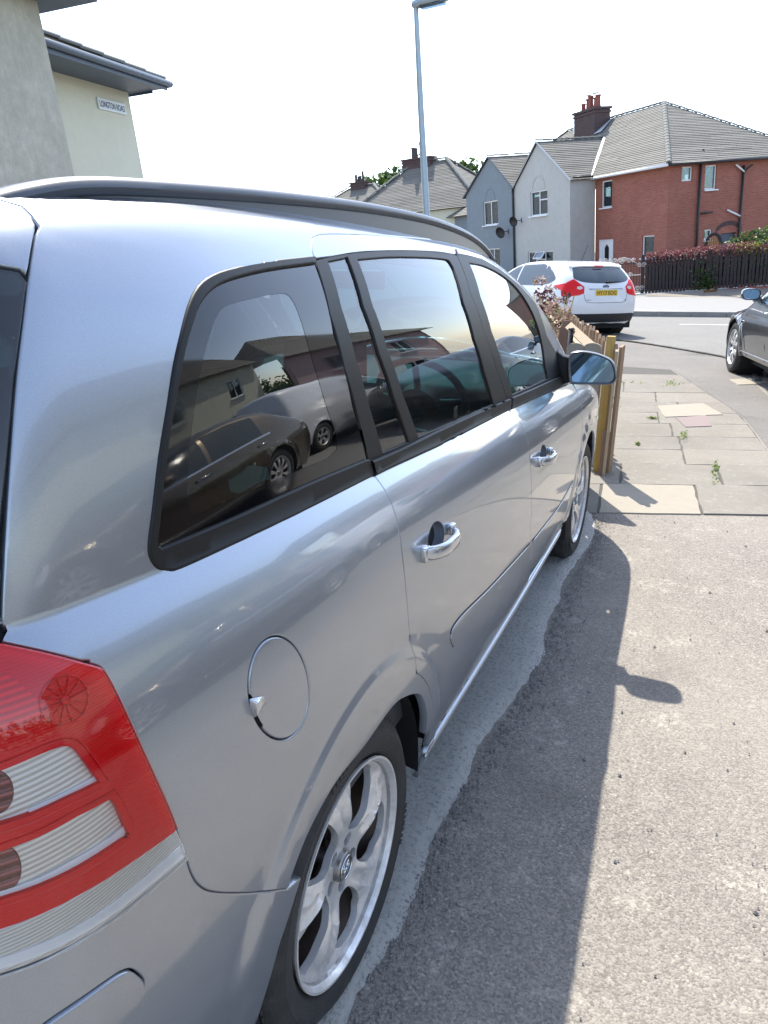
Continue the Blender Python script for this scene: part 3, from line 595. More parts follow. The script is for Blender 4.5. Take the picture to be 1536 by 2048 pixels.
# raised rubber moulding along the waist
def strip(nm, hi, lo, off, mt, lip=.004, gap=.0008, rim=.02, smoothn=4, parent=None, res=.02): return Z.panel(nm, cat(sp_(hi, smoothn), sp_(lo, smoothn)[::-1]), M[mt], parent or car, off=off, gap=gap, lip=lip, rim=rim, res=res, mirror=True, bd=.012)
strip('waist_moulding', [(740, 925), (768, 914), (824, 888), (905, 849), (990, 811), (1018, 799)], belt_lo, .009, 'trim')
strip('waist_moulding', [(1022, 797), (1060, 781), (1100, 763), (1132, 750)], bl_f, .009, 'trim')
# body-coloured rubbing strip low on the doors
def yz_strip(nm, hi, lo, off, mt, parent=None, lip=.004, rim=.012): return Z.panel(nm, cat(Z.side(catmull(hi, 5)), Z.side(catmull(lo, 5))[::-1]), M[mt], parent or car, off=off, gap=.0005, lip=lip, rim=rim, res=.02, mirror=True, bd=.012)
U3 = lambda q: Z.unchart(px([q]))[0][1:]
h0, h1, h2 = U3((905, 1262)), U3((975, 1182)), U3((1056, 1090)); f0, f1 = U3((1068, 1072)), U3((1118, 1003)); ms = Z.unchart(s_mid)[:, 1]; ym = float(np.interp(.52, Z.unchart(s_mid)[::-1, 2], ms[::-1]))
print('strip', h0, h1, h2, f0, f1, 'ym', ym)
zt = float(h0[1])
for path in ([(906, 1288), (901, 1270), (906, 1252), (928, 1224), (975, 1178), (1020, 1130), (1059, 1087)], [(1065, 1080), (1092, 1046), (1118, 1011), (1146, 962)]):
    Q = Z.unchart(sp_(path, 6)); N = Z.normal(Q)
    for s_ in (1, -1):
        g = MB(); g.tube([(s_*p[0], p[1], p[2]) for p in Q-N*.0008], .0030, 8); dl = g.build('door_moulding_shade_line', M['trim'], car, smooth=True)  # black tube paints in the shade line along the moulding's step
        g = MB(); g.tube([(s_*p[0], p[1], p[2]) for p in Q+N*.0002+np.array([0, 0, -.0062])], .0034, 8); g.build('door_moulding_edge', M['paint'], car, smooth=True)
# sill with its bright upper edge
sill = Z.panel('sill', Z.side([(.42, zsill-.006), (2.24, zsill-.006), (2.22, .24), (1.3, .215), (.40, .24)]), M['paint'], car, res=.03, mirror=True)
for s_ in (1, -1):
    mb = MB(); ys = np.linspace(.405, 2.235, 24); zz = zsill-.028; xs = Z.unchart(Z.side([(y, zz) for y in ys]))[:, 0]; mb.tube([(s_*(x-.002), y, zz) for x, y in zip(xs, ys)], [.004]+[.0125]*22+[.004], 12, flat=.9); mb.build('sill_edge', M['paint'], car, smooth=True, auto=50)
# rear bumper, lamp, tailgate
bmp = cat(s_bump, Z.side([(-.24, .53), (-.30, .44), (-.335, .34), (-.36, .22)]), Z.back([(.6, .215), (.3, .21), (.001, .21)]), [(UC, Z.chart([[0.0001, -.86, .70]])[0][1])], Z.back([(.35, .70), (.5, .70)]), s_lamp_bot[::-1])
ins = sp_([(60, 2075), (95, 2044), (158, 2001), (221, 1957), (245, 1943), (262, 1940), (278, 1950), (288, 1964), (287, 1985), (272, 2012), (237, 2048), (200, 2085), (120, 2140)])
rb = Z.panel('rear_bumper', bmp, M['paint'], car, holes=[ins], res=.03, mirror=True, rim=.02); rb = join2(*rb)
Z.panel('bumper_insert', ins, M['paint'], rb, off=.004, res=.02, mirror=True, gap=.0028)
lamp_in = px([(-120, 1285)]); lamp_all = cat(s_lamp_top, s_lamp_out[1:], s_lamp_bot[1:], px([(-150, 1700)]), lamp_in)
strip_lo = [(351, 1664), (370, 1712), (340, 1739), (229, 1831), (100, 1907), (0, 1944), (-118, 1977), (-125, 1895), (0, 1861), (79, 1832), (158, 1792), (245, 1739), (310, 1694)]
wA = cat(sp_([(37, 1514), (99, 1488), (134, 1480), (158, 1490), (180, 1518), (211, 1562)], 3), px([(205, 1569), (130, 1606), (59, 1639), (0, 1658), (-60, 1672), (-70, 1555), (-10, 1532)]))
wB = cat(px([(73, 1663), (150, 1622), (225, 1583)]), sp_([(225, 1583), (243, 1609), (262, 1657), (259, 1672), (245, 1686), (160, 1741), (79, 1780), (0, 1807), (-70, 1828)], 3)[1:], px([(-80, 1708), (0, 1690)]))
lamps = Z.panel('tail_lamp', lamp_all, M['lens_red'], car, holes=[wA, wB, px(strip_lo)], off=.003, res=.022, gap=.0035, lip=.003, mirror=True)
pA = Z.panel('reversing_lens', wA, M['lens_clear'], lamps[0], off=-.006, gap=.0, lip=0, rim=0, res=.015)
pB = Z.panel('indicator_lens', wB, M['lens_clear'], lamps[0], off=-.006, gap=.0, lip=0, rim=0, res=.015)
for o_, lp in ((pA, wA), (pB, wB)):
    Z.panel('lens_edge', cat(lp, ), M['lens_red'], lamps[0], holes=[inset(densify(lp if area(lp) > 0 else lp[::-1], .01), .0035)], off=.0034, gap=-.0005, lip=.001, rim=.01, res=.02)
Z.panel('lower_lens', px(strip_lo), M['lens_strip'], lamps[0], off=.002, gap=.0, res=.015, rim=.004)
for q_ in ([(209, 1561), (203, 1571), (130, 1608), (62, 1640), (60, 1622), (130, 1590), (192, 1556)], [(261, 1664), (244, 1686), (160, 1741), (79, 1781), (0, 1807), (0, 1789), (79, 1762), (150, 1724), (228, 1676), (250, 1656)]): Z.panel('lens_ledge', px(q_), M['ledge'], lamps[0], off=-.003, gap=0, rim=.004, lip=.001, res=.012)
Z.panel('lens_ledge', px([(364, 1712), (339, 1733), (229, 1822), (100, 1897), (0, 1934), (0, 1914), (98, 1878), (222, 1806), (330, 1716), (357, 1692)]), M['ledge'], lamps[0], off=.0035, gap=0, rim=.002, lip=.001, res=.012)
Z.panel('lamp_cover', lamp_all, M['cover'], lamps[0], off=.011, gap=.005, lip=.003, rim=.006, res=.022)
for cx, cy, rr in ((10, 1590, 36), (22, 1745, 40)):         # bulb bowls behind the clear windows
    Z.panel('bulb_bowl', px([(cx-18+rr*.9*math.cos(a), cy+rr*1.15*math.sin(a)) for a in np.linspace(0, 2*math.pi, 30)[:-1]]), M['lens_dark'], lamps[0], off=-.004, gap=0, rim=.004, res=.012)
# stop lamp: stepped reflector and a spoked disc showing through the red cover
Z.panel('stop_lens', px([(-70, 1336), (0, 1342), (30, 1358), (92, 1412), (84, 1436), (0, 1470), (-75, 1492)]), M['lens_red_bright'], lamps[0], off=.0036, gap=.001, rim=.003, lip=.002, res=.015)
Cc = Z.unchart(px([(127, 1400)]))[0]; nn = Z.normal(np.array([Cc]))[0]; tt = np.cross(nn, [0, 0, 1.]); tt /= np.linalg.norm(tt); bb = np.cross(nn, tt)
dk = MB()
for k in range(12):
    a = 2*math.pi*k/12; p0 = Cc+nn*.004+(tt*math.cos(a)+bb*math.sin(a))*.005; p1 = Cc+nn*.004+(tt*math.cos(a)+bb*math.sin(a))*.0235; dk.tube([p0, p1], [.0006, .0014], 6)
dk.tube([Cc+nn*.003+(tt*math.cos(a)+bb*math.sin(a))*.026 for a in np.linspace(0, 2*math.pi, 30)], .0010, 6); dk.tube([Cc+nn*.002, Cc+nn*.006], [.006, .004], 12); dk.build('side_marker_disc', M['lens_red_bright'], lamps[0], smooth=True)
# dark gasket between lamp and panel
Z.panel('lamp_gasket', lamp_all, M['dark'], car, off=-.012, gap=-.012, rim=0, mirror=True)
tg_in = cat(px([(4, 1262), (-118, 1262)]), px([(-128, 1500), (-150, 1975)]), Z.back([(.5, .715), (.35, .715), (.001, .715)]))
tg_loop = cat(tg_in, [(UC, Z.chart([[0.0001, -.50, 1.58]])[0][1])], cp((.35, -.44, 1.58)), s_tail_top, s_tail[1:])
tw = cat(px([(56, 560), (30, 760), (8, 1000), (-2, 1100), (-22, 1140), (-60, 1150)]), cp((.35, -.78, 1.06), (.001, -.80, 1.06)), [(UC, Z.chart([[0.0001, -.60, 1.44]])[0][1])], cp((.35, -.62, 1.45)), px([(0, 533), (40, 540)]))
tailgate = join2(*Z.panel('tailgate', tg_loop, M['paint'], car, holes=[tw], res=.03, mirror=True, gap=.004))
join2(*Z.panel('rear_window', tw, M['privacy'], tailgate, off=-.002, gap=.002, rim=.004, res=.03, mirror=True))
# screen, bonnet, wings, front bumper, headlamps
ws_side = cp((.60, 1.72, 1.47), (.645, 2.0, 1.38), (.70, 2.3, 1.22), (.735, 2.62, 1.03))
join2(*Z.panel('windscreen', cat([(1.61, HP)], cp((.3, 1.62, 1.55), (.52, 1.67, 1.5)), ws_side, cp((.45, 2.85, 1.05)), [(2.79, HP)]), M['glass'], car, res=.04, mirror=True, rim=.004))
hood = cat([(2.80, HP)], cp((.45, 2.87, 1.04), (.74, 2.68, 1.0), (.76, 3.0, .95), (.70, 3.3, .86), (.5, 3.44, .82), (.001, 3.50, .80)), [(UF, HP*.98)])
join2(*Z.panel('bonnet', hood, M['paint'], car, res=.04, mirror=True))
f_arch = [(2.703+.365*math.cos(a), .316+.365*math.sin(a)) for a in np.linspace(math.pi*.97, math.pi*.12, 22)]
Z.panel('front_wing', cat(Z.side([(2.52, .95)]), fd_front[1:-1]+[(.004, 0)], Z.side([(2.25, .33), (2.345, .34)]+f_arch+[(3.10, .58), (3.12, .70)]), cp((.72, 3.28, .84), (.765, 3.0, .94), (.745, 2.68, .99))), M['paint'], car, res=.03, mirror=True)
join2(*Z.panel('front_bumper', cat(Z.side([(3.07, .45), (3.11, .58), (3.14, .66)]), cp((.6, 3.45, .70), (.001, 3.6, .70)), [(UF, -.30)], cp((.001, 3.5, .22), (.5, 3.45, .22)), Z.side([(3.08, .24)])), M['paint'], car, res=.04, mirror=True))
Z.panel('headlamp', cat(Z.side([(3.13, .71), (3.15, .67)]), cp((.62, 3.46, .71), (.5, 3.46, .80), (.70, 3.32, .845))), M['lens_clear'], car, res=.03, mirror=True)
# underside, wheel wells
mb = MB(); mb.box((0, 1.38, .30), (1.5, 4.6, .16)); mb.box((0, 1.35, .32), (1.68, 1.6, .14)); mb.build('underside', M['dark'], car)
for yy in (RW[0]+.02, FW[0]):
    for s_ in (1, -1):
        mb = MB(); V = []; Fw = []; aa = np.linspace(-.10, math.pi+.3, 26)
        for a in aa:
            for x, rr in ((.885, .362), (.80, .385), (.56, .385)): V.append((s_*x, yy+rr*math.cos(a), .316+rr*math.sin(a)))
        for i in range(25):
            for j in range(2): Fw.append((i*3+j, i*3+j+1, (i+1)*3+j+1, (i+1)*3+j))
        b = len(V); V.append((s_*.56, yy, .316)); Fw += [(i*3+2, (i+1)*3+2, b) for i in range(25)]
        mb.add(V, Fw); mb.build('wheel_arch_liner', M['dark'], car, smooth=True, auto=40)
for y_ in (0, 2.703):
    for s_ in (1, -1): wheel(car, 'wheel', (s_*.79, y_, .316), out=s_)
# roof rails
for s_ in (1, -1):
    rr_ = MB(); path = [(.615, -.455, 1.545), (.617, -.41, 1.568), (.62, -.34, 1.588), (.622, -.25, 1.603), (.624, -.1, 1.612), (.626, .2, 1.622), (.626, .6, 1.628), (.624, 1.0, 1.622), (.620, 1.3, 1.604), (.615, 1.5, 1.582), (.61, 1.66, 1.552), (.605, 1.78, 1.515)]
    pc = catmull(path, 5); n = 12; V = []; Fr = []
    for i, p in enumerate(pc):
        zr = float(_Tc(p[1])-_cr(p[1])*(p[0]/.7)**2)-.035
        for k in range(n):
            a = 2*math.pi*k/n; ca, sa = math.cos(a), math.sin(a); V.append((s_*(p[0]+.019*ca), p[1], p[2]-.014+.014*sa))
    for i in range(len(pc)-1):
        for k in range(n): Fr.append((i*n+k, i*n+(k+1) % n, (i+1)*n+(k+1) % n, (i+1)*n+k))
    Fr += [tuple(range(n)), tuple((len(pc)-1)*n+k for k in range(n))]
    rr_.add(V, Fr); V = []; Fr = []
    for p in pc:
        zr = min(p[2]-.03, float(_Tc(p[1])-_cr(p[1])*(p[0]/.7)**2)-.04)
        V += [(s_*(p[0]+.010), p[1], p[2]-.018), (s_*(p[0]+.016), p[1], zr), (s_*(p[0]-.016), p[1], zr), (s_*(p[0]-.010), p[1], p[2]-.018)]
    for i in range(len(pc)-1): Fr += [(i*4+j, i*4+j+1, (i+1)*4+j+1, (i+1)*4+j) for j in range(3)]
    rr_.add(V, Fr); rr_.build('roof_rail', M['trim_grey'], car, smooth=True, auto=40)
# door mirrors
def at_y(uv, y): d = ray(uv)[0]; return CAM+d*((y-CAM[1])/d[1])
my = 2.20; outl = [(1140, 712), (1148, 705), (1165, 703), (1190, 707), (1212, 715), (1224, 724), (1230, 740), (1231, 755), (1226, 765), (1214, 768), (1180, 768), (1146, 767), (1140, 760), (1138, 735)]
for s_ in (1, -1):
    pts = catmull(np.array([at_y(q, my) for q in outl]), 4, closed=True); c = pts.mean(0); V = []; Fm = []; n = len(pts)
    rings = [(1.0, -.010, 0), (1.04, -.004, 0), (1.05, .012, 0), (1.0, .035, 0), (.88, .055, 0), (.66, .070, 0), (.35, .078, 0), (.02, .080, 0)]
    for sc, dy, _ in rings:
        for p in pts: V.append((s_*(c[0]+(p[0]-c[0])*sc), p[1]+dy+.05*abs(p[0]-c[0])*0, c[2]+(p[2]-c[2])*sc))
    for i in range(len(rings)-1):
        for k in range(n): Fm.append((i*n+k, i*n+(k+1) % n, (i+1)*n+(k+1) % n, (i+1)*n+k))
    mb = MB(); mb.add(V, Fm); 
    V = []; 
    for p in pts: V.append((s_*(c[0]+(p[0]-c[0])*1.0), p[1]-.010, p[2]))
    for p in pts: V.append((s_*(c[0]+(p[0]-c[0])*.93), p[1]-.006, c[2]+(p[2]-c[2])*.90))
    for p in pts: V.append((s_*(c[0]+(p[0]-c[0])*.93), p[1]+.004, c[2]+(p[2]-c[2])*.90))
    mb.add(V, [(j*n+k, j*n+(k+1) % n, (j+1)*n+(k+1) % n, (j+1)*n+k) for j in range(2) for k in range(n)])
    mh = mb.build('door_mirror', M['mirror_shell'] if 'mirror_shell' in M else M['trim'], car, smooth=True, auto=50)
    g_ = MB(); tl = -.10
    g_.add([(s_*(c[0]+(p[0]-c[0])*.925), p[1]+.001+(p[0]-c[0])*.0, c[2]+(p[2]-c[2])*.895) for p in pts], [tuple(range(n))]); g_.build('mirror_glass', M['mirror'], mh)
    a_ = MB(); q = [at_y(k, my+.03) for k in ((1098, 690), (1126, 712), (1142, 716), (1142, 764), (1128, 768), (1094, 762))]
    a_.add([(s_*p[0], p[1], p[2]) for p in q]+[(s_*p[0], p[1]+.07, p[2]) for p in q], [(0, 1, 2, 3, 4, 5), (11, 10, 9, 8, 7, 6)]+[(i, (i+1) % 6, (i+1) % 6+6, i+6) for i in range(6)]); a_.build('mirror_arm', M['trim'], mh, bevel=.008, smooth=True, auto=35)
# cabin
inn = Z.panel('door_lining', Z.side([(-.35, .42), (2.4, .42), (2.4, .90), (1.4, .96), (.4, 1.0), (-.5, 1.06)]), M['interior'], car, off=-.07, gap=0, rim=.0, res=.06, mirror=True)
join2(*Z.panel('headlining', cat([(-.03, HP), (1.55, HP)], cp((.55, 1.5, 1.5), (.60, .8, 1.53), (.60, 0.0, 1.52))), M['liner'], car, off=-.045, gap=0, rim=0, res=.06, mirror=True))
mb = MB(); mb.box((0, .9, .40), (1.5, 3.3, .05)); mb.box((0, -.45, .72), (1.40, .55, .5)); mb.box((0, 2.28, .50), (1.46, .05, .6)); mb.build('cabin_floor', M['interior'], car)
mb = MB(); mb.prism([(1.93, .60), (1.90, .86), (1.96, .98), (2.10, 1.03), (2.62, 1.01), (2.60, .6)], 1.44, Matrix.Rotation(math.pi/2, 4, 'Z') @ Matrix.Translation((0, -.72, 0)) if False else Matrix(((0, 1, 0, -.72), (1, 0, 0, 0), (0, 0, 1, 0), (0, 0, 0, 1)))); mb.box((0, 1.92, .84), (.34, .06, .30)); mb.build('dashboard', M['interior'], car, bevel=.02, smooth=True, auto=40)
def seat(x, y, w=.50, h=.60):
    mb = MB(); mb.box((x, y+.22, .56), (w, .52, .16)); mb.box((x, y-.06, .80), (w, .14, h), Matrix.Translation((x, y, .5)) @ Matrix.Rotation(R(14), 4, 'X') @ Matrix.Translation((-x, -y, -.5)))
    s_ = mb.build('seat', M['cloth'], car, bevel=.045, smooth=True, auto=60, seg=3); hr = MB(); hr.box((x, y-.235, 1.21), (.26, .09, .17)); hr.build('headrest', M['cloth'], s_, bevel=.035, smooth=True, auto=60, seg=3)
    hp_ = MB(); [hp_.tube([(x+dx, y-.19, 1.06), (x+dx, y-.225, 1.16)], .006, 6) for dx in (-.06, .06)]; hp_.build('headrest_stem', M['chrome'], s_, smooth=True)
seat(.37, 1.12); seat(-.37, 1.12); seat(.44, .22, .42); seat(-.02, .22, .40); seat(-.47, .22, .42)
st = MB(); Ms = Matrix.Translation((.37, 1.70, .97)) @ Matrix.Rotation(R(-62), 4, 'X')
st.tube([Ms @ Vector((.185*math.cos(a), .185*math.sin(a), 0)) for a in np.linspace(0, 2*math.pi, 40)], .0145, 10, cap=False)
for a in (0, math.pi, -math.pi/2): st.tube([Ms @ Vector((.05*math.cos(a), .05*math.sin(a), -.02)), Ms @ Vector((.182*math.cos(a), .182*math.sin(a), 0))], .014, 8)
sw = st.build('steering_wheel', M['interior'], car, smooth=True)
hb_ = MB(); hb_.tube([Ms @ Vector((0, 0, -.05)), Ms @ Vector((0, 0, -.005)), Ms @ Vector((0, 0, .012))], [.085, .082, .06], 24); hb_.tube([Ms @ Vector((0, 0, -.05)), Ms @ Vector((0, 0, -.3))], .03, 10); hb_.build('steering_boss', M['interior'], sw, smooth=True, auto=40)
em = MB(); em.tube([Ms @ Vector((.026*math.cos(a), .026*math.sin(a), .014)) for a in np.linspace(0, 2*math.pi, 28)], .003, 6, cap=False); em.tube([Ms @ Vector((-.026, -.004, .014)), Ms @ Vector((0, .006, .014)), Ms @ Vector((.026, .002, .014))], .004, 6); em.build('boss_badge', M['chrome'], sw, smooth=True)
mb = MB(); mb.box((0, 1.86, 1.42), (.26, .03, .075)); mb.tube([(0, 1.88, 1.44), (0, 1.90, 1.50)], .012, 6); mb.build('cabin_mirror', M['trim'], car, bevel=.012)
M['paint_tmp'] = M['paint']
# broken branches lying in the load space behind the quarter light
M['bark'] = simple('dry_stick', (.30, .22, .10), .9, var=.5, sc=30, bump=.5, bsc=60, bd=.004)
def at_x(uv, x): d = ray(uv)[0]; return CAM+d*((x-CAM[0])/d[0])
mb = MB(); a, b, c_ = at_x((480, 1003), .745), at_x((575, 962), .74), at_x((738, 926), .75)
mb.tube([a, (a+b)/2+(0, 0, .004), b], [.012, .014, .012], 8); mb.tube([b, (b*.4+c_*.6)+(0, 0, .004), c_], [.006, .004, .0025], 6); tag(mb.build('stick', M['bark'], None, smooth=True), 'thick dry branch thinning to a twig, lying inside the quarter window', 'branch', 'branches inside the car')
mb = MB(); a, b, c_ = at_x((372, 1086), .755), at_x((405, 1062), .75), at_x((470, 1011), .74); mb.tube([a, b, (b+c_)/2, c_], [.004, .010, .012, .008], 8); mb.tube([b, b+(0, .06, .03)], [.006, .002], 6); tag(mb.build('stick', M['bark'], None, smooth=True), 'short snapped branch in the lowest corner of the quarter window', 'branch', 'branches inside the car')
# shut-line backing so that gaps read dark
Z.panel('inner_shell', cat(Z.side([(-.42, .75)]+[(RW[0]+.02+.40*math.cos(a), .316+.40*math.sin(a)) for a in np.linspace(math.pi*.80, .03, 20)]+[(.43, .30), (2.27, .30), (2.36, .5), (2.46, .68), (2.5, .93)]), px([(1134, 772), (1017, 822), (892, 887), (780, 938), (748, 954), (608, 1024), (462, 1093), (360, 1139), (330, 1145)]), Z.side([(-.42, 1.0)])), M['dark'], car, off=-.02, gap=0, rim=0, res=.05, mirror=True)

# ------------------------------------------------------------------ ground, street, paving
M['tarmac'] = tarmac('forecourt_tarmac', (.195, .176, .152), (.32, .29, .245), .6)
M['tarmac2'] = tarmac('footway_tarmac', (.135, .127, .117), (.21, .195, .175), .3)
M['road'] = tarmac('road_surface', (.165, .16, .15), (.21, .205, .19), .15)
M['line'] = simple('road_paint', (.62, .62, .60), .8, var=.15, sc=20)
M['kerb'] = simple('kerb_stone', (.26, .26, .25), .9, var=.2, sc=6, bump=.4)
def slab_mat():
    t = NT('paving_slab'); v = t.coord(); oi = t.n('ObjectInfo').outputs['Random']
    base = t.ramp(oi, [(0, (.17, .155, .13)), (.4, (.205, .185, .15)), (.75, (.185, .168, .138)), (1, (.22, .198, .16))])
    n = t.noise(v, 1.6, 6, .65); f = t.noise(v, 130, 4, .7); c = t.mix(n, t.mix(.30, base, (.10, .095, .09)), t.mix(.25, base, (.5, .47, .41)))
    c = t.mix(t.math('MULTIPLY', t.ramp(t.noise(v, 22, 5, .7), [(.55, (0, 0, 0)), (.7, (1, 1, 1))]), .35), c, (.46, .43, .38)); c = t.mix(t.math('MULTIPLY', f, .3), c, (.09, .085, .08)); c = t.mix(t.math('MULTIPLY', t.ramp(t.noise(t.n('NewGeometry').outputs['Position'], .9, 6, .7), [(.45, (0, 0, 0)), (.68, (1, 1, 1))]), .4), c, (.115, .105, .085)); vs_ = t.n('TexVoronoi', {'Vector': v, 'Scale': 170.}); c = t.mix(t.math('MULTIPLY', t.ramp(vs_.outputs['Distance'], [(.15, (1, 1, 1)), (.4, (0, 0, 0))]), .22), c, (.40, .37, .31))
    t.pbr(Base_Color=c, Roughness=.92, Normal=t.bump(t.noise(v, 220, 4, .7), .7, .003, t.bump(t.noise(v, 12, 4), .4, .008)), Specular_IOR_Level=.25); return t.m
M['slab'] = slab_mat()
M['joint'] = simple('joint_grit', (.075, .07, .06), .97, var=.4, sc=60, bump=.7, bsc=200)
M['pale_slab'] = simple('pale_slab', (.27, .24, .19), .92, var=.1, sc=12, bump=.5, bsc=200, bd=.002)
M['pink_slab'] = simple('pinkish_cover', (.20, .155, .145), .9, var=.1, sc=20, bump=.4, bsc=200, bd=.002)
def gridmesh(name, x0, x1, y0, y1, nx, ny, m, dz=0., fn=None):
    X = np.linspace(x0, x1, nx); Y = np.linspace(y0, y1, ny) if not isinstance(ny, (list, np.ndarray)) else np.array(ny); V = []
    for y in Y:
        for x in X: V.append((x, y, float(hground(x, y))+dz+(fn(x, y) if fn else 0)))
    n = len(X); F = [(j*n+i, j*n+i+1, (j+1)*n+i+1, (j+1)*n+i) for j in range(len(Y)-1) for i in range(n-1)]
    return mesh(name, V, F, m, smooth=True)
ysr = np.concatenate([[-60, -20, 0, 6, 12], np.linspace(12.6, 22, 20), [26, 34, 50, 80, 130, 300, 900]])
tag(gridmesh('ground', -500, 500, 0, 0, 41, ysr, M['tarmac']), kind='structure')
# the street crosses beyond the forecourt; its near edge bends as the footway turns the corner
rd_near = [(-30., 10.6), (-8, 13.3), (-3, 14.3), (-.59, 14.45), (.32, 13.9), (1.0, 13.2), (1.62, 12.45), (1.90, 11.5), (1.99, 10.7), (2.03, 9.6), (2.25, 7.5), (2.45, 3), (2.6, -8), (2.6, -40)]
kL, kR = on((1265, 633)), on((1460, 635)); kd = (kR-kL)[:2]; kd /= np.linalg.norm(kd); kn = np.array([-kd[1], kd[0]])
def kp(s_, off=0.): q = kL[:2]+kd*s_+kn*off; return q
def flat(name, poly, m, dz, kind='structure', sub=.0):
    poly = densify(poly, .8); me_v = [Vector(p) for p in poly]; lo, hi = poly.min(0), poly.max(0); G = []
    if area(poly) < 0: poly = poly[::-1]
    st = max(.8, (hi-lo).max()/60); XX, YY = np.meshgrid(np.arange(lo[0], hi[0], st), np.arange(lo[1], hi[1], st)); G = np.stack([XX.ravel(), YY.ravel()], 1); G = G[inpoly(G, poly) & (segdist(G, poly) > st*.4)]
    ed = [(i, (i+1) % len(poly)) for i in range(len(poly))]; vs, es, fs, _, _, _ = delaunay_2d_cdt([Vector(p) for p in np.concatenate([poly, G])], ed, [], 0, 1e-6)
    VV = np.array([(v.x, v.y) for v in vs]); T = np.array([f for f in fs if len(f) == 3]); T = T[inpoly(VV[T].mean(1), poly)]
    o = mesh(name, [(x, y, float(hground(x, y))+dz) for x, y in VV], T, m, smooth=True); 
    if kind: o['kind'] = kind
    return o
far = [tuple(kp(60)), tuple(kp(-60))]
flat('road', catmull(rd_near, 4).tolist()+[(30, -40), (60, 0)]+far, M['road'], .004)
for s0, s1 in ((-2.6, -.95), (1.35, 3.0), (5.3, 7.0), (-6.6, -4.9)):      # centre-line dashes
    c0 = on((1245, 648)); a = c0[:2]+kd*(s0+.0); b = c0[:2]+kd*(s1); n2 = kn*.05; flat('road_marking', [a-n2, b-n2, b+n2, a+n2], M['line'], .009)
# far footway with its kerb
pv = [tuple(kp(-60, .12)), tuple(kp(60, .12)), tuple(kp(60, 7.5)), tuple(kp(-60, 7.5))]
flat('far_pavement', pv, simple('far_paving', (.22, .215, .205), .92, var=.1, sc=3, bump=.3), .122)
kerb_root = empty('far_kerb'); tag(kerb_root, kind='structure')
kme = None
for i in range(40):
    s0 = -14+i*.914; a = kp(s0+.004); b = kp(s0+.910); ang = math.atan2(kd[1], kd[0]); c = (a+b)/2+kn*.0625; z = float(hground(*c))
    Mx = Matrix.Translation((c[0], c[1], z+.04)) @ Matrix.Rotation(ang, 4, 'Z') @ Matrix.Rotation(0, 4, 'X')
    if kme is None:
        k0 = MB(); k0.box((0, 0, 0), (.905, .125, .20)); o = k0.build('kerb_stone', M['kerb'], kerb_root, bevel=.012, M=Mx); kme = o.data
    else: o = bpy.data.objects.new('kerb_stone', kme); COL.objects.link(o); o.parent = kerb_root; o.matrix_basis = Mx
# edge of the near footway against the road: a thin row of setts
es = catmull(rd_near[1:10], 14); tr = empty('road_edge_setts'); tag(tr, kind='structure'); sett = None; acc = 0
L = np.concatenate([[0], np.cumsum(np.linalg.norm(np.diff(es, axis=0), axis=1))]); s_ = 6.0
while s_ < L[-1]-.3:
    a = np.array([np.interp(s_, L, es[:, i]) for i in (0, 1)]); b = np.array([np.interp(s_+.45, L, es[:, i]) for i in (0, 1)]); c = (a+b)/2; an = math.atan2(*(b-a)[::-1])
    Mx = Matrix.Translation((c[0], c[1], float(hground(*c))+.002)) @ Matrix.Rotation(an, 4, 'Z') @ Matrix.Rotation(rng.normal(0, .006), 4, 'X')
    if sett is None: k0 = MB(); k0.box((0, 0, 0), (.44, .075, .05)); o = k0.build('edge_sett', M['joint'], tr, bevel=.008, M=Mx); sett = o.data
    else: o = bpy.data.objects.new('edge_sett', sett); COL.objects.link(o); o.parent = tr; o.matrix_basis = Mx
    s_ += .452
# flagged footway: rows of slabs, every slab its own piece
def g2(u, v): return gnd((u, v))[:2]
pav = flat('paved_footway', [(-.4, 2.92), (.82, 3.44), (2.40, 4.10), (2.40, 5.2), (1.98, 5.42), (1.88, 6.4), (1.78, 7.2), (1.44, 8.5), (1.12, 9.7), (.90, 10.5), (.2, 10.5), (-.6, 10.0)], M['joint'], .004)
rows = [(3.42, 4.10, [.30, .90, 1.50, 2.05, 2.4]), (4.10, 4.70, [.2, .95, 1.62, 2.4]), (4.70, 5.22, [.3, 1.35, 2.02]), (5.22, 5.74, [.1, .72, 1.30, 1.92]), (5.74, 6.35, [.0, .62, 1.20, 1.86]), (6.35, 6.95, [.1, 1.04, 1.76]), (6.95, 7.60, [-.1, .52, 1.20, 1.66]), (7.60, 8.3, [-.2, .45, .92, 1.50]), (8.3, 9.1, [-.2, .5, 1.24]), (9.1, 9.9, [-.3, .3, 1.0])]
def rough_slab(name, q, m, top, parent=pav):
    q = np.array(q, float); q = densify(q, .16); q = q+rng.normal(0, .004, q.shape); n = len(q); c = q.mean(0); V = []
    for z, s_ in ((-.03, 1.0), (-.006, 1.0), (0, .988)):
        for p in q: pp_ = c+(p-c)*s_; V.append((pp_[0], pp_[1], top+z+float(hground(*pp_))))
    F = [(j*n+k, j*n+(k+1) % n, (j+1)*n+(k+1) % n, (j+1)*n+k) for j in range(2) for k in range(n)]+[tuple(2*n+k for k in range(n))]
    o = mesh(name, V, F, m, parent, smooth=False); return o
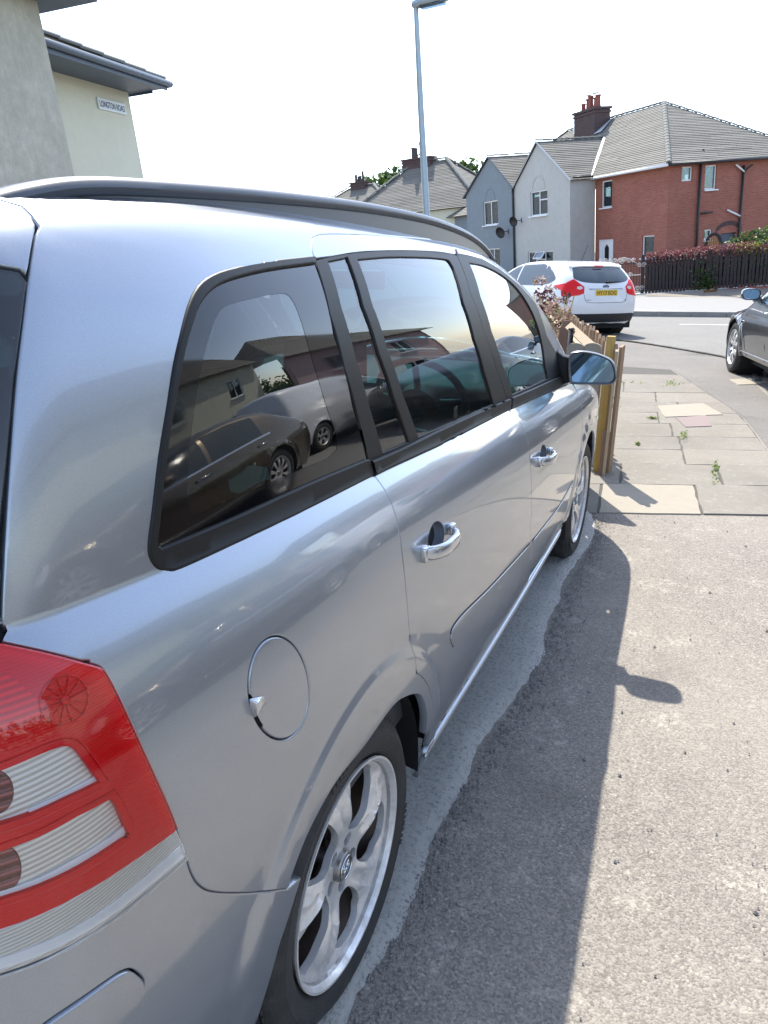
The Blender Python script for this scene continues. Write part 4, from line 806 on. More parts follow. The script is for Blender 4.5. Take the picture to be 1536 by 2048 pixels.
for ya, yb, xs in rows:
    for i in range(len(xs)-1):
        a, b = xs[i]+.005, xs[i+1]-.005; f = lambda x, y: y+(x-.82)*.42; t = .0075+rng.uniform(0, .0035); b1, b2 = b, b-(yb-ya)*.1
        if i == len(xs)-2 and xs[-1] < 2.39:
            bx = lambda y: float(np.interp(y, [5.2, 5.42, 6.4, 7.2, 8.5, 9.7, 10.5], [2.40, 1.98, 1.88, 1.78, 1.44, 1.12, .90]))-.006
            b1 = bx(f(b, ya)); b1 = bx(f(b1, ya)); b2 = bx(f(b1, yb)); b2 = bx(f(b2, yb))
        rough_slab('slab', [(a, f(a, ya)+.005), (b1, f(b1, ya)+.005), (b2, f(b2, yb)-.005), (a-(yb-ya)*.1, f(a, yb)-.005)], M['slab'] if (ya, i) != (3.42, 1) else M['pale_slab'], t)
pal = [g2(1313, 814), g2(1406, 809), g2(1447, 832), g2(1330, 837)]; rough_slab('slab', pal, M['pale_slab'], .016)
pk = [g2(1350, 838), g2(1412, 833), g2(1424, 855), g2(1372, 857)]; rough_slab('slab', pk, M['pink_slab'], .016)
ps3 = [g2(1458, 760), g2(1536, 756), g2(1575, 766), g2(1475, 771)]; o = rough_slab('pale_patch', ps3, M['pale_slab'], .010, None); o['kind'] = 'structure'
# darker footway tarmac to its right
flat('footway_tarmac', [(2.42, 5.2), (2.0, 5.44), (1.90, 6.4), (1.80, 7.2), (1.46, 8.5), (1.14, 9.7), (.92, 10.52), (.2, 10.52), (-1.5, 10.0), (-6, 11.0), (-8, 13.25), (-3, 14.25), (-.59, 14.40), (.32, 13.85), (1.0, 13.15), (1.58, 12.4), (1.86, 11.5), (1.95, 10.7), (1.99, 9.6), (2.21, 7.5), (2.42, 6.0)], M['tarmac2'], .0035)
# rough pale concrete haunching poured along the plot edge, under the car
def conc_mat():
    t = NT('rough_concrete'); v = t.coord(); n = t.noise(v, 3, 6, .7); f = t.noise(v, 70, 5, .75)
    c = t.mix(n, (.52, .50, .455), (.78, .75, .68)); c = t.mix(t.ramp(f, [(.5, (0, 0, 0)), (.75, (1, 1, 1))]), c, (.16, .16, .155))
    t.pbr(Base_Color=c, Roughness=.95, Normal=t.bump(t.noise(v, 110, 6, .8), 1., .012, t.bump(t.noise(t.mapped(v, (3, .8, 1)), 16, 6, .7), 1., .02)), Specular_IOR_Level=.2); return t.m
M['concrete'] = conc_mat()
V = []; Fq = []; ys = np.arange(-2.2, 3.46, .022); nx = 30
wob = np.convolve(rng.normal(0, 1, len(ys)+30), np.ones(15)/15, 'same')[15:15+len(ys)]*.045+np.convolve(rng.normal(0, 1, len(ys)+60), np.ones(31)/31, 'same')[30:30+len(ys)]*.12
ex = spline([-2.2, -.6, -.09, .43, 1.05, 1.49, 2.1, 2.65, 3.2, 3.46], [.86, .90, .915, .905, .935, .955, .93, .945, .92, .86])
hz = rng.normal(0, 1, (len(ys), nx)); hz = (hz+np.roll(hz, 1, 0)+np.roll(hz, 1, 1)+np.roll(hz, -1, 0)+np.roll(hz, -1, 1))/5
for i, y in enumerate(ys):
    e_ = float(ex(y))+wob[i]*.55
    for j in range(nx):
        f = (j/(nx-1))**.6; x = -.7+(e_+.7)*f; edge = max(0, min(1, (e_-x)/.035)); V.append((x, y, .001+edge*(.015+.0035*hz[i, j]+.004*math.sin(y*7+x*9))))
for i in range(len(ys)-1):
    for j in range(nx-1): Fq.append((i*nx+j, i*nx+j+1, (i+1)*nx+j+1, (i+1)*nx+j))
o = mesh('concrete_strip', V, Fq, M['concrete'], smooth=True); o['kind'] = 'structure'
# loose grit along the broken edge and over the tarmac
M['grit'] = simple('grit', (.20, .19, .18), .95, var=.6, sc=3)
mb = MB()
def pebble(x, y, r, z=0.004):
    q = [(1, 0, 0), (-.9, .1, 0), (0, 1, 0), (.1, -.9, 0), (0, 0, .8)]; a = rng.uniform(0, 6.28); V = [(x+r*(p[0]*math.cos(a)-p[1]*math.sin(a))*rng.uniform(.7, 1.2), y+r*(p[0]*math.sin(a)+p[1]*math.cos(a))*rng.uniform(.7, 1.2), z+r*p[2]) for p in q]; mb.add(V, [(0, 2, 4), (2, 1, 4), (1, 3, 4), (3, 0, 4)])
for _ in range(2600):
    y = rng.uniform(-.9, 3.4); x = float(ex(y))+abs(rng.normal(0, .05)); pebble(x, y, rng.uniform(.0018, .0055))
for _ in range(500): pebble(rng.uniform(.95, 2.6), rng.uniform(-.6, 6), rng.uniform(.002, .0048))
for _ in range(60): pebble(rng.uniform(.95, 2.4), rng.uniform(-.3, 4), rng.uniform(.005, .009))
tag(mb.build('loose_grit', M['grit']), 'dark loose grit along the broken tarmac edge beside the car', 'grit', kind='stuff')
# foliage made of many small leaves
def leafmat(name, cols, tr=.35):
    t = NT(name); oi = t.n('NewGeometry').outputs['Random Per Island']; c = t.ramp(oi, [(i/(len(cols)-1), c_) for i, c_ in enumerate(cols)])
    p = t.n('BsdfPrincipled'); t.t.links.new(c, p.inputs['Base Color']); p.inputs['Roughness'].default_value = .55; tl = t.n('BsdfTranslucent'); t.t.links.new(c, tl.inputs[0])
    mx = t.n('MixShader', {0: tr}); t.t.links.new(p.outputs[0], mx.inputs[1]); t.t.links.new(tl.outputs[0], mx.inputs[2]); t.t.links.new(mx.outputs[0], t.out.inputs[0]); return t.m
def leaves(name, pts, size, m, parent=None, nrm=None, jit=.5, aspect=.6):
    P = np.asarray(pts, float); n = len(P); a = rng.normal(0, 1, (n, 3)); a[:, 2] *= .6; a /= np.linalg.norm(a, axis=1)[:, None]; b = rng.normal(0, 1, (n, 3)); b -= (a*b).sum(1)[:, None]*a; b /= np.linalg.norm(b, axis=1)[:, None]
    s_ = (size*(1+jit*rng.uniform(-1, 1, n)))[:, None]; V = np.stack([P-a*s_*.5, P+b*s_*aspect*.5+a*s_*.05, P+a*s_*.5, P-b*s_*aspect*.5+a*s_*.05], 1).reshape(-1, 3)
    me = bpy.data.meshes.new(name); me.vertices.add(4*n); me.vertices.foreach_set('co', V.ravel()); me.loops.add(4*n); me.loops.foreach_set('vertex_index', np.arange(4*n)); me.polygons.add(n); me.polygons.foreach_set('loop_start', np.arange(0, 4*n, 4)); me.update(); me.validate()
    me.materials.append(m); o = bpy.data.objects.new(name, me); COL.objects.link(o)
    if parent: o.parent = parent
    return o
def blob(c, r, n, shell=.55):     # points in clumps through an ellipsoid
    k = max(3, n//40); cc = rng.normal(0, 1, (k, 3)); cc /= np.linalg.norm(cc, axis=1)[:, None]; cc *= (rng.uniform(shell, 1, k)**.7)[:, None]; i = rng.integers(0, k, n); p = cc[i]+rng.normal(0, .13, (n, 3)); return np.array(c)+p*np.array(r)
M['leaf'] = leafmat('green_leaf', [(.02, .05, .012), (.05, .10, .02), (.09, .15, .03)])
M['leaf_y'] = leafmat('yellow_green_leaf', [(.10, .17, .02), (.22, .30, .03), (.38, .42, .06)])
M['leaf_r'] = leafmat('red_purple_leaf', [(.05, .012, .018), (.10, .02, .028), (.16, .04, .04)], .25)
M['leaf_rt'] = leafmat('red_shoot_leaf', [(.10, .018, .026), (.17, .035, .04), (.26, .085, .07)], .25)
M['leaf_w'] = leafmat('weed_leaf', [(.10, .17, .03), (.20, .28, .06), (.30, .34, .10)])
for (u, v, n, sx, sy) in ((1366, 874, 60, .02, .10), (1430, 948, 26, .012, .16), (1238, 766, 30, .14, .03), (1345, 770, 40, .05, .12), (1228, 798, 14, .03, .02), (1228, 816, 12, .02, .04), (1275, 892, 6, .01, .01), (1305, 840, 8, .02, .01)):
    c = gnd((u, v)); n = max(n, 60); w_ = leaves('weed_tuft', np.stack([c[0]+rng.normal(0, sx, n), c[1]+rng.normal(0, sy, n), .018+np.abs(rng.normal(0, .008, n))], 1), .022, M['leaf_w'])
    tag(w_, {1366: 'bright green weed tuft in the joint below the pinkish slab', 1430: 'dry yellowish weeds in the long joint by the dark tarmac', 1238: 'thin weed line at the fence foot beyond the mirror', 1345: 'small weeds in the cross joint near the pale flagstones', 1228: 'tiny weed at the foot of the fence post, farther one' if v == 798 else 'tiny weed at the foot of the fence post, nearer one', 1275: 'single dark weed sprig in a slab joint', 1305: 'small weed beside the pale square slab'}[u], 'weed', 'weeds in the paving joints')

# ------------------------------------------------------------------ upright frames for buildings (gravity is -UP in this frame)
def heading(a): d = np.array([math.cos(R(a)), math.sin(R(a)), 0.]); d = d-UP*(d@UP); return d/np.linalg.norm(d)
class Plot:
    """local axes: X along heading a, Y to its left, Z up against gravity"""
    def __init__(s, O, a): s.O = np.array(O, float); s.x = heading(a); s.y = np.cross(UP, s.x); s.z = UP; s.M = Matrix(((s.x[0], s.y[0], s.z[0], s.O[0]), (s.x[1], s.y[1], s.z[1], s.O[1]), (s.x[2], s.y[2], s.z[2], s.O[2]), (0, 0, 0, 1)))
    def at(s, uv, axis, val=0.):
        d = ray(uv)[0]; n = (s.x, s.y, s.z)[axis]; t = (val-(CAM-s.O)@n)/(d@n); Q = CAM+d*t-s.O; return np.array([Q@s.x, Q@s.y, Q@s.z])
def towards(uv, D): d = ray(uv)[0]; return CAM+d*(D/math.hypot(d[0], d[1]))
def brick_mat(name, c1, c2, mortar, sc=1.0, swap=False):
    t = NT(name); v = t.coord(); s = t.n('SeparateXYZ', {'Vector': v}); h = t.math('ADD', s.outputs[0], s.outputs[1]); cv = t.n('CombineXYZ', {0: h, 1: s.outputs[2], 2: 0.}).outputs[0]
    b = t.n('TexBrick', {'Vector': cv, 'Color1': (*c1, 1), 'Color2': (*c2, 1), 'Mortar': (*mortar, 1), 'Scale': sc, 'Mortar Size': .008, 'Brick Width': .225, 'Row Height': .075, 'Bias': 0., 'Mortar Smooth': .2}); b.offset = .5
    n = t.noise(v, .8, 5, .6); c = t.mix(t.math('MULTIPLY', t.ramp(n, [(.4, (0, 0, 0)), (.7, (1, 1, 1))]), .35), b.outputs[0], tuple(q*.55 for q in c1)); c = t.mix(t.math('MULTIPLY', t.noise(v, 9, 3), .25), c, (.34, .20, .15))
    t.pbr(Base_Color=c, Roughness=.9, Normal=t.bump(b.outputs['Fac'], -.5, .006)); return t.m
M['brick'] = brick_mat('red_brick', (.255, .060, .038), (.34, .095, .06), (.27, .19, .15))
M['stack_brick'] = brick_mat('sooty_brick', (.030, .020, .026), (.045, .028, .034), (.045, .038, .04))
def render_mat(name, col, streak=.4, rough_bump=.2, sc=3):
    t = NT(name); v = t.coord(); n = t.noise(v, sc, 6, .7); s = t.noise(t.mapped(v, (3, 3, .25)), 2.2, 5, .65)
    c = t.mix(t.math('MULTIPLY', t.ramp(n, [(.40, (0, 0, 0)), (.68, (1, 1, 1))]), streak), col, tuple(q*.62 for q in col)); c = t.mix(t.math('MULTIPLY', t.ramp(s, [(.5, (0, 0, 0)), (.75, (1, 1, 1))]), streak*.7), c, tuple(q*w for q, w in zip(col, (.66, .68, .60))))
    fs = t.noise(v, 7 if rough_bump > .5 else 5, 6, .75); c = t.mix(t.math('MULTIPLY', t.ramp(fs, [(.42, (0, 0, 0)), (.62, (1, 1, 1))]), .5 if rough_bump > .5 else .12), c, tuple(q*.66 for q in col)); t.pbr(Base_Color=c, Roughness=.93, Normal=t.bump(t.noise(v, 60, 4, .7), rough_bump, .02 if rough_bump > .5 else .01), Specular_IOR_Level=.2); return t.m
M['r_white'] = render_mat('white_render', (.46, .465, .44), .22); M['r_grey'] = render_mat('blue_grey_render', (.215, .25, .275), .2); M['r_rough'] = render_mat('pebbledash_render', (.58, .56, .47), .75, 1., 1.6); M['r_cream'] = render_mat('pale_green_grey_render', (.62, .61, .49), .12, .25, 1.2)
M['r_pink'] = render_mat('pinkish_render', (.46, .33, .32), .25)
def tile_mat(name, col):
    t = NT(name); v = t.coord(); n = t.noise(v, 1.3, 5, .6); ri = t.n('NewGeometry').outputs['Random Per Island']
    c = t.mix(ri, tuple(q*.82 for q in col), tuple(q*1.16 for q in col)); c = t.mix(t.math('MULTIPLY', t.ramp(n, [(.45, (0, 0, 0)), (.7, (1, 1, 1))]), .45), c, tuple(q*w for q, w in zip(col, (.62, .66, .55)))); c = t.mix(t.math('MULTIPLY', t.noise(v, 30, 4, .7), .3), c, (.09, .09, .085))
    t.pbr(Base_Color=c, Roughness=.85, Specular_IOR_Level=.25, Normal=t.bump(t.noise(v, 50, 3), .2, .01)); return t.m
M['tile'] = tile_mat('grey_roof_tile', (.20, .19, .17)); M['ridge'] = tile_mat('ridge_tile', (.17, .175, .165)); M['pvc'] = simple('white_pvc', (.74, .76, .78), .4, var=.04); M['pane'] = glass('house_pane', (.40, .50, .56), refl=.8, dirt=.0)
M['curtain'] = simple('net_curtain', (.42, .44, .45), .95, var=.2, sc=14); M['roomdark'] = simple('room_inside', (.03, .035, .04), .95); M['pipe'] = simple('black_pipe', (.02, .02, .022), .5); M['pot_red'] = simple('terracotta', (.24, .07, .05), .85, var=.2); M['pot_dark'] = simple('sooty_pot', (.06, .055, .055), .9); M['lead'] = simple('lead_flashing', (.40, .43, .46), .5, var=.15); M['fascia'] = simple('blue_grey_fascia', (.06, .085, .12), .5); M['iron'] = simple('black_iron', (.012, .012, .013), .5); M['scroll'] = simple('white_scroll', (.66, .64, .60), .6); M['soffit'] = simple('soffit_white', (.55, .57, .58), .6)
def roof_plane(name, quad, parent, m='tile', course=.21, th=.026, side=None):
    """tiled slope from its outline: quad = eaves a -> eaves b -> top b -> top a; laid in lapping courses"""
    a, b, c, d = [np.array(q, float) for q in quad]; L = max(np.linalg.norm(d-a), np.linalg.norm(c-b)); n = max(2, int(L/course)); nrm = np.cross(b-a, d-a); nrm /= np.linalg.norm(nrm)
    if nrm[2] < 0: nrm = -nrm
    mb = MB()
    for i in range(n):
        f0, f1 = i/n, min(1, (i+1.25)/n); p = [a+(d-a)*f0, b+(c-b)*f0, b+(c-b)*f1, a+(d-a)*f1]; W = np.linalg.norm(p[1]-p[0]); k = max(1, int(W/2.6)); st = (i % 2)*.5
        for j in range(k):
            g0, g1 = (j+(rng.uniform(-.3, .3) if 0 < j else 0))/k, (j+1.3)/k if j < k-1 else 1.; q = [p[0]+(p[1]-p[0])*g0, p[0]+(p[1]-p[0])*g1, p[3]+(p[2]-p[3])*g1, p[3]+(p[2]-p[3])*g0]; dz = rng.uniform(0, .004)+.0015*j
            V = [q[0]+nrm*(.030+th+dz), q[1]+nrm*(.030+th+dz), q[2]+nrm*(.030+dz), q[3]+nrm*(.030+dz), q[0]+nrm*.018, q[1]+nrm*.018]; mb.add(V, [(0, 1, 2, 3), (4, 5, 1, 0)])
    o = mb.build(name, M[m], parent); k = mesh('roof_boarding', [a+nrm*.012, b+nrm*.012, c+nrm*.012, d+nrm*.012], [(0, 1, 2, 3)], M['roomdark'], o); return o
def ridge_tiles(p, q, parent, r=.09, step=.42, m='ridge'):
    p, q = Vector(p), Vector(q); L = (q-p).length; n = max(1, int(L/step)); t = (q-p)/L; a = t.cross(Vector((0, 0, 1))).normalized(); u = a.cross(t); me = None
    if n > 60: n = 60
    for i in range(n):
        c = p+t*(L*(i+.5)/n); ln = L/n*1.06; R3 = Matrix((tuple(t), tuple(a), tuple(u))).transposed().to_4x4(); Mx = Matrix.Translation(c+u*(.012)) @ R3 @ Matrix.Rotation(.05, 4, 'Y')
        if me is None:
            k = MB(); V = []; 
            for x in (-ln/2, ln/2):
                for w in range(7): an = math.pi*w/6; V.append((x, r*math.cos(an)*1.15, r*math.sin(an)*.8))
            k.add(V, [(w, w+1, w+8, w+7) for w in range(6)]+[tuple(range(7)), tuple(range(13, 6, -1))]); o = k.build('ridge_tile', M[m], parent, M=Mx); me = o.data
        else: o = bpy.data.objects.new('ridge_tile', me); COL.objects.link(o); o.parent = parent; o.matrix_basis = Mx
def wall_poly(name, pts, holes, origin, ux, uz, nrm, m, parent, th=.25):
    """wall face with real openings: pts/holes in (along, up); reveals go inwards against nrm"""
    P = np.array(pts, float); P = P if area(P) > 0 else P[::-1]; hs = []
    for h in holes: h = np.array(h, float); hs.append(h if area(h) < 0 else h[::-1])
    al = [P]+hs; ed = []; b = 0
    for q in al: ed += [(b+i, b+(i+1) % len(q)) for i in range(len(q))]; b += len(q)
    vs, es, fs, _, _, _ = delaunay_2d_cdt([Vector(p) for p in np.concatenate(al)], ed, [], 0, 1e-6); VV = np.array([(v.x, v.y) for v in vs]); T = np.array([f for f in fs if len(f) == 3]); Cn = VV[T].mean(1); k = inpoly(Cn, P)
    for h in hs: k &= ~inpoly(Cn, h)
    T = T[k]; o3, ux, uz, nrm = [np.array(q, float) for q in (origin, ux, uz, nrm)]; W = lambda q, d=0: o3+ux*q[0]+uz*q[1]-nrm*d
    V = [W(q) for q in VV]; F = [tuple(t) for t in T]
    for q in al:
        b = len(V); n = len(q); V += [W(p) for p in q]+[W(p, th) for p in q]; F += [(b+i, b+(i+1) % n, b+n+(i+1) % n, b+n+i) for i in range(n)]
    o = MB().add(V, F).build(name, M[m], parent); return o
def window(parent, origin, ux, nrm, x0, x1, z0, z1, lights=(1,), fw=.06, inset=.10, trans=None, net=True, sill=True, open_top=None):
    """framed window: lights = vertical divisions, trans = height fraction of a transom per light (or None)"""
    ux, nrm, o3 = [np.array(q, float) for q in (ux, nrm, origin)]; uz = np.array([0, 0, 1.]); Mx = Matrix(((ux[0], -nrm[0], 0, o3[0]), (ux[1], -nrm[1], 0, o3[1]), (ux[2], -nrm[2], 1, o3[2]), (0, 0, 0, 1)))
    mb = MB(); w, h = x1-x0, z1-z0
    mb.box((x0+fw/2, inset, (z0+z1)/2), (fw, .07, h)); mb.box((x1-fw/2, inset, (z0+z1)/2), (fw, .07, h)); mb.box(((x0+x1)/2, inset, z0+fw/2), (w-2*fw, .07, fw)); mb.box(((x0+x1)/2, inset, z1-fw/2), (w-2*fw, .07, fw))
    tot = sum(lights); x = x0; xs = [x0]
    for i, l in enumerate(lights):
        xa = x; x += w*l/tot; xs.append(x)
        if i < len(lights)-1: mb.box((x, inset, (z0+z1)/2), (fw*.9, .068, h-2*fw))
        if trans and trans[i]: zt = z0+h*trans[i]; mb.box(((xa+x)/2, inset, zt), (w*l/tot-fw*.9 if 0 < i < len(lights)-1 else w*l/tot-fw*1.45, .066, fw*.9))
    fr = mb.build('window', M['pvc'], parent, M=Mx); g = MB(); g.box(((x0+x1)/2, inset+.005, (z0+z1)/2), (w-fw*1.2, .012, h-fw*1.2)); g.build('pane', M['pane'], fr)
    bk = MB(); bk.box(((x0+x1)/2, inset+.62, (z0+z1)/2), (w+.5, .02, h+.4)); bk.box(((x0+x1)/2, inset+.34, z1+.03), (w+.2, .5, .02)); bk.build('room_back', M['roomdark'], fr)
    if net: nb = MB(); k = 24; nb.add([(x0+fw+(w-2*fw)*i/k, inset+.09+.015*(i % 2), z) for z in (z0+fw, z0+fw+(h-2*fw)*net) for i in range(k+1)], [(i, i+1, k+2+i, k+1+i) for i in range(k)]); nb.build('curtain', M['curtain'], fr)
    if sill: sb = MB(); sb.box(((x0+x1)/2, -.02, z0-.03), (w+.10, .20, .05)); sb.build('window_sill', M['pvc'], fr)
    if open_top is not None:
        i = open_top; xa, xb = xs[i]+.02, xs[i+1]-.02; zt = z0+h*trans[i]; sb = MB(); hh = z1-zt
        Mo = Matrix.Translation((0, inset-.04, z1-.04)) @ Matrix.Rotation(R(-38), 4, 'X') @ Matrix.Translation((0, 0, -z1)); 
        for q in (((xa+.03), zt+hh/2, .05, hh), ((xb-.03), zt+hh/2, .05, hh)): sb.box((q[0], 0, q[1]), (q[2], .05, q[3]), Mo)
        for zz in (zt+.03, z1-.03): sb.box(((xa+xb)/2, 0, zz), (xb-xa-.1, .05, .05), Mo)
        ob = sb.build('open_vent', M['pvc'], fr); gb = MB(); gb.box(((xa+xb)/2, 0, zt+hh/2), (xb-xa-.08, .01, hh-.08), Mo); gb.build('pane', M['pane'], fr); bpy.data.objects.remove(ob) if False else None
    return fr
def rect(x0, x1, z0, z1): return [(x0, z0), (x1, z0), (x1, z1), (x0, z1)]
def chimney(parent, c, w, d, z0, z1, pots, m='stack_brick', potm='pot_red', ang=0):
    st = empty_part = MB(); st.box((c[0], c[1], (z0+z1)/2), (d, w, z1-z0)); st.box((c[0], c[1], z1-.22), (d+.10, w+.10, .10)); st.box((c[0], c[1], z1-.04), (d+.16, w+.16, .12)); s_ = st.build('chimney', M[m], parent)
    for i, (fy, fx, h, r) in enumerate(pots):
        p = MB(); p.lathe([(0, r*1.05), (h*.85, r*.86), (h*.87, r*1.1), (h, r*1.1), (h, r*.75), (h*.4, r*.7)], 14, 'z', (c[0]+(fx if w > d else fy)*d*.5, c[1]+(fy if w > d else fx)*w*.5, z1+.01)); p.build('chimney_pot', M[potm], s_, smooth=True, auto=40)
    return s_
# ------------------------------------------------------------------ the brick house and its rendered neighbours across the street
Ob = towards((1339, 328), 37)-UP*5.0; H = Plot(Ob, 45)
yw = H.at((1191, 355), 0)[1]; xp = H.at((1140, 354), 1, yw)[0]          # brick front width; how far the gables stand forward
EV = 5.0
brick = empty('brick_house', H.M); tag(brick, 'red brick house with hipped grey tiled roof and tall chimney behind the dark hedge', 'house')
# front wall: plane X=0, running along +Y (ux=+Y, outward -X)
def fr_rect(u0, v0, u1, v1, ax=0, val=0., k=1):
    a, b, c, d = H.at((u0, v0), ax, val), H.at((u1, v1), ax, val), H.at((u0, v1), ax, val), H.at((u1, v0), ax, val); i = 1 if ax == 0 else 0
    xs = sorted([(a[i]+c[i])/2, (b[i]+d[i])/2]); zs = sorted([(a[2]+d[2])/2, (b[2]+c[2])/2]); return xs[0], xs[1], zs[0], zs[1]
w1 = fr_rect(1203, 361, 1224, 415); dr = fr_rect(1197, 479, 1226, 531); w2 = fr_rect(1284, 471, 1308, 516); dr = (dr[0], dr[1], .12, dr[3])
wall_poly('front_wall', rect(.0, yw-.02, -1.5, EV+.1), [rect(*w1), rect(*w2), rect(*dr)], (0, 0, 0), (0, 1, 0), (0, 0, 1), (-1, 0, 0), 'brick', brick)
window(brick, (0, 0, 0), (0, 1, 0), (-1, 0, 0), *w1, lights=(1,), net=.4); window(brick, (0, 0, 0), (0, 1, 0), (-1, 0, 0), *w2, lights=(1,), net=1.)
mb = MB(); x0, x1, z0, z1 = dr; f_ = .07
for q in (((x0+f_/2), (z0+z1)/2, f_, z1-z0), ((x1-f_/2), (z0+z1)/2, f_, z1-z0), ((x0+x1)/2, z1-f_/2, x1-x0-2*f_, f_)): mb.box((.08, q[0], q[1]), (.08, q[2], q[3]))
mb.box((.10, (x0+x1)/2, (z0+z1-f_)/2), (.05, x1-x0-2*f_, z1-z0-f_)); dd = mb.build('front_door', M['pvc'], brick); cx_ = (x0+x1)/2
g = MB(); zz = z0+.95; g.add([(.072, cx_+a, b) for a, b in ((-.16, zz), (.16, zz), (.16, zz+.62), (.0, zz+.78), (-.16, zz+.62))]+[(.06, cx_+a, b) for a, b in ((-.16, zz), (.16, zz), (.16, zz+.62), (.0, zz+.78), (-.16, zz+.62))], [(9, 8, 7, 6, 5), (0, 1, 2, 3, 4)]+[(i, (i+1) % 5, (i+1) % 5+5, i+5) for i in range(5)]); g.build('door_light', M['black_gloss'], dd)
g = MB(); g.box((.068, cx_, z1-.38), (.012, .16, .09)); g.build('number_plate', M['iron'], dd); g = MB(); g.box((.05, x0+.13, z0+1.0), (.05, .03, .12)); g.build('door_handle', M['chrome'], dd)
g = MB(); g.box((-.5, cx_, -.15), (1.0, 1.1, .24)); g.build('doorstep', M['kerb'], brick)
# side wall: plane Y=0 along +X
v1_ = fr_rect(1364, 333, 1385, 362, 1); v2_ = fr_rect(1410, 330, 1433, 379, 1); v3_ = fr_rect(1408, 459, 1424, 480, 1); v4_ = fr_rect(1440, 466, 1466, 500, 1); v4_ = (v4_[0], v4_[1]+.15, v4_[2]-.6, v4_[3])
wall_poly('side_wall', rect(.252, 10.2, -1.5, EV+.1), [rect(*v1_), rect(*v2_), rect(*v3_), rect(*v4_)], (0, 0, 0), (1, 0, 0), (0, 0, 1), (0, -1, 0), 'brick', brick)
window(brick, (0, 0, 0), (1, 0, 0), (0, -1, 0), *v1_, net=0, sill=False); window(brick, (0, 0, 0), (1, 0, 0), (0, -1, 0), *v2_, net=.9); window(brick, (0, 0, 0), (1, 0, 0), (0, -1, 0), *v3_, net=0)
g = MB(); g.box(((v4_[0]+v4_[1])/2, .14, (v4_[2]+v4_[3])/2), (v4_[1]-v4_[0], .05, v4_[3]-v4_[2])); g.build('back_door', M['fascia'], brick)
for u, v0, v1 in ((1402, 327, 500), (1488, 330, 520)):
    p0, p1 = H.at((u, v0), 1, -.09), H.at((u-5, v1), 1, -.09); mb = MB(); mb.tube([(p0[0], -.09, p0[2]-.0), (p0[0], -.09, p1[2]-1.5)], .055, 10); mb.build('downpipe', M['pipe'], brick, smooth=True)
for (a, b) in (((1402, 427), (1425, 424)), ((1455, 420), (1480, 432)), ((1472, 329), (1488, 343)), ((1505, 329), (1489, 343))):
    p0, p1 = H.at(a, 1, -.12), H.at(b, 1, -.12); mb = MB(); mb.tube([p0, p1], .04, 8); mb.build('waste_pipe', M['pvc'] if b == (1488, 343) or a == (1455, 420) else M['pipe'], brick, smooth=True)
for u, v in ((1454, 465),):
    V = []; 
    for k in range(9):
        a = math.pi*(.2+.6*k/8); c = ((v4_[0]+v4_[1])/2, v4_[3]-.42); V.append((c[0]-.95*math.cos(a), c[1]+.75*math.sin(a)))
    for k in range(8):
        g = MB(); a, b = V[k], V[k+1]; g.add([(a[0], -.012, a[1]), (b[0]-.01, -.012, b[1]), (b[0]-.01, -.012, b[1]+.20), (a[0], -.012, a[1]+.20), (a[0], .05, a[1]), (b[0]-.01, .05, b[1]), (b[0]-.01, .05, b[1]+.20), (a[0], .05, a[1]+.20)], [(0, 1, 2, 3), (3, 2, 6, 7), (0, 3, 7, 4), (1, 5, 6, 2), (0, 4, 5, 1)]); g.build('arch_brick', M['stack_brick'], brick)
# roof: hipped, ridge along Y
ov = .32; XR = 4.0; ra = H.at((1328, 207), 0, XR); zr = ra[2]; yr0 = ra[1]; yL = 17.2
eA = (-ov, -ov, EV-.02); eB = (-ov, yL+ov, EV-.02); eC = (2*XR+ov, -ov, EV-.02); rA = (XR, yr0, zr); rB = (XR, yL-4.0, zr)
roof_plane('roof_slope', (eA, eB, rB, rA), brick); roof_plane('roof_slope', (eC, eA, rA, rA), brick); roof_plane('roof_slope', ((2*XR+ov, yL+ov, EV-.02), eC, rA, rB), brick); roof_plane('roof_slope', (eB, (2*XR+ov, yL+ov, EV-.02), rB, rB), brick)
up_ = lambda p, d=.05: (p[0], p[1], p[2]+d)
ridge_tiles(up_(eA), up_(rA), brick, r=.10, step=.36); ridge_tiles(up_(rA), up_(rB), brick); ridge_tiles(up_(rA), up_(eC), brick); ridge_tiles(up_(rB), up_(eB), brick)
mb = MB(); mb.tube([(-ov-.06, -ov, EV-.05), (-ov-.06, yw, EV-.05)], .06, 8); mb.build('gutter', M['pvc'], brick, smooth=True); mb = MB(); mb.tube([(-ov, -ov-.06, EV-.05), (2*XR+ov, -ov-.06, EV-.05)], .06, 8); mb.build('gutter', M['pipe'], brick, smooth=True)
mb = MB(); mb.box((-ov/2, yw/2, EV-.06), (ov, yw+.6, .03)); mb.box((XR, -ov/2, EV-.065), (2*XR, ov, .03)); mb.build('soffit', M['soffit'], brick)
mb = MB(); mb.tube([(1.0, .9, EV+.6), (1.0, .9, EV+1.25)], .05, 8); q = H.at((1405, 320), 1, .5); mb = MB(); mb.tube([(q[0], .5, q[2]-.15), (q[0], .5, q[2]+.45)], .06, 8); mb.build('vent_pipe', M['pot_dark'], brick, smooth=True)
ca, cb = H.at((1150, 215), 0, 3.3), H.at((1218, 212), 0, 3.3); cyc = (ca[1]+cb[1])/2+.1; cw = 1.9; zt = (ca[2]+cb[2])/2-.15
st_ = chimney(brick, (3.4, cyc, 0), cw, 1.0, zr-1.6, zt, [(-.72, -.2, .62, .15), (-.36, .1, .55, .16), (.0, -.15, .68, .15), (.36, .1, .60, .16), (.74, -.1, .42, .13)])
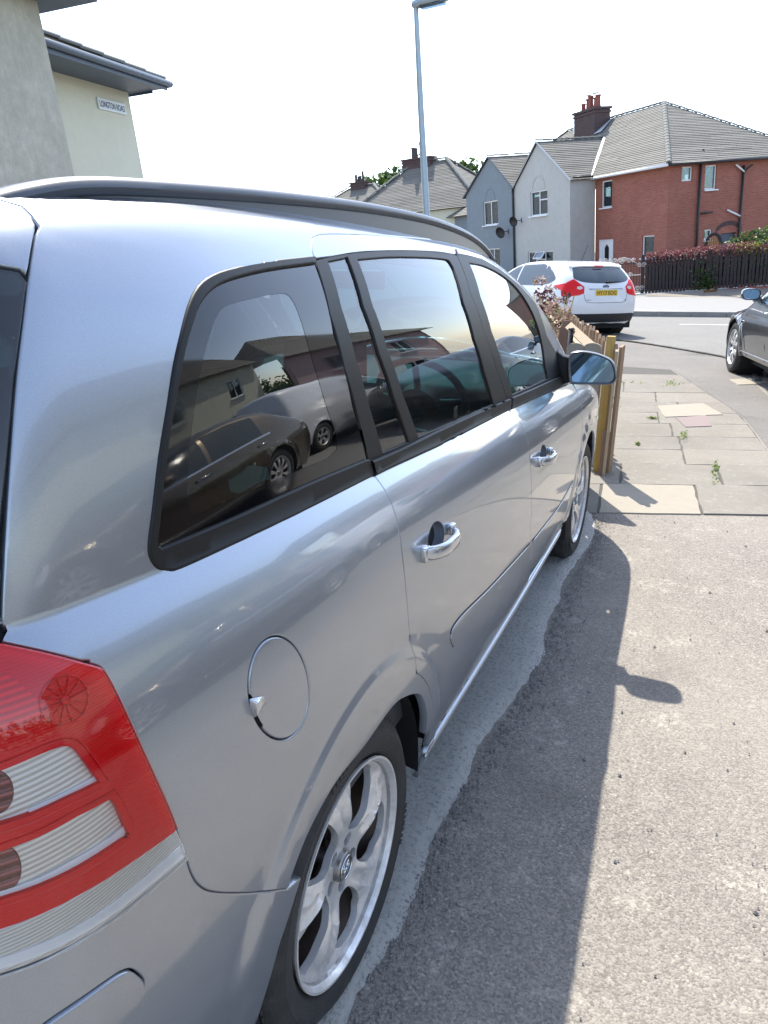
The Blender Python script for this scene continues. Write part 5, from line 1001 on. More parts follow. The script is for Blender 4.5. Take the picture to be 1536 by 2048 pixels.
for fy in (-.36, .36): g = MB(); yy = cyc+fy*cw*.5; g.lathe([(0, .15), (.02, .20), (.04, .20), (.08, .02)], 12, 'z', (3.4, yy, zt+.75)); [g.tube([(3.4+.12*math.cos(a), yy+.12*math.sin(a), zt+.55), (3.4+.15*math.cos(a), yy+.15*math.sin(a), zt+.76)], .012, 5) for a in (0, 2.1, 4.2)]; g.build('pot_cowl', M['chrome'], st_)
g = MB(); g.add([(2.8, cyc-.98, zr-.72), (3.95, cyc-.98, zr+.02), (2.8, cyc-1.6, zr-.70), (3.95, cyc-1.2, zr+.05)], [(0, 2, 3, 1)]); g.build('flashing', M['lead'], brick)
aer = empty('tv_aerial', H.M); tag(aer, 'thin rooftop television aerial standing left of the red chimney pots', 'aerial'); ya = cyc+cw/2+.12; g = MB(); g.tube([(3.0, ya, zt-1.0), (3.0, ya, zt+.55)], .028, 6); g.build('mast', M['chrome'], aer)
for k, (zz, ln) in enumerate(((zt+.45, 1.5), (zt+.05, 1.6), (zt-.4, 1.2))):
    g = MB(); g.tube([(3.0, ya-.1, zz), (3.0, ya+ln, zz-.12)], .020, 5)
    for j in range(9): g.tube([(2.85, ya+.1+j*ln/10, zz-.01*j), (3.15, ya+.1+j*ln/10, zz-.01*j)], .010, 4)
    g.build('antenna_boom', M['chrome'], aer)
# white rendered gable
def gable_house(name, yr_, yl_, apx, zl, m, label, wins, arch, sideL=False):
    root = empty(name, H.M); tag(root, label, 'house'); za = apx[1]
    ya_ = apx[0]; pts = [(yr_, -1.5), (yl_, -1.5), (yl_, zl), (ya_, za), (yr_, zl)]
    wall_poly('gable_wall', pts, [rect(*w[0]) for w in wins], (xp, 0, 0), (0, 1, 0), (0, 0, 1), (-1, 0, 0), m, root)
    for w, kw in wins: window(root, (xp, 0, 0), (0, 1, 0), (-1, 0, 0), *w, **kw)
    # blind arch in relief over the upper window
    ac, az, ar = arch; g = MB(); V = []
    for k in range(17):
        a = math.pi*k/16
        for rr_, xx in ((ar, xp-.001), (ar, xp-.02), (ar-.05, xp-.02), (ar-.05, xp-.001)): V.append((xx, ac+rr_*math.cos(a), az+rr_*math.sin(a)*1.1))
    g.add(V, [(k*4+j, k*4+j+1, (k+1)*4+j+1, (k+1)*4+j) for k in range(16) for j in range(3)]); g.build('arch_moulding', M[m], root)
    # valley roof running back to the main slope: its slope climbs to the ridge
    def back(z): return (z-EV)*(XR+ov)/(zr-EV)-ov+.05
    o2 = .10; fx = xp-o2
    for (ye, sgn) in ((yr_, -1), (yl_, 1)):
        e0 = (fx, ye+sgn*.22, zl-.16); r0 = (fx, ya_, za+.04); r1 = (back(za)+.1, ya_, za+.04); e1 = (back(zl)-.05, ye+sgn*.22, zl-.16); roof_plane('roof_slope', (e0, e1, r1, r0), root)
    ridge_tiles((fx, ya_, za+.10), (back(za)+.1, ya_, za+.10), root, r=.09)
    g = MB(); 
    for ye, sgn in ((yr_, -1), (yl_, 1)): g.tube([(fx-.01, ye+sgn*.22, zl-.14), (fx-.01, ya_, za+.06)], .045, 4)
    g.build('verge', M['fascia'] if m == 'r_grey' else M['lead'], root)
    return root
q = H.at
ap = q((1075, 286), 0, xp); yl = q((1028, 366), 0, xp)[1]; lw = fr_rect(1056, 502, 1106, 545, 0, xp); uw = fr_rect(1061, 381, 1095, 431, 0, xp); lw = (lw[0], lw[1], lw[3]-1.15, lw[3])
wh = gable_house('white_rendered_house', yw, yl, (ap[1], ap[2]), q((1140, 354), 0, xp)[2]-.02, 'r_white', 'white rendered gabled house between the brick house and blue grey one', [(uw, dict(lights=(1, 1), trans=(None, .62) if False else (.62, None), net=.8)), (lw, dict(lights=(1, 1.1, 1), trans=(None, .62, None), net=.95, open_top=1))], ((uw[0]+uw[1])/2, uw[3]+.05, .62))
wall_poly('side_wall', rect(xp+.252, -.0, -1.5, EV+.02), [], (0, yw, 0), (1, 0, 0), (0, 0, 1), (0, -1, 0), 'r_white', wh, th=.1)
g = MB(); g.tube([(xp, yw-.26, EV+.06), (-.35, yw-.26, EV+.06)], .05, 8); g.build('gutter', M['pipe'], wh, smooth=True)
g = MB(); vb = (lambda z: (z-EV)*(XR+ov)/(zr-EV)-ov); g.add([(-.34, yw-.20, EV+.07), (-.34, yw+.02, EV+.09), (vb(ap[2])+.05, ap[1]-.10, ap[2]+.10), (vb(ap[2])+.05, ap[1]-.32, ap[2]+.08)], [(0, 1, 2, 3)]); g.build('valley_flashing', M['lead'], wh)
ap2 = q((978, 316), 0, xp); yl2 = q((933, 415), 0, xp)[1]; uw2 = fr_rect(967, 402, 996, 450, 0, xp); lw2 = fr_rect(975, 497, 1000, 540, 0, xp)
gr = gable_house('grey_rendered_house', yl+.12, yl2, (ap2[1], ap2[2]), q((1028, 366), 0, xp)[2]-.15, 'r_grey', 'blue grey rendered gabled house left of the white one with a satellite dish', [(uw2, dict(lights=(1, 1), net=.9)), (lw2, dict(lights=(1, 1), net=.9))], ((uw2[0]+uw2[1])/2, uw2[3]+.02, .60))
wall_poly('return_wall', rect(xp+.252, 3.0, -1.5, 4.4), [], (0, yl2, 0), (1, 0, 0), (0, 0, 1), (0, 1, 0), 'r_grey', gr, th=.1)
wing = empty_w = None
wall_poly('wing_wall', rect(yl2, yl2+4.2, -1.5, 4.15), [], (-.35, 0, 0), (0, 1, 0), (0, 0, 1), (-1, 0, 0), 'r_grey', gr)
roof_plane('wing_roof', ((-.75, yl2+.0, 4.1), (-.75, yl2+4.6, 4.1), (3.2, yl2+1.2, 6.6), (3.2, yl2, 6.6)), gr)
mb = MB(); yy = yl+.02; mb.tube([(xp-.10, yy, 5.1), (xp-.10, yy, -1)], .055, 10); tag(mb.build('downpipe_shared', M['pipe'], None, smooth=True, M=H.M), 'black downpipe in the corner between the white and blue grey gables', 'downpipe')
def dish(uv, label, r=.33):
    p = q(uv, 0, xp-.45); root = empty('satellite_dish', H.M @ Matrix.Translation(p)); tag(root, label, 'satellite dish', 'satellite dishes on the gables')
    g = MB(); V = []; Mr = Matrix.Rotation(R(30), 4, 'Z') @ Matrix.Rotation(R(-22), 4, 'Y')
    for i in range(7):
        for k in range(20): rr = r*i/6; a = 2*math.pi*k/20; V.append(Mr @ Vector((.16*(i/6)**2*-1*r/.33, rr*math.cos(a)*.88, rr*math.sin(a))))
    g.add(V, [(i*20+k, i*20+(k+1) % 20, (i+1)*20+(k+1) % 20, (i+1)*20+k) for i in range(6) for k in range(20)]); g.build('dish', M['pipe'], root, smooth=True)
    g = MB(); g.tube([Mr @ Vector((0, 0, -.3)), Mr @ Vector((-.42, 0, -.10))], .012, 6); g.tube([Mr @ Vector((-.42, 0, -.13)), Mr @ Vector((-.40, 0, .0))], .03, 8); g.build('feed_arm', M['pipe'], root); g = MB(); g.tube([(0, 0, 0), (.2, 0, -.02), (.45, 0, -.02)], .02, 6); g.tube([(.44, 0, -.14), (.44, 0, .1)], .03, 6); g.build('bracket', M['pipe'], root)
dish((1003, 463), 'lower dark satellite dish on the blue grey gable'); dish((1029, 441), 'upper dark satellite dish by the downpipe between the two gables', .28)
g = MB(); a = q((1162, 524), 1, yw-.4); b = q((1176, 490), 1, yw-.4); g.tube([a, b], .012, 5); tag(g.build('bare_stake', M['pipe'], None, M=H.M), 'thin leaning cane against the white side wall', 'cane')
# ------------------------------------------------------------------ houses and trees far behind
def far_house(uvO, D, a, w, d, ev, rz, label, stk, potcfg, m='r_cream', stm='stack_brick', gnd_h=None):
    O = towards(uvO, D)-UP*ev; P = Plot(O, a); root = empty('distant_house', P.M); tag(root, label, 'house', 'distant houses beyond the gables'); mb = MB(); mb.box((w/2, d/2, ev/2-1), (w, d, ev+2)); mb.build('walls', M[m], root)
    o = .3; A, B, C_, D_ = (-o, -o, ev), (w+o, -o, ev), (w+o, d+o, ev), (-o, d+o, ev); r1, r2 = (min(w/2, d/2), d/2, ev+rz), (w-min(w/2, d/2), d/2, ev+rz)
    roof_plane('roof_slope', (A, B, r2, r1), root, course=.2); roof_plane('roof_slope', (B, C_, r2, r2), root, course=.2); roof_plane('roof_slope', (C_, D_, r1, r2), root, course=.2); roof_plane('roof_slope', (D_, A, r1, r1), root, course=.2)
    for p_, q_ in ((r1, r2), (r1, A), (r2, B), (r2, C_)): ridge_tiles(up_(p_, .08), up_(q_, .08), root, r=.14, step=.8)
    chimney(root, stk[0], stk[1], stk[2], ev+rz-1.6, ev+rz+stk[3], potcfg, stm, 'pot_dark'); return root, P
far_house((690, 442), 58, -5, 10.6, 8, 5.0, 3.45, 'far grey hipped roof with a broad dark chimney stack behind the street lamp', ((4.4, 4.0, 0), 1.0, 2.3, .35), [(-.2, -.85, .7, .12), (-.2, -.5, .7, .12), (-.2, -.15, .7, .12), (-.2, .2, .7, .12), (.0, .85, 1.1, .12)])
far_house((600, 440), 72, -5, 9.5, 7, 4.6, 2.3, 'farthest low roof and small dark chimney just above the roof rail', ((4.6, 3.5, 0), 1.0, 1.5, .4), [(-.2, -.7, .6, .13), (.2, -.2, .5, .13), (-.2, .3, .5, .13), (.2, .8, .9, .12)])
for uvc, D, r_, n, lb in (((900, 372), 85, (6, 4, 2.2), 2600, 'rounded green tree crown between the far roof and grey gable'), ((838, 366), 88, (4, 4, 2.2), 1500, 'green tree top showing beside the street lamp behind the far roof'), ((762, 386), 90, (3, 3, 1.8), 900, 'small green tree top left of the far chimney')):
    c = towards(uvc, D); root = empty('distant_tree', Matrix.Translation(c)); tag(root, lb, 'tree', 'trees beyond the far roofs'); leaves('crown', blob((0, 0, 0), r_, n), .55, M['leaf'], root, aspect=.7); mb = MB(); mb.tube([(0, 0, -11), (0, .2, -5), (.3, 0, 0)], [.35, .25, .12], 8); mb.build('trunk', M['bark'], root, smooth=True)
# ------------------------------------------------------------------ rendered houses at the left
Pl = Plot(towards((255, 180), 19)-UP*5.0, 99)     # X recedes along the street, Y towards the left
lh = empty('cream_end_house', Pl.M); tag(lh, 'pale cream rendered house with street name plate and overhanging tiled roof', 'house'); 
ql = Pl.at; EL = 5.0; x0l = ql((80, 60), 1)[0]
wall_poly('side_wall', rect(x0l-6, 0, -3, EL+.1), [], (0, 0, 0), (1, 0, 0), (0, 0, 1), (0, -1, 0), 'r_cream', lh)
wall_poly('end_wall', rect(.252, 9, -3, EL+.1), [], (0, 0, 0), (0, 1, 0), (0, 0, 1), (1, 0, 0), 'r_cream', lh)
ovl = ql((322, 163), 2, EL); ox, oy = max(.3, ovl[0]), min(-.3, ovl[1]); print('overhang', ovl, 'x0l', x0l)
ox, oy = max(.15, min(ovl[0]-.12, .8)), min(-.2, max(ovl[1]+.12, -.9)); print('ox', ox, oy)
E1 = (ox, oy, EL); E0 = (x0l-6, oy, EL); RT = (x0l-2, 4.5, EL+2.6); R1_ = (-3.2, 4.5, EL+2.6); E2 = (ox, 9.4, EL)
roof_plane('roof_slope', (E0, E1, R1_, (x0l-2, 4.5, EL+2.6)), lh, course=.16); roof_plane('roof_slope', (E1, E2, R1_, R1_), lh, course=.16); ridge_tiles(up_(E1, .06), up_(R1_, .06), lh, r=.12)
mb = MB(); mb.box(((x0l-6+ox)/2, oy/2, EL-.03), (ox-x0l+6, -oy, .04)); mb.box((ox/2, 4.6, EL-.034), (ox, 9.4-oy, .04)); mb.build('soffit', M['fascia'], lh)
mb = MB(); mb.box(((x0l-6+ox)/2, oy-.02, EL+.01), (ox-x0l+6, .04, .22)); mb.box((ox+.02, 4.3, EL+.01), (.04, 9.6, .22)); mb.build('fascia_board', M['fascia'], lh)
mb = MB(); mb.tube([(x0l-6, oy-.09, EL+.06), (ox+.08, oy-.09, EL+.02)], .065, 8); mb.tube([(ox+.08, oy-.09, EL+.02), (ox+.08, 9, EL+.02)], .065, 8); mb.build('gutter', M['fascia'], lh, smooth=True)
# street name plate
s0, s1, s2 = ql((193, 194), 1, -.02), ql((249, 209), 1, -.02), ql((195, 217), 1, -.02); xa, xb = s0[0], s1[0]; zt_ = s0[2]; zb_ = s2[2]
M['plate_w'] = simple('sign_white', (.62, .66, .68), .5, var=.05); M['sign_ink'] = simple('sign_ink', (.035, .055, .09), .6)
sg = MB(); sg.box(((xa+xb)/2, -.02, (zt_+zb_)/2), (xb-xa, .03, zt_-zb_)); sg = sg.build('street_sign', M['plate_w'], None, bevel=.006, M=Pl.M); tag(sg, 'white street name plate high on the cream wall reading LONGTON ROAD', 'street sign')
def lettering(txt, width, height, m, parent, Mx, name='lettering', ext=.002, bold=.0):
    cu = bpy.data.curves.new(name, 'FONT'); cu.body = txt; cu.size = 1; cu.extrude = 0; cu.align_x = 'CENTER'; cu.align_y = 'CENTER'; cu.offset = bold; o = bpy.data.objects.new(name, cu); COL.objects.link(o); dg = bpy.context.evaluated_depsgraph_get(); me = bpy.data.meshes.new_from_object(o.evaluated_get(dg)); bpy.data.objects.remove(o)
    co = np.array([v.co[:] for v in me.vertices]); lo, hi = co.min(0), co.max(0); c = (lo+hi)/2; s_ = ((hi-lo)[0], (hi-lo)[1])
    for v in me.vertices: v.co = Vector(((v.co.x-c[0])*width/s_[0], (v.co.y-c[1])*height/s_[1], 0))
    me.materials.append(m); r = bpy.data.objects.new(name, me); COL.objects.link(r); r.parent = parent; r.matrix_basis = Mx; return r
lettering('LONGTON ROAD', (xb-xa)*.9, (zt_-zb_)*.55, M['sign_ink'], sg, Matrix.Translation(((xa+xb)/2, -.0385, (zt_+zb_)/2)) @ Matrix.Rotation(R(90), 4, 'X'), bold=.02)
# nearer rough-cast house, its corner runs up out of the picture
Pr = Plot(towards((112, 180), 14)-UP*4.3, 99); rh = empty('pebbledash_house', Pr.M); tag(rh, 'grey green pebbledashed house wall nearest on the left with dark eaves above', 'house')
wall_poly('side_wall', rect(-9, 0, -3, 6.4), [], (0, 0, 0), (1, 0, 0), (0, 0, 1), (0, -1, 0), 'r_rough', rh); wall_poly('end_wall', rect(.252, 8, -3, 6.4), [], (0, 0, 0), (0, 1, 0), (0, 0, 1), (1, 0, 0), 'r_rough', rh)
zz = Pr.at((90, 14), 1, -.0)[2]; mb = MB(); mb.box((-4.4, 4-.32, zz+.06), (9.8, 8.8, .05)); mb.build('soffit', M['fascia'], rh); mb = MB(); mb.box((-4.4, 4-.32, zz+.19), (10.0, 9.0, .20)); mb.build('fascia_board', M['fascia'], rh)
roof_plane('roof_slope', ((-9, -.75, zz+.3), (.55, -.75, zz+.3), (-3, 4, zz+3), (-9, 4, zz+3)), rh, course=.2); roof_plane('roof_slope', ((.55, -.75, zz+.3), (.55, 8.5, zz+.3), (-3, 4, zz+3), (-3, 4, zz+3)), rh, course=.2)
# ------------------------------------------------------------------ street lamp
bp = towards((853, 440), 12.0); k = 0
Lp = Plot(bp, 0); top = Lp.at((831, 2), 1, 0); bot = Lp.at((853, 440), 1, 0); gz = -((bp[2]-float(hground(bp[0], bp[1])))/UP[2])
lamp = empty('street_lamp', Lp.M); tag(lamp, 'tall pale grey street lamp column rising behind the people carrier', 'street lamp'); M['galv'] = simple('galvanised', (.36, .42, .45), .45, metal=.35, var=.1)
tz = top[2]-.13; mb = MB(); mb.tube([(0, 0, gz), (0, 0, gz+1.3), (0, 0, gz+1.34), (top[0]*.5, 0, tz*.55), (top[0], 0, tz+.05)], [.075, .075, .056, .046, .034], 14); mb.build('column', M['galv'], lamp, smooth=True, auto=40)
mb = MB(); tx = top[0]; V = []; n = 12
for i, (xx, w_, h_) in enumerate(((-.06, .02, .02), (-.04, .07, .06), (.05, .10, .085), (.25, .12, .08), (.45, .09, .06), (.55, .02, .02))):
    for k in range(n): a = 2*math.pi*k/n; V.append((tx+xx, w_*math.cos(a), tz+.08+h_*math.sin(a)*(1 if math.sin(a) > 0 else .55)))
mb.add(V, [(i*n+k, i*n+(k+1) % n, (i+1)*n+(k+1) % n, (i+1)*n+k) for i in range(5) for k in range(n)]+[tuple(range(n))[::-1], tuple(5*n+k for k in range(n))]); mb.build('lamp_head', M['galv'], lamp, smooth=True, auto=60)
mb = MB(); mb.box((tx+.25, 0, tz+.035), (.36, .16, .03)); mb.build('diffuser', M['pane'], lamp, bevel=.01)
# ------------------------------------------------------------------ boundary across the street: paling fence, hedge, gate
fa, fb = towards((1291, 594), 31.0), towards((1540, 598), 29.3); Pf = Plot(fa, 0); 
fA, fB = on((1291, 594)), on((1540, 598)); fdir = (fB-fA); fdir[2] = 0; Lf = np.linalg.norm(fdir[:2]); ang = math.degrees(math.atan2(fdir[1], fdir[0])); Pf = Plot((fA[0], fA[1], float(hground(fA[0], fA[1]))+.12), ang); print('fence', fA, fB, Lf, ang)
M['paling'] = simple('dark_paling', (.035, .030, .030), .85, var=.35, sc=3, bump=.5, bsc=40); fence = empty('paling_fence', Pf.M); tag(fence, 'dark stained close paling fence below the red hedge across the street', 'fence')
hz_ = [Pf.at((u, v), 1)[2] for u, v in ((1300, 512), (1500, 500))]; hf = float(np.mean(hz_)); print('fence h', hz_); pm = []
for i in range(int((Lf+1.5)/.125)):
    x = i*.125; v = i % 4
    if i < 4: g = MB(); h_ = hf*(.93+.03*v); g.box((0, 0, h_/2), (.092, .018, h_)); o = g.build('paling', M['paling'], fence, M=Matrix.Translation((x, rng.uniform(-.01, .01), 0))); pm.append(o.data)
    else: o = bpy.data.objects.new('paling', pm[v]); COL.objects.link(o); o.parent = fence; o.matrix_basis = Matrix.Translation((x, rng.uniform(-.01, .01), -.0)) @ Matrix.Rotation(rng.normal(0, .012), 4, 'Y')
for zz in (.35, hf-.35): g = MB(); g.box(((Lf+1.5)/2, .045, zz), (Lf+1.5, .04, .08)); g.build('rail', M['paling'], fence)
for x in (-.14, Lf*.5, Lf+1.5): g = MB(); g.box((x, .05, (hf+.1)/2), (.13, .13, hf+.1)); g.build('post', M['paling'], fence)
def boxpts(n, x0, x1, y0, y1, z0, z1, top=None):
    x = rng.uniform(x0, x1, n); return np.stack([x, rng.uniform(y0, y1, n), (rng.uniform(z0, z1, n)) if top is None else top(x)], 1)
hd = empty('red_hedge', Pf.M); tag(hd, 'clipped dark purple hedge with pinkish red new shoots above the paling fence', 'hedge'); s_top = [Pf.at((u, v), 1, .4)[2] for u, v in ((1300, 512), (1500, 490))]
tl = lambda x: s_top[0]+(s_top[1]-s_top[0])*np.clip((x-.3)/(Lf-.8), 0, 1)
n = 9000; P_ = boxpts(n, 0, Lf+.5, .10, 1.3, .1, 1); P_[:, 2] = P_[:, 2]*tl(P_[:, 0]); leaves('foliage', P_, .07, M['leaf_r'], hd)
P_ = boxpts(3000, 0, Lf*.86, .02, 1.3, 0, 1); P_[:, 2] = tl(P_[:, 0])+rng.uniform(-.05, .13, len(P_)); leaves('new_shoots', P_, .05, M['leaf_rt'], hd)
P_ = boxpts(1500, 0, Lf+1, -.10, .05, 0, 1); P_[:, 2] = tl(P_[:, 0])-np.abs(rng.normal(0, .16, len(P_))); leaves('overhang', P_, .06, M['leaf_r'], hd)
mb = MB(); mb.box((Lf/2, .7, hf*.45), (Lf, .5, hf*.8)); mb.build('inner_twigs', M['paling'], hd)
iv = empty('ivy_clump', Pf.M); tag(iv, 'dark green climber patch hanging on the middle of the paling fence', 'ivy'); c = Pf.at((1408, 565), 1, -.08); P_ = np.stack([rng.normal(c[0], .22, 500), rng.uniform(-.16, -.02, 500), rng.normal(c[2]-.15, .33, 500)], 1); P_ = P_[P_[:, 2] > .02]; leaves('foliage', P_, .09, M['leaf'], iv)
gb = empty('green_shrub', Pf.M); tag(gb, 'yellow green shrub growing through the right end of the red hedge', 'shrub'); c = Pf.at((1530, 505), 1, .5); leaves('foliage', np.concatenate([blob((c[0]-.3, .6, c[2]-.05), (.8, .5, .5), 1100), blob((c[0]+.8, .7, c[2]+.1), (.9, .6, .7), 900)]), .10, M['leaf_y'], gb); leaves('lower_foliage', boxpts(1200, c[0]-.7, c[0]+2, -.05, .6, .05, hf), .09, M['leaf'], gb)
tb = empty('dark_shrub', Pf.M); tag(tb, 'darker green bush behind the yellow green shrub at the frame edge', 'shrub'); c = Pf.at((1522, 482), 1, 1.4); leaves('foliage', blob((c[0]+.2, 1.6, c[2]-.15), (1.4, .7, .6), 1800), .12, M['leaf'], tb)
g_ = MB(); P_ = None
lit = MB()
for k in range(60): x = rng.uniform(.1, Lf); lit.box((x, -.06+rng.normal(0, .02), .012), (rng.uniform(.02, .09), .03, .02))
tag(lit.build('blown_litter', M['plate_w'], None, M=Pf.M), 'pale scraps of litter and petals along the fence foot', 'litter', kind='stuff')
# arched timber gate behind the hedge
ag = empty('arched_gate', Pf.M); tag(ag, 'round topped orange brown timber gate showing above the hedge', 'gate'); c0, c1 = Pf.at((1412, 495), 1, 3.2), Pf.at((1440, 495), 1, 3.2); ct = Pf.at((1426, 474), 1, 3.2); wd = c1[0]-c0[0]; M['oak'] = simple('oak_boards', (.30, .16, .06), .7, var=.3, sc=4); nb = 7
for k in range(nb): f = (k+.5)/nb*2-1; hh = c0[2]+(ct[2]-c0[2])*math.sqrt(max(0, 1-f*f)); g = MB(); g.box(((c0[0]+c1[0])/2+f*wd/2, 3.2, hh/2-.2), (wd/nb-.012, .04, hh+.4)); g.build('board', M['oak'], ag)
g = MB(); g.tube([((c0[0]+c1[0])/2-wd*.56*math.cos(a), 3.2, c0[2]+(ct[2]-c0[2]+.12)*math.sin(a)) for a in np.linspace(0, math.pi, 16)], .07, 6); g.tube([((c0[0]+c1[0])/2-wd*.56, 3.2, c0[2]), ((c0[0]+c1[0])/2-wd*.56, 3.2, 0)], .07, 6); g.build('frame', M['paling'], ag)
# iron gates with white scrolls
ga, gb_ = Pf.at((1205, 560), 1), Pf.at((1288, 560), 1); gt = Pf.at((1270, 522), 1)[2]; gm = Pf.at((1270, 550), 1)[2]; gate = empty('iron_gate', Pf.M); tag(gate, 'black iron gate with white scrollwork beside the paling fence', 'gate'); barm = None
for i, x in enumerate(np.arange(ga[0], gb_[0], .105)):
    if barm is None: g = MB(); g.tube([(0, 0, .05), (0, 0, gt)], .009, 6); o = g.build('bar', M['iron'], gate, M=Matrix.Translation((x, 0, 0))); barm = o.data
    else: o = bpy.data.objects.new('bar', barm); COL.objects.link(o); o.parent = gate; o.matrix_basis = Matrix.Translation((x, 0, 0))
for zz in (.08, gm, gt-.08): g = MB(); g.box(((ga[0]+gb_[0])/2, 0, zz), (gb_[0]-ga[0], .02, .03)); g.build('rail', M['iron'] if zz != gm else M['scroll'], gate)
def scroll(x, z, s_): 
    g = MB(); pts = [(x+s_*(.02+.07*(1-t_))*math.cos(t_*9), -.02, z+(.02+.07*(1-t_))*math.sin(t_*9)) for t_ in np.linspace(0, 1, 20)]; g.tube(pts, .011, 5); return g.build('scroll', M['scroll'], gate, smooth=True)
for u, v in ((1208, 545), (1225, 522), (1240, 524), (1245, 520), (1262, 521), (1256, 550), (1283, 530), (1279, 576), (1206, 522)): p = Pf.at((u, v), 1); scroll(p[0]-.08, p[2], -1); scroll(p[0]+.08, p[2], 1)
g = MB(); a = (ga[0]+gb_[0])/2; g.tube([(a-.5, -.02, gt-.1), (a-.25, -.02, gt+.08), (a, -.02, gt+.16), (a+.25, -.02, gt+.08), (a+.5, -.02, gt-.1)], .012, 5); g.build('top_scroll', M['scroll'], gate, smooth=True)
g = MB(); g.box(((ga[0]+gb_[0])/2, .1, .0), (gb_[0]-ga[0]+.2, .3, .06)); tag(g.build('gate_threshold', M['plate_w'], None, M=Pf.M), 'pale stone threshold under the iron gate', 'step')
yard = Plot((fA[0], fA[1], float(hground(fA[0], fA[1]))+.1), ang)
g = MB(); a = Pf.at((1100, 530), 1, .3); b = Pf.at((1205, 530), 1, .3); g.box(((a[0]+b[0])/2-4, .4, .35), (b[0]-a[0]+8, .22, .9)); tag(g.build('garden_wall', M['brick'], None, M=Pf.M), 'low red brick garden wall behind the white hatchback', 'wall')
# ------------------------------------------------------------------ near picket fence at the plot edge
def wood(name, col): 
    t = NT(name); v = t.coord(); oi = t.n('ObjectInfo').outputs['Random']; gr_ = t.noise(t.mapped(v, (14, 14, .8)), 6, 6, .7, 1.5); c = t.mix(gr_, tuple(q*.45 for q in col), tuple(min(1, q*1.25) for q in col)); c = t.mix(t.math('MULTIPLY', oi, .4), c, (.20, .15, .11)); t.pbr(Base_Color=c, Roughness=.85, Normal=t.bump(gr_, .6, .004)); return t.m
M['picket'] = wood('weathered_picket', (.36, .235, .135)); M['new_post'] = wood('new_softwood', (.50, .33, .10)); M['board'] = wood('red_brown_board', (.22, .13, .10)); M['pale_rail'] = wood('pale_rail', (.50, .38, .25)); M['round'] = wood('grey_round_top', (.34, .31, .25))
fnc = empty('picket_fence'); tag(fnc, 'weathered picket fence with a new yellow end post beyond the front wheel', 'fence')
pb = gnd((1197, 948)); pt = at_y((1195, 672), pb[1]); hpst = pt[2]; 
g = MB(); g.box((0, 0, hpst/2), (.058, .058, hpst)); g.build('post', M['new_post'], fnc, M=Matrix.Translation((pb[0]-.015, pb[1]+.04, 0)), bevel=.004)
def picket(x, y, h, w=.075, th=.020, rz=0, m='picket', top='flat', lean=0):
    g = MB()
    pts = [(-w/2, 0), (w/2, 0), (w/2, h-(.035 if top != 'flat' else 0))]+([(w/2*math.cos(a), h-.035+.035*math.sin(a)) for a in np.linspace(.2, math.pi-.2, 9)] if top == 'round' else ([(0, h)] if top == 'point' else [(w*.1, h), (-w/2, h-.01)]))+([(-w/2, h-.035)] if top != 'flat' else [])
    g.prism(pts, th); return g.build('picket', M[m], fnc, M=Matrix.Translation((x, y, 0)) @ Matrix.Rotation(rz, 4, 'Z') @ Matrix.Rotation(lean, 4, 'Y'))
# return of two boards nailed to the post, end on to us
x0, y0 = pb[0]+.035, pb[1]; z_ = at_y((1215, 688), y0)[2]
picket(x0+.0, y0+.03, z_, .07, .018, R(88), top='point'); picket(x0+.04, y0+.05, z_-.01, .075, .02, R(80), top='flat'); picket(x0+.018, y0-.05, z_-.03, .05, .02, R(95), m='pale_rail')
g = MB(); g.box((x0-.005, y0-.05, .17), (.05, .04, .34)); g.build('stub_post', M['board'], fnc, bevel=.01)
# run along the boundary away from the street corner: pickets seen over the bonnet
fx0, fy0 = pb[0]-.05, pb[1]+.15
yfar = 9.6; pfar = at_y((1098, 600), yfar); print('pfar', pfar)
for i in range(30):
    y = fy0+.04+(yfar-fy0)*i/29; x = fx0+(pfar[0]-fx0)*i/29; zt2 = hpst*.97+(pfar[2]-hpst*.97)*i/29+.008*math.sin(i*1.7); picket(x, y, zt2+rng.normal(0, .012), .07, .018, R(90)+math.atan2(fx0-pfar[0], yfar-fy0)+rng.normal(0, .05), top='point' if i % 3 else 'flat', lean=rng.normal(0, .015))
for zz in (hpst-.20, .35): g = MB(); a = Vector((fx0-.03, fy0, zz)); b = Vector((pfar[0]-.03, yfar, zz)); g.tube([a, b], .035, 4); g.build('rail', M['pale_rail'], fnc)
# cross fence, two rounded boards facing us and a tall brown board
for u, wpx in ((1152, 34), (1186, 33)):
    yq = 3.98; t_ = at_y((u, 686), yq); w_ = wpx*np.linalg.norm(t_-CAM)/FPX; picket(t_[0], yq, t_[2], w_, .022, 0, 'round', 'round')
    
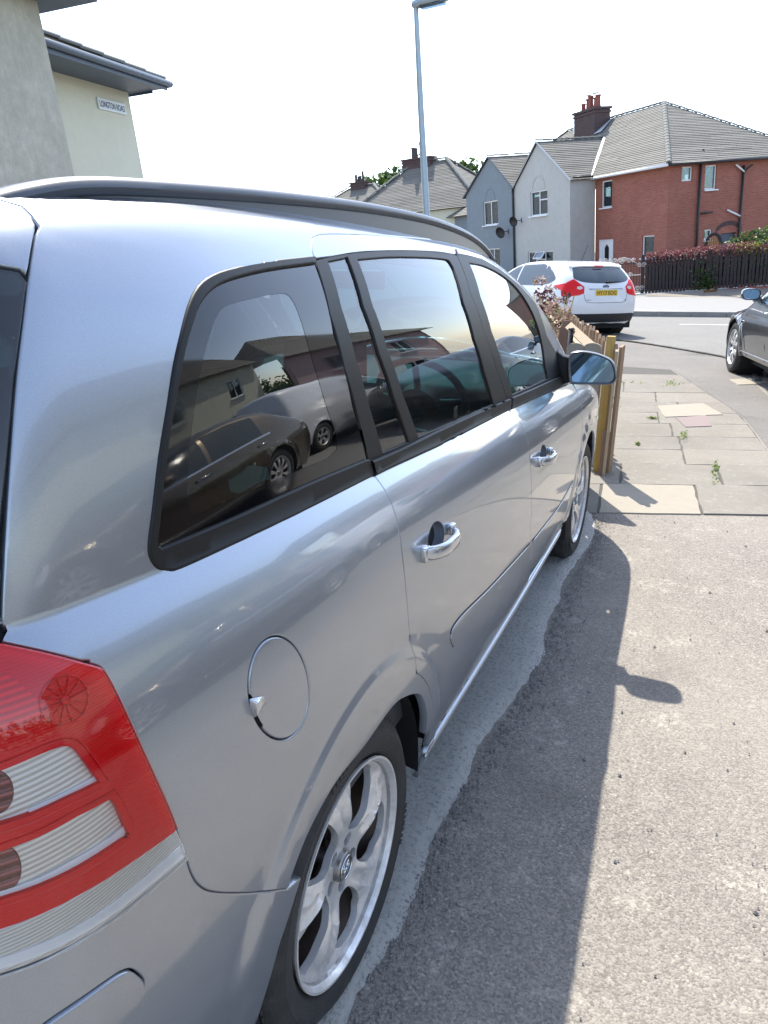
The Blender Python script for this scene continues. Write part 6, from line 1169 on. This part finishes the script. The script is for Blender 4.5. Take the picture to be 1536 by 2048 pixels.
yq = 5.3; a, b = at_y((1119, 660), yq), at_y((1141, 640), yq); g = MB(); g.prism([(a[0], 0), (b[0], 0), (b[0], b[2]), (a[0]+.03, b[2]-.01), (a[0], a[2])], .03, Matrix.Translation((0, yq, 0))); g.build('tall_board', M['board'], fnc)
a, b = at_y((1141, 655), 5.25), at_y((1190, 700), 4.5); g = MB(); g.tube([a, b], .045, 4); g.build('rail', M['pale_rail'], fnc)
yq = 5.0; g = MB(); a = at_y((1143, 657), yq); g.tube([(a[0], yq, 0), (a[0], yq, a[2])], .02, 8); g.tube([(a[0], yq, a[2]-.012), (a[0], yq, a[2]+.006)], [.03, .02], 8); g.build('iron_stake', M['pipe'], fnc, smooth=True)
sh = empty('berberis_shrub', None); tag(sh, 'spindly shrub with purple and pale pink leaves behind the picket fence', 'shrub')
for (u, v, y, r_, n, mm) in ((1095, 612, 7.2, (.22, .25, .24), 520, 'leaf_r'), (1112, 640, 6.6, (.16, .2, .24), 420, 'leaf_p'), (1078, 590, 7.6, (.16, .2, .22), 300, 'leaf_p'), (1160, 650, 6.9, (.10, .1, .08), 150, 'leaf_r'), (1092, 655, 6.8, (.25, .25, .30), 380, 'leaf')):
    if 'leaf_p' not in M: M['leaf_p'] = leafmat('pale_pink_leaf', [(.30, .16, .14), (.42, .30, .24), (.16, .12, .06)], .4)
    c = at_y((u, v), y); leaves('foliage', blob(c, r_, n), .035, M[mm], sh)
g = MB()
for k in range(16): c = at_y((1095, 640), 7.0); a = rng.uniform(0, 6.28); g.tube([(c[0]+.1*math.cos(a), 7.0+.1*math.sin(a), 0), (c[0]+.15*math.cos(a), 7+.15*math.sin(a), c[2]*.6), (c[0]+.3*math.cos(a+.3), 7+.3*math.sin(a), c[2]+.25)], [.010, .007, .003], 5)
g.build('stems', M['bark'], sh, smooth=True)
# ------------------------------------------------------------------ garden side, seen through the car's windows
fg = empty('garden_hedge'); tag(fg, 'leafy green hedge seen through the windows beyond the people carrier', 'hedge'); leaves('foliage', np.concatenate([blob((-2.6, 3.6+i*1.1, .8+.25*math.sin(i*2.3)), (.7, .8, .75), 1300) for i in range(4)]), .07, M['leaf'], fg); g = MB(); g.box((-2.7, 5.2, .5), (.7, 4.4, .8)); g.build('inner_twigs', M['paling'], fg)

# ------------------------------------------------------------------ other cars
def Ry(a): return np.array([[math.cos(a), 0, math.sin(a)], [0, 1, 0], [-math.sin(a), 0, math.cos(a)]])
def make_F(lo, up, zbelt, taper, Tc, cr, yr, yf, k=(.07, .12, .12), arches=(), bottom=.2):
    def F(P):
        x, y, z = np.abs(P[:, 0]), P[:, 1], P[:, 2]; zb = zbelt(y); dz = z-zb; S = np.where(dz > 0, lo(zb)-up[0]*dz-up[1]*dz*dz, lo(z))+taper(y)
        for cy, cz, r0, b_ in arches: r = np.hypot(y-cy, z-cz); S = S+b_*(1-sstep(r0-.05, r0, r))
        f = smax(x-S, z-(Tc(y)-cr(y)*(x/.7)**2), k[0]); f = smax(f, yr(z)+.12*(x/.8)**3-y, k[1]); f = smax(f, y-(yf(z)-.22*(x/.85)**3), k[2]); return smax(f, bottom-z, .03)
    return F
def arch_path(cy, cz, r, z0): 
    a0 = math.asin((z0-cz)/r); return [(cy+r*math.cos(a), cz+r*math.sin(a)) for a in np.linspace(math.pi-a0, a0, 18)]
def skin_body(S, root, m, wb, r=.36, z0=.24, yend=(-.55, 3.3), res=.05, name='body', cz=.32):
    front = S.side([(yend[1], z0)]); ends = (S.y0-S.PS*math.pi/2, S.y1+S.PS*math.pi/2)
    low = S.side([(yend[0], z0)]+arch_path(0, cz, r, z0)+arch_path(wb, cz, r, z0)+[(yend[1], z0)]); vb = low[0][1]
    # close along the centre line front and back
    lr = S.chart(np.array([[.001, S.y0-2., .30]]))[0]; lf = S.chart(np.array([[.001, S.y1+2., .30]]))[0]; vr = min(vb*.9, -.3)
    mid_r = S.back([(.45, z0+.02), (.2, z0+.02)], -1)[::1]; mid_f = S.back([(.45, z0+.02), (.2, z0+.02)], 1)
    loop = cat([(ends[0], mid_r[-1][1]*1.0)], mid_r[::-1], low, mid_f, [(ends[1], mid_f[-1][1]), (ends[1], math.pi/2*S.VS), (S.y1, math.pi/2*S.VS), ((S.y0+S.y1)/2, math.pi/2*S.VS), (S.y0, math.pi/2*S.VS), (ends[0], math.pi/2*S.VS)])
    return join2(*S.panel(name, loop, m, root, gap=0, res=res, mirror=True, bd=.04))
def overlay(S, name, poly, m, root, off=.004, mirror=False, res=.04, hole=(), rim=.008): return S.panel(name, poly, m, root, off=off, gap=0, rim=rim, lip=.001, res=res, mirror=mirror, holes=hole, bd=.03)
def placed(name, x, y, yaw, label, cat_, z=None):
    o = empty(name, Matrix.Translation((x, y, float(hground(x, y)) if z is None else z)) @ Matrix.Rotation(yaw, 4, 'Z')); tag(o, label, cat_); return o
# white hatchback waiting at the junction
lo = spline([.15, .3, .5, .7, .85, 1.0, 1.1], [.80, .87, .905, .915, .905, .86, .82]); zb = lambda y: .93+.05*np.clip((1.9-y)/2.4, 0, 1.2)
Tc = spline([-.85, -.6, -.2, .5, 1.2, 1.7, 2.1, 2.5, 2.85, 3.2, 3.5], [1.36, 1.415, 1.46, 1.485, 1.48, 1.42, 1.28, 1.09, .98, .90, .70]); crn = spline([-.85, 1.2, 2.5, 3.4], [.055, .05, .12, .12])
yr = spline([.2, .35, .5, .7, .85, 1.0, 1.2, 1.42], [-.68, -.76, -.80, -.80, -.77, -.72, -.56, -.30]); yf = spline([.2, .45, .7, .85, 1.0], [3.42, 3.52, 3.48, 3.3, 3.1]); tp = spline([-.9, -.6, -.3, .3, 1.6, 2.6, 3.1, 3.5], [-.10, -.035, -.005, 0, 0, -.01, -.04, -.12])
Fw = make_F(lo, (.34, .25), zb, tp, Tc, crn, yr, yf, arches=((0, .32, .42, .02), (2.648, .32, .42, .02))); W = Skin(Fw, -.05, 2.7, .78)
wc = placed('white_hatchback', -1.25, 15.5, .775, 'white five door hatchback seen from behind, registration HY13 EOG', 'car')
skin_body(W, wc, M['white_paint'], 2.648, r=.355); M['cladding'] = simple('black_cladding', (.018, .019, .021), .6)
rw = W.back([(-.60, 1.06), (-.40, 1.035), (0, 1.02), (.40, 1.035), (.60, 1.06)]) if False else None
bk = lambda pts, n=4: W.back(catmull(np.array(pts), n))
half = bk([(.001, 1.055), (.30, 1.06), (.52, 1.085), (.645, 1.135), (.655, 1.18), (.60, 1.30), (.56, 1.345), (.30, 1.36), (.001, 1.362)]); half[0][0] = half[-1][0] = W.y0-W.PS*math.pi/2
join2(*W.panel('rear_window', half, M['dark_glass'], wc, off=.003, gap=0, rim=.006, res=.04, mirror=True))
half = bk([(.001, 1.365), (.35, 1.363), (.60, 1.35), (.605, 1.385), (.35, 1.43), (.001, 1.44)]); half[0][0] = half[-1][0] = W.y0-W.PS*math.pi/2
join2(*W.panel('roof_spoiler', half, M['white_paint'], wc, off=.03, gap=0, rim=.04, res=.04, mirror=True))
g = MB(); g.box((0, float(yr(1.37))-.055, 1.385), (.20, .02, .022)); g.build('high_stop_lamp', M['lens_red'], wc)
half = bk([(.001, .46), (.5, .46), (.70, .46), (.78, .44), (.78, .34), (.6, .30), (.001, .29)]); half[0][0] = half[-1][0] = W.y0-W.PS*math.pi/2
join2(*W.panel('rear_diffuser', half, M['cladding'], wc, off=.010, gap=0, rim=.02, res=.05, mirror=True)); W.panel('bumper_cladding', W.side([(-.62, .475), (-.42, .455), (-.36, .40), (-.34, .26), (-.6, .25)]), M['cladding'], wc, off=.008, gap=0, rim=.01, mirror=True)
lampS = cat(W.back([(.50, .985), (.52, .86), (.62, .83)]), W.side([(-.60, .79), (-.50, .81), (-.44, .92), (-.18, .985), (-.17, 1.0), (-.50, 1.05)]), W.back([(.665, 1.13)])); W.panel('tail_lamp', lampS, M['lens_red_bright'], wc, off=.008, gap=0, rim=.012, res=.03, mirror=True)
W.panel('tail_lamp_clear', W.back([(.53, .96), (.60, .93), (.66, .95), (.64, .985), (.57, .995)]), M['lens_clear'], wc, off=.012, gap=0, rim=.004, res=.03, mirror=True)
Yp = float(W.unchart(W.back([(0.05, .87)]))[0][1]); M['plate_y'] = simple('yellow_plate', (.72, .48, .05), .4, var=.03); M['ink'] = simple('plate_ink', (.012, .012, .014), .5)
g = MB(); g.box((0, Yp-.008, .872), (.52, .012, .115)); pl_ = g.build('number_plate', M['plate_y'], wc, bevel=.004, M=None); lettering('HY13 EOG', .46, .079, M['ink'], pl_, Matrix.Translation((0, Yp-.0155, .872)) @ Matrix.Rotation(R(90), 4, 'X'), bold=.012)
g = MB(); ya_ = float(W.unchart(W.back([(0.05, .985)]))[0][1]); V = [(.075*math.cos(a), ya_-.006, .99+.032*math.sin(a)) for a in np.linspace(0, 2*math.pi, 25)[:-1]]+[(.075*math.cos(a), ya_+.02, .99+.032*math.sin(a)) for a in np.linspace(0, 2*math.pi, 25)[:-1]]; g.add(V, [tuple(range(24))]+[(i, (i+1) % 24, (i+1) % 24+24, i+24) for i in range(24)]); M['badge'] = simple('blue_badge', (.02, .06, .16), .2, coat=1); bd_ = g.build('oval_badge', M['badge'], wc); lettering('Ford', .085, .032, M['chrome'], bd_, Matrix.Translation((0, ya_-.008, .99)) @ Matrix.Rotation(R(90), 4, 'X'))
for z_, w_ in ((.945, .80),): g = MB(); yy = float(W.unchart(W.back([(0.3, z_)]))[0][1]); g.box((0, yy-.0, z_), (w_, .012, .010)); g.build('tailgate_crease', M['trim'], wc)
def seam(S, name, pts, parent, r=.004, m='trim', mirror=True, n=5):
    P = S.unchart(np.asarray(pts)); N = S.normal(P); Q = P+N*.0005
    for s_ in ((1, -1) if mirror else (1,)): g = MB(); g.tube([(s_*p[0], p[1], p[2]) for p in Q], r, 5); g.build(name, M[m], parent)
seam(W, 'tailgate_seam', cat(bk([(.52, .84), (.50, .75), (.44, .69), (.2, .68), (.001, .68)])), wc)
for x_, t_, w_ in ((-.42, 'EcoBoost', .12), (.47, 'SE', .04)): yy = float(W.unchart(W.back([(abs(x_), .735)]))[0][1]); lettering(t_, w_, .022, M['ink'], wc, Matrix.Translation((x_, yy-.006, .735)) @ Matrix.Rotation(R(90), 4, 'X'), name='tailgate_badge')
for x_ in (-.55, -.2, .2, .55): g = MB(); yy = float(W.unchart(W.back([(abs(x_), .60)]))[0][1]); g.lathe([(-.003, .001), (-.003, .014), (.004, .014)], 12, 'y', (x_, yy, .60)); g.build('parking_sensor', M['pvc'], wc)
g = MB(); yy = float(W.unchart(W.back([(0.1, 1.08)]))[0][1]); g.tube([(.02, yy-.03, 1.07), (.10, yy-.035, 1.075), (.34, yy-.03, 1.09)], [.022, .016, .007], 6); g.build('rear_wiper', M['trim'], wc, smooth=True)
W.panel('side_window', W.side(catmull([(.42, .985), (.42, 1.38), (.9, 1.405), (1.35, 1.39)], 4)[:].tolist()+[(1.35, .965), (.9, .975)]), M['dark_glass'], wc, off=.002, gap=0, rim=.004, mirror=True)
W.panel('side_window', W.side([(1.40, .965), (1.40, 1.385), (1.62, 1.34), (1.95, 1.17), (2.12, 1.03), (2.12, .95)]), M['dark_glass'], wc, off=.002, gap=0, rim=.004, mirror=True)
W.panel('rear_quarter_window', W.side(catmull([(.36, .99), (.37, 1.36), (.18, 1.31), (.0, 1.22), (-.12, 1.12), (.05, 1.03)], 4).tolist()), M['dark_glass'], wc, off=.002, gap=0, rim=.004, mirror=True)
seam(W, 'door_seam', W.side([(.38, 1.38), (.36, .98), (.40, .75), (.33, .5), (.42, .36)]), wc); seam(W, 'door_seam', W.side([(1.375, 1.39), (1.375, .95), (1.38, .5), (1.36, .3)]), wc)
seam(W, 'bumper_seam', W.side([(-.36, .60), (-.46, .66), (-.52, .82)]), wc)
for y_ in (.5, 1.5):
    for s_ in (1, -1): g = MB(); xx = float(W.unchart(W.side([(y_, .84)]))[0][0]); g.tube([(s_*(xx+.02), y_-.09, .84), (s_*(xx+.035), y_, .845), (s_*(xx+.02), y_+.09, .84)], .013, 8); g.build('door_handle', M['white_paint'], wc, smooth=True)
for s_ in (1, -1): g = MB(); g.box((s_*.98, 1.98, 1.0), (.20, .12, .14)); g.box((s_*.86, 1.99, .96), (.10, .05, .05)); g.build('door_mirror', M['white_paint'], wc, bevel=.04, smooth=True, seg=3)
g = MB(); g.box((0, 1.3, .24), (1.5, 3.9, .16)); g.build('underside', M['dark'], wc); g = MB(); g.tube([(-.55, -.6, .25), (-.55, -.78, .245)], .03, 10); g.build('exhaust', M['chrome'], wc, smooth=True)
for y_ in (0, 2.648):
    for s_ in (1, -1): wheel(wc, 'wheel', (s_*.79, y_, .316), rim=.215, out=s_, emblem=False, detail=False); g = MB(); g.lathe([(s_*.55, .02), (s_*.55, .38), (s_*.86, .38)], 20, 'x', (0, y_, .32)); g.build('wheel_well', M['dark'], wc)
# dark saloon parked on the street at the right edge
lo2 = spline([.15, .3, .5, .7, .85, 1.0], [.82, .89, .915, .925, .905, .855]); zb2 = lambda y: .95+.0*y
Tc2 = spline([-1.1, -.7, -.2, .5, 1.2, 1.8, 2.2, 2.6, 2.9, 3.3, 3.55, 3.75], [1.05, 1.15, 1.35, 1.48, 1.48, 1.33, 1.17, 1.03, .98, .92, .82, .60]); yr2 = spline([.2, .5, .8, 1.0, 1.2], [-.95, -1.06, -1.05, -.98, -.6]); yf2 = spline([.2, .45, .7, .85, 1.0], [3.56, 3.66, 3.60, 3.42, 3.2]); tp2 = spline([-1.1, -.7, .2, 1.6, 2.7, 3.2, 3.6], [-.12, -.04, 0, 0, -.005, -.04, -.13])
Fd = make_F(lo2, (.38, .25), zb2, tp2, Tc2, crn, yr2, yf2, k=(.12, .14, .14), arches=((0, .34, .47, .025), (2.737, .34, .47, .028)), bottom=.2); Dk = Skin(Fd, -.05, 2.8, .75)
def saloon(name, x, y, yaw, label, mt, sc=1., steer=0, spokes=8):
    o = placed(name, x, y, yaw, label, 'car'); o.matrix_basis = o.matrix_basis @ Matrix.Scale(sc, 4) @ Matrix.Translation((0, -2.737, 0)); 
    skin_body(Dk, o, mt, 2.737, r=.385, z0=.27, cz=.34)
    Dk.panel('side_window', Dk.side([(1.32, .985), (1.32, 1.37), (1.7, 1.30), (2.05, 1.13), (2.2, 1.02), (2.2, .97)]), M['dark_glass'], o, off=.002, gap=0, rim=.004, mirror=True)
    Dk.panel('side_window', Dk.side([(.30, 1.0), (.32, 1.34), (.8, 1.39), (1.26, 1.38), (1.26, .985)]), M['dark_glass'], o, off=.002, gap=0, rim=.004, mirror=True)
    Dk.panel('window_strip', Dk.side([(.1, .96), (2.25, .945), (2.25, .965), (.1, .985)]), M['chrome'], o, off=.006, gap=0, rim=.004, mirror=True)
    join2(*Dk.panel('windscreen', cat(Dk.chart(np.array([[.001, 1.75, 1.36], [.55, 1.80, 1.30], [.66, 2.45, 1.04], [.3, 2.6, 1.04], [.001, 2.62, 1.04]])) ), M['dark_glass'], o, off=.002, gap=0, rim=.003, mirror=True))
    seam(Dk, 'door_seam', Dk.side([(2.22, .95), (2.26, .80), (2.24, .55), (2.16, .40), (2.05, .30)]), o); seam(Dk, 'door_seam', Dk.side([(1.29, 1.38), (1.29, .95), (1.30, .5), (1.27, .32)]), o); seam(Dk, 'bonnet_seam', Dk.side([(2.4, .945), (2.9, .90), (3.3, .84)]), o)
    Dk.panel('headlamp', cat(Dk.side([(3.05, .80), (3.18, .70), (3.32, .66)]), Dk.back([(.60, .68), (.56, .77), (.66, .82)], 1), Dk.side([(3.20, .855)])), M['lens_strip'], o, off=.003, gap=0, rim=.006, mirror=True)
    Dk.panel('sill_strip', Dk.side([(.45, .34), (2.3, .325), (2.3, .335), (.45, .352)]), M['chrome'], o, off=.006, gap=0, rim=.004, mirror=True, res=.03)
    for s_ in (1, -1):
        g = MB(); V = []; n = 14
        for dy, sc_ in ((-.07, .80), (-.065, .95), (-.03, 1.), (.03, .95), (.08, .62), (.10, .1)):
            for k in range(n): a = 2*math.pi*k/n; V.append((s_*(.985+.115*sc_*np.sign(math.cos(a))*abs(math.cos(a))**.7), 1.99+dy, 1.055+.072*sc_*np.sign(math.sin(a))*abs(math.sin(a))**.7))
        g.add(V, [(i*n+k, i*n+(k+1) % n, (i+1)*n+(k+1) % n, (i+1)*n+k) for i in range(5) for k in range(n)]+[tuple(5*n+k for k in range(n))]); g.box((s_*.87, 2.02, .99), (.12, .05, .05)); mr = g.build('door_mirror', mt, o, smooth=True, auto=50)
        g = MB(); g.add([V[k] for k in range(n)], [tuple(range(n))]); g.build('mirror_glass', M['mirror'], mr)
        for y_ in (.36, 1.42): g = MB(); xx = float(Dk.unchart(Dk.side([(y_, .86)]))[0][0]); g.tube([(s_*(xx+.015), y_-.10, .86), (s_*(xx+.03), y_, .862), (s_*(xx+.015), y_+.10, .86)], .014, 8); g.build('door_handle', M['chrome'], o, smooth=True)
        g = MB(); xx = float(Dk.unchart(Dk.side([(2.36, .70)]))[0][0]); g.box((s_*(xx+.003), 2.36, .70), (.012, .10, .03)); g.build('side_repeater', M['chrome'], o, bevel=.004)
    g = MB(); g.box((0, 1.35, .26), (1.5, 4.2, .16)); g.build('underside', M['dark'], o)
    for y_ in (0, 2.737):
        for s_ in (1, -1): wheel(o, 'wheel', (s_*.80, y_, .34), r=.34, rim=.232, w=.225, out=s_, spokes=spokes, style=1, emblem=False, detail=False, steer=steer if y_ else 0); g = MB(); g.lathe([(s_*.55, .02), (s_*.55, .41), (s_*.87, .41)], 20, 'x', (0, y_, .34)); g.build('wheel_well', M['dark'], o)
    return o
saloon('dark_saloon', 2.60, 10.88, .22, 'dark grey car parked at the right edge with silver multi spoke wheel showing', M['dark_paint'], 1.05, steer=0)
saloon('gold_saloon', 4.35, .75, math.pi, 'bronze brown saloon parked behind the viewpoint, seen mirrored in the quarter glass', M['gold_paint'], 1.0, spokes=10)
# white van whose flank is mirrored in the door glass
vn = placed('white_van', 5.35, 6.3, 0.0, 'white van with green and yellow lettering, seen mirrored in the side door glass', 'van')
Tv = spline([-1.1, -.6, .5, 1.6, 2.2, 2.7, 3.0, 3.3, 3.55], [1.74, 1.80, 1.82, 1.80, 1.55, 1.22, 1.08, .98, .70]); lov = spline([.15, .4, .7, 1.0, 1.2], [.84, .90, .915, .91, .88]); zbv = lambda y: 1.10+0*y; yrv = spline([.2, .8, 1.4, 1.8], [-.95, -1.0, -.97, -.90]); crv = spline([-1, 1.5, 2.6, 3.4], [.05, .05, .12, .12])
Fv = make_F(lov, (.10, .12), zbv, tp2, Tv, crv, yrv, yf2, k=(.14, .10, .14), arches=((0, .33, .43, .015), (2.70, .33, .43, .02))); Vn = Skin(Fv, -.05, 2.7, .85)
skin_body(Vn, vn, M['white_paint'], 2.70, r=.37, z0=.25, res=.07)
Vn.panel('side_window', Vn.side([(1.25, 1.12), (1.27, 1.60), (1.75, 1.58), (2.15, 1.40), (2.42, 1.15), (2.42, 1.10)]), M['dark_glass'], vn, off=.002, gap=0, rim=.004, mirror=True)
join2(*Vn.panel('windscreen', Vn.chart(np.array([[.001, 1.9, 1.70], [.55, 1.95, 1.62], [.70, 2.6, 1.22], [.3, 2.78, 1.18], [.001, 2.80, 1.18]])), M['dark_glass'], vn, off=.002, gap=0, rim=.003, mirror=True)); seam(Vn, 'door_seam', Vn.side([(1.2, 1.65), (1.2, .9), (1.2, .32)]), vn, .006); seam(Vn, 'door_seam', Vn.side([(2.44, 1.12), (2.46, .9), (2.3, .5), (2.2, .3)]), vn, .006)
M['green'] = simple('logo_green', (.01, .13, .06), .5); M['yellow'] = simple('logo_yellow', (.75, .48, .02), .5)
for s_ in (1, -1):
    xx = .925; Mx = Matrix.Translation((s_*xx, 1.75, .86)) @ Matrix.Rotation(R(90*s_), 4, 'Z') @ Matrix.Rotation(R(90), 4, 'X'); lettering('Freelance', .95, .17, M['ink'], vn, Mx, name='van_lettering', bold=.02); g = MB(); g.add([(s_*xx, 1.75-s_*.46, .745), (s_*xx, 1.75+s_*.46, .765), (s_*xx, 1.75+s_*.46, .770), (s_*xx, 1.75-s_*.46, .775)], [(0, 1, 2, 3)]); g.build('van_underline', M['yellow'], vn)
    g = MB(); g.box((s_*xx, 1.75-s_*.62, .90), (.004, .20, .20)); lg = g.build('van_logo', M['green'], vn, bevel=.002); lettering('F', .09, .13, M['pvc'], lg, Matrix.Translation((s_*(xx+.004), 1.75-s_*.62, .90)) @ Matrix.Rotation(R(90*s_), 4, 'Z') @ Matrix.Rotation(R(90), 4, 'X'), name='logo_letter', bold=.03); lettering('SERVICES', .7, .11, M['ink'], vn, Matrix.Translation((s_*xx, 1.0, .60)) @ Matrix.Rotation(R(90*s_), 4, 'Z') @ Matrix.Rotation(R(90), 4, 'X'), name='van_lettering', bold=.02)
g = MB(); g.box((0, 1.3, .26), (1.5, 4.0, .16)); g.build('underside', M['dark'], vn)
for y_ in (0, 2.70):
    for s_ in (1, -1): wheel(vn, 'wheel', (s_*.80, y_, .32), r=.32, rim=.2, out=s_, emblem=False, detail=False); g = MB(); g.lathe([(s_*.55, .02), (s_*.55, .39), (s_*.86, .39)], 20, 'x', (0, y_, .33)); g.build('wheel_well', M['dark'], vn)
# pinkish house with a red hedge on the far side of the side street, mirrored in the glass
Pp = Plot((9.5, 26, float(hground(9.5, 26))), -84); ph = empty('pink_house', Pp.M); tag(ph, 'pinkish rendered house with grey tiled roof, seen mirrored in the car windows', 'house'); wn_ = [(2.0, 3.2, 3.2, 4.4), (6.0, 7.4, 3.2, 4.4), (2.0, 3.6, .9, 2.2), (6.0, 7.6, .9, 2.2)]
wall_poly('front_wall', rect(0, 10, -1, 5.1), [rect(*w) for w in wn_], (0, 0, 0), (1, 0, 0), (0, 0, 1), (0, -1, 0), 'r_pink', ph); [window(ph, (0, 0, 0), (1, 0, 0), (0, -1, 0), *w, lights=(1, 1), net=.6) for w in wn_]; wall_poly('end_wall', rect(0, 8, -1, 5.1), [], (0, 0, 0), (0, 1, 0), (0, 0, 1), (-1, 0, 0), 'r_pink', ph)
roof_plane('roof_slope', ((-.4, -.4, 5), (10.4, -.4, 5), (7, 4, 8), (3, 4, 8)), ph, course=.2); roof_plane('roof_slope', ((-.4, 8.4, 5), (-.4, -.4, 5), (3, 4, 8), (3, 4, 8)), ph, course=.2); roof_plane('roof_slope', ((10.4, -.4, 5), (10.4, 8.4, 5), (7, 4, 8), (7, 4, 8)), ph, course=.2)
rh2 = empty('mirrored_hedge', Pp.M); tag(rh2, 'red leaved hedge before the pinkish house, seen mirrored in the glass', 'hedge'); leaves('foliage', boxpts(5000, -1, 11, -3.2, -2.6, .0, 1.3), .12, M['leaf_rt'], rh2); g = MB(); g.box((5, -2.9, .6), (12, .4, 1.1)); g.build('inner_twigs', M['paling'], rh2)
ph2 = Plot((12, 15, 0), -90); gh = empty('opposite_house', ph2.M); tag(gh, 'grey rendered house behind the viewpoint across the side street, seen only mirrored', 'house'); wall_poly('front_wall', rect(0, 16, -1, 5.1), [rect(*w) for w in wn_], (0, 0, 0), (1, 0, 0), (0, 0, 1), (0, -1, 0), 'r_cream', gh); [window(gh, (0, 0, 0), (1, 0, 0), (0, -1, 0), *w, lights=(1, 1), net=.6) for w in wn_]; roof_plane('roof_slope', ((-.4, -.4, 5), (16.4, -.4, 5), (13, 4, 8), (3, 4, 8)), gh, course=.2)

# unseen belt of trees, added to hide the yellow sky horizon from reflections
tb2 = []
for i in range(36):
    a = R(-80+i*4.4); c = (60*math.cos(a)+2, 60*math.sin(a)+6)
    if c[1] > 45 and c[0] < 25: continue
    tb2.append(blob((c[0], c[1], 4.5), (4, 5, 5.5), 900, .2))
tag(leaves('horizon_screen_trees', np.concatenate(tb2), .8, M['leaf'], None), 'distant belt of green trees beyond the side street, mirrored in the car', 'trees', kind='stuff')

# ------------------------------------------------------------------ turn the whole place so that gravity is straight down
for o in list(SC.objects):
    if o.parent is None: o.matrix_basis = TURN @ o.matrix_basis
bpy.context.view_layer.update()
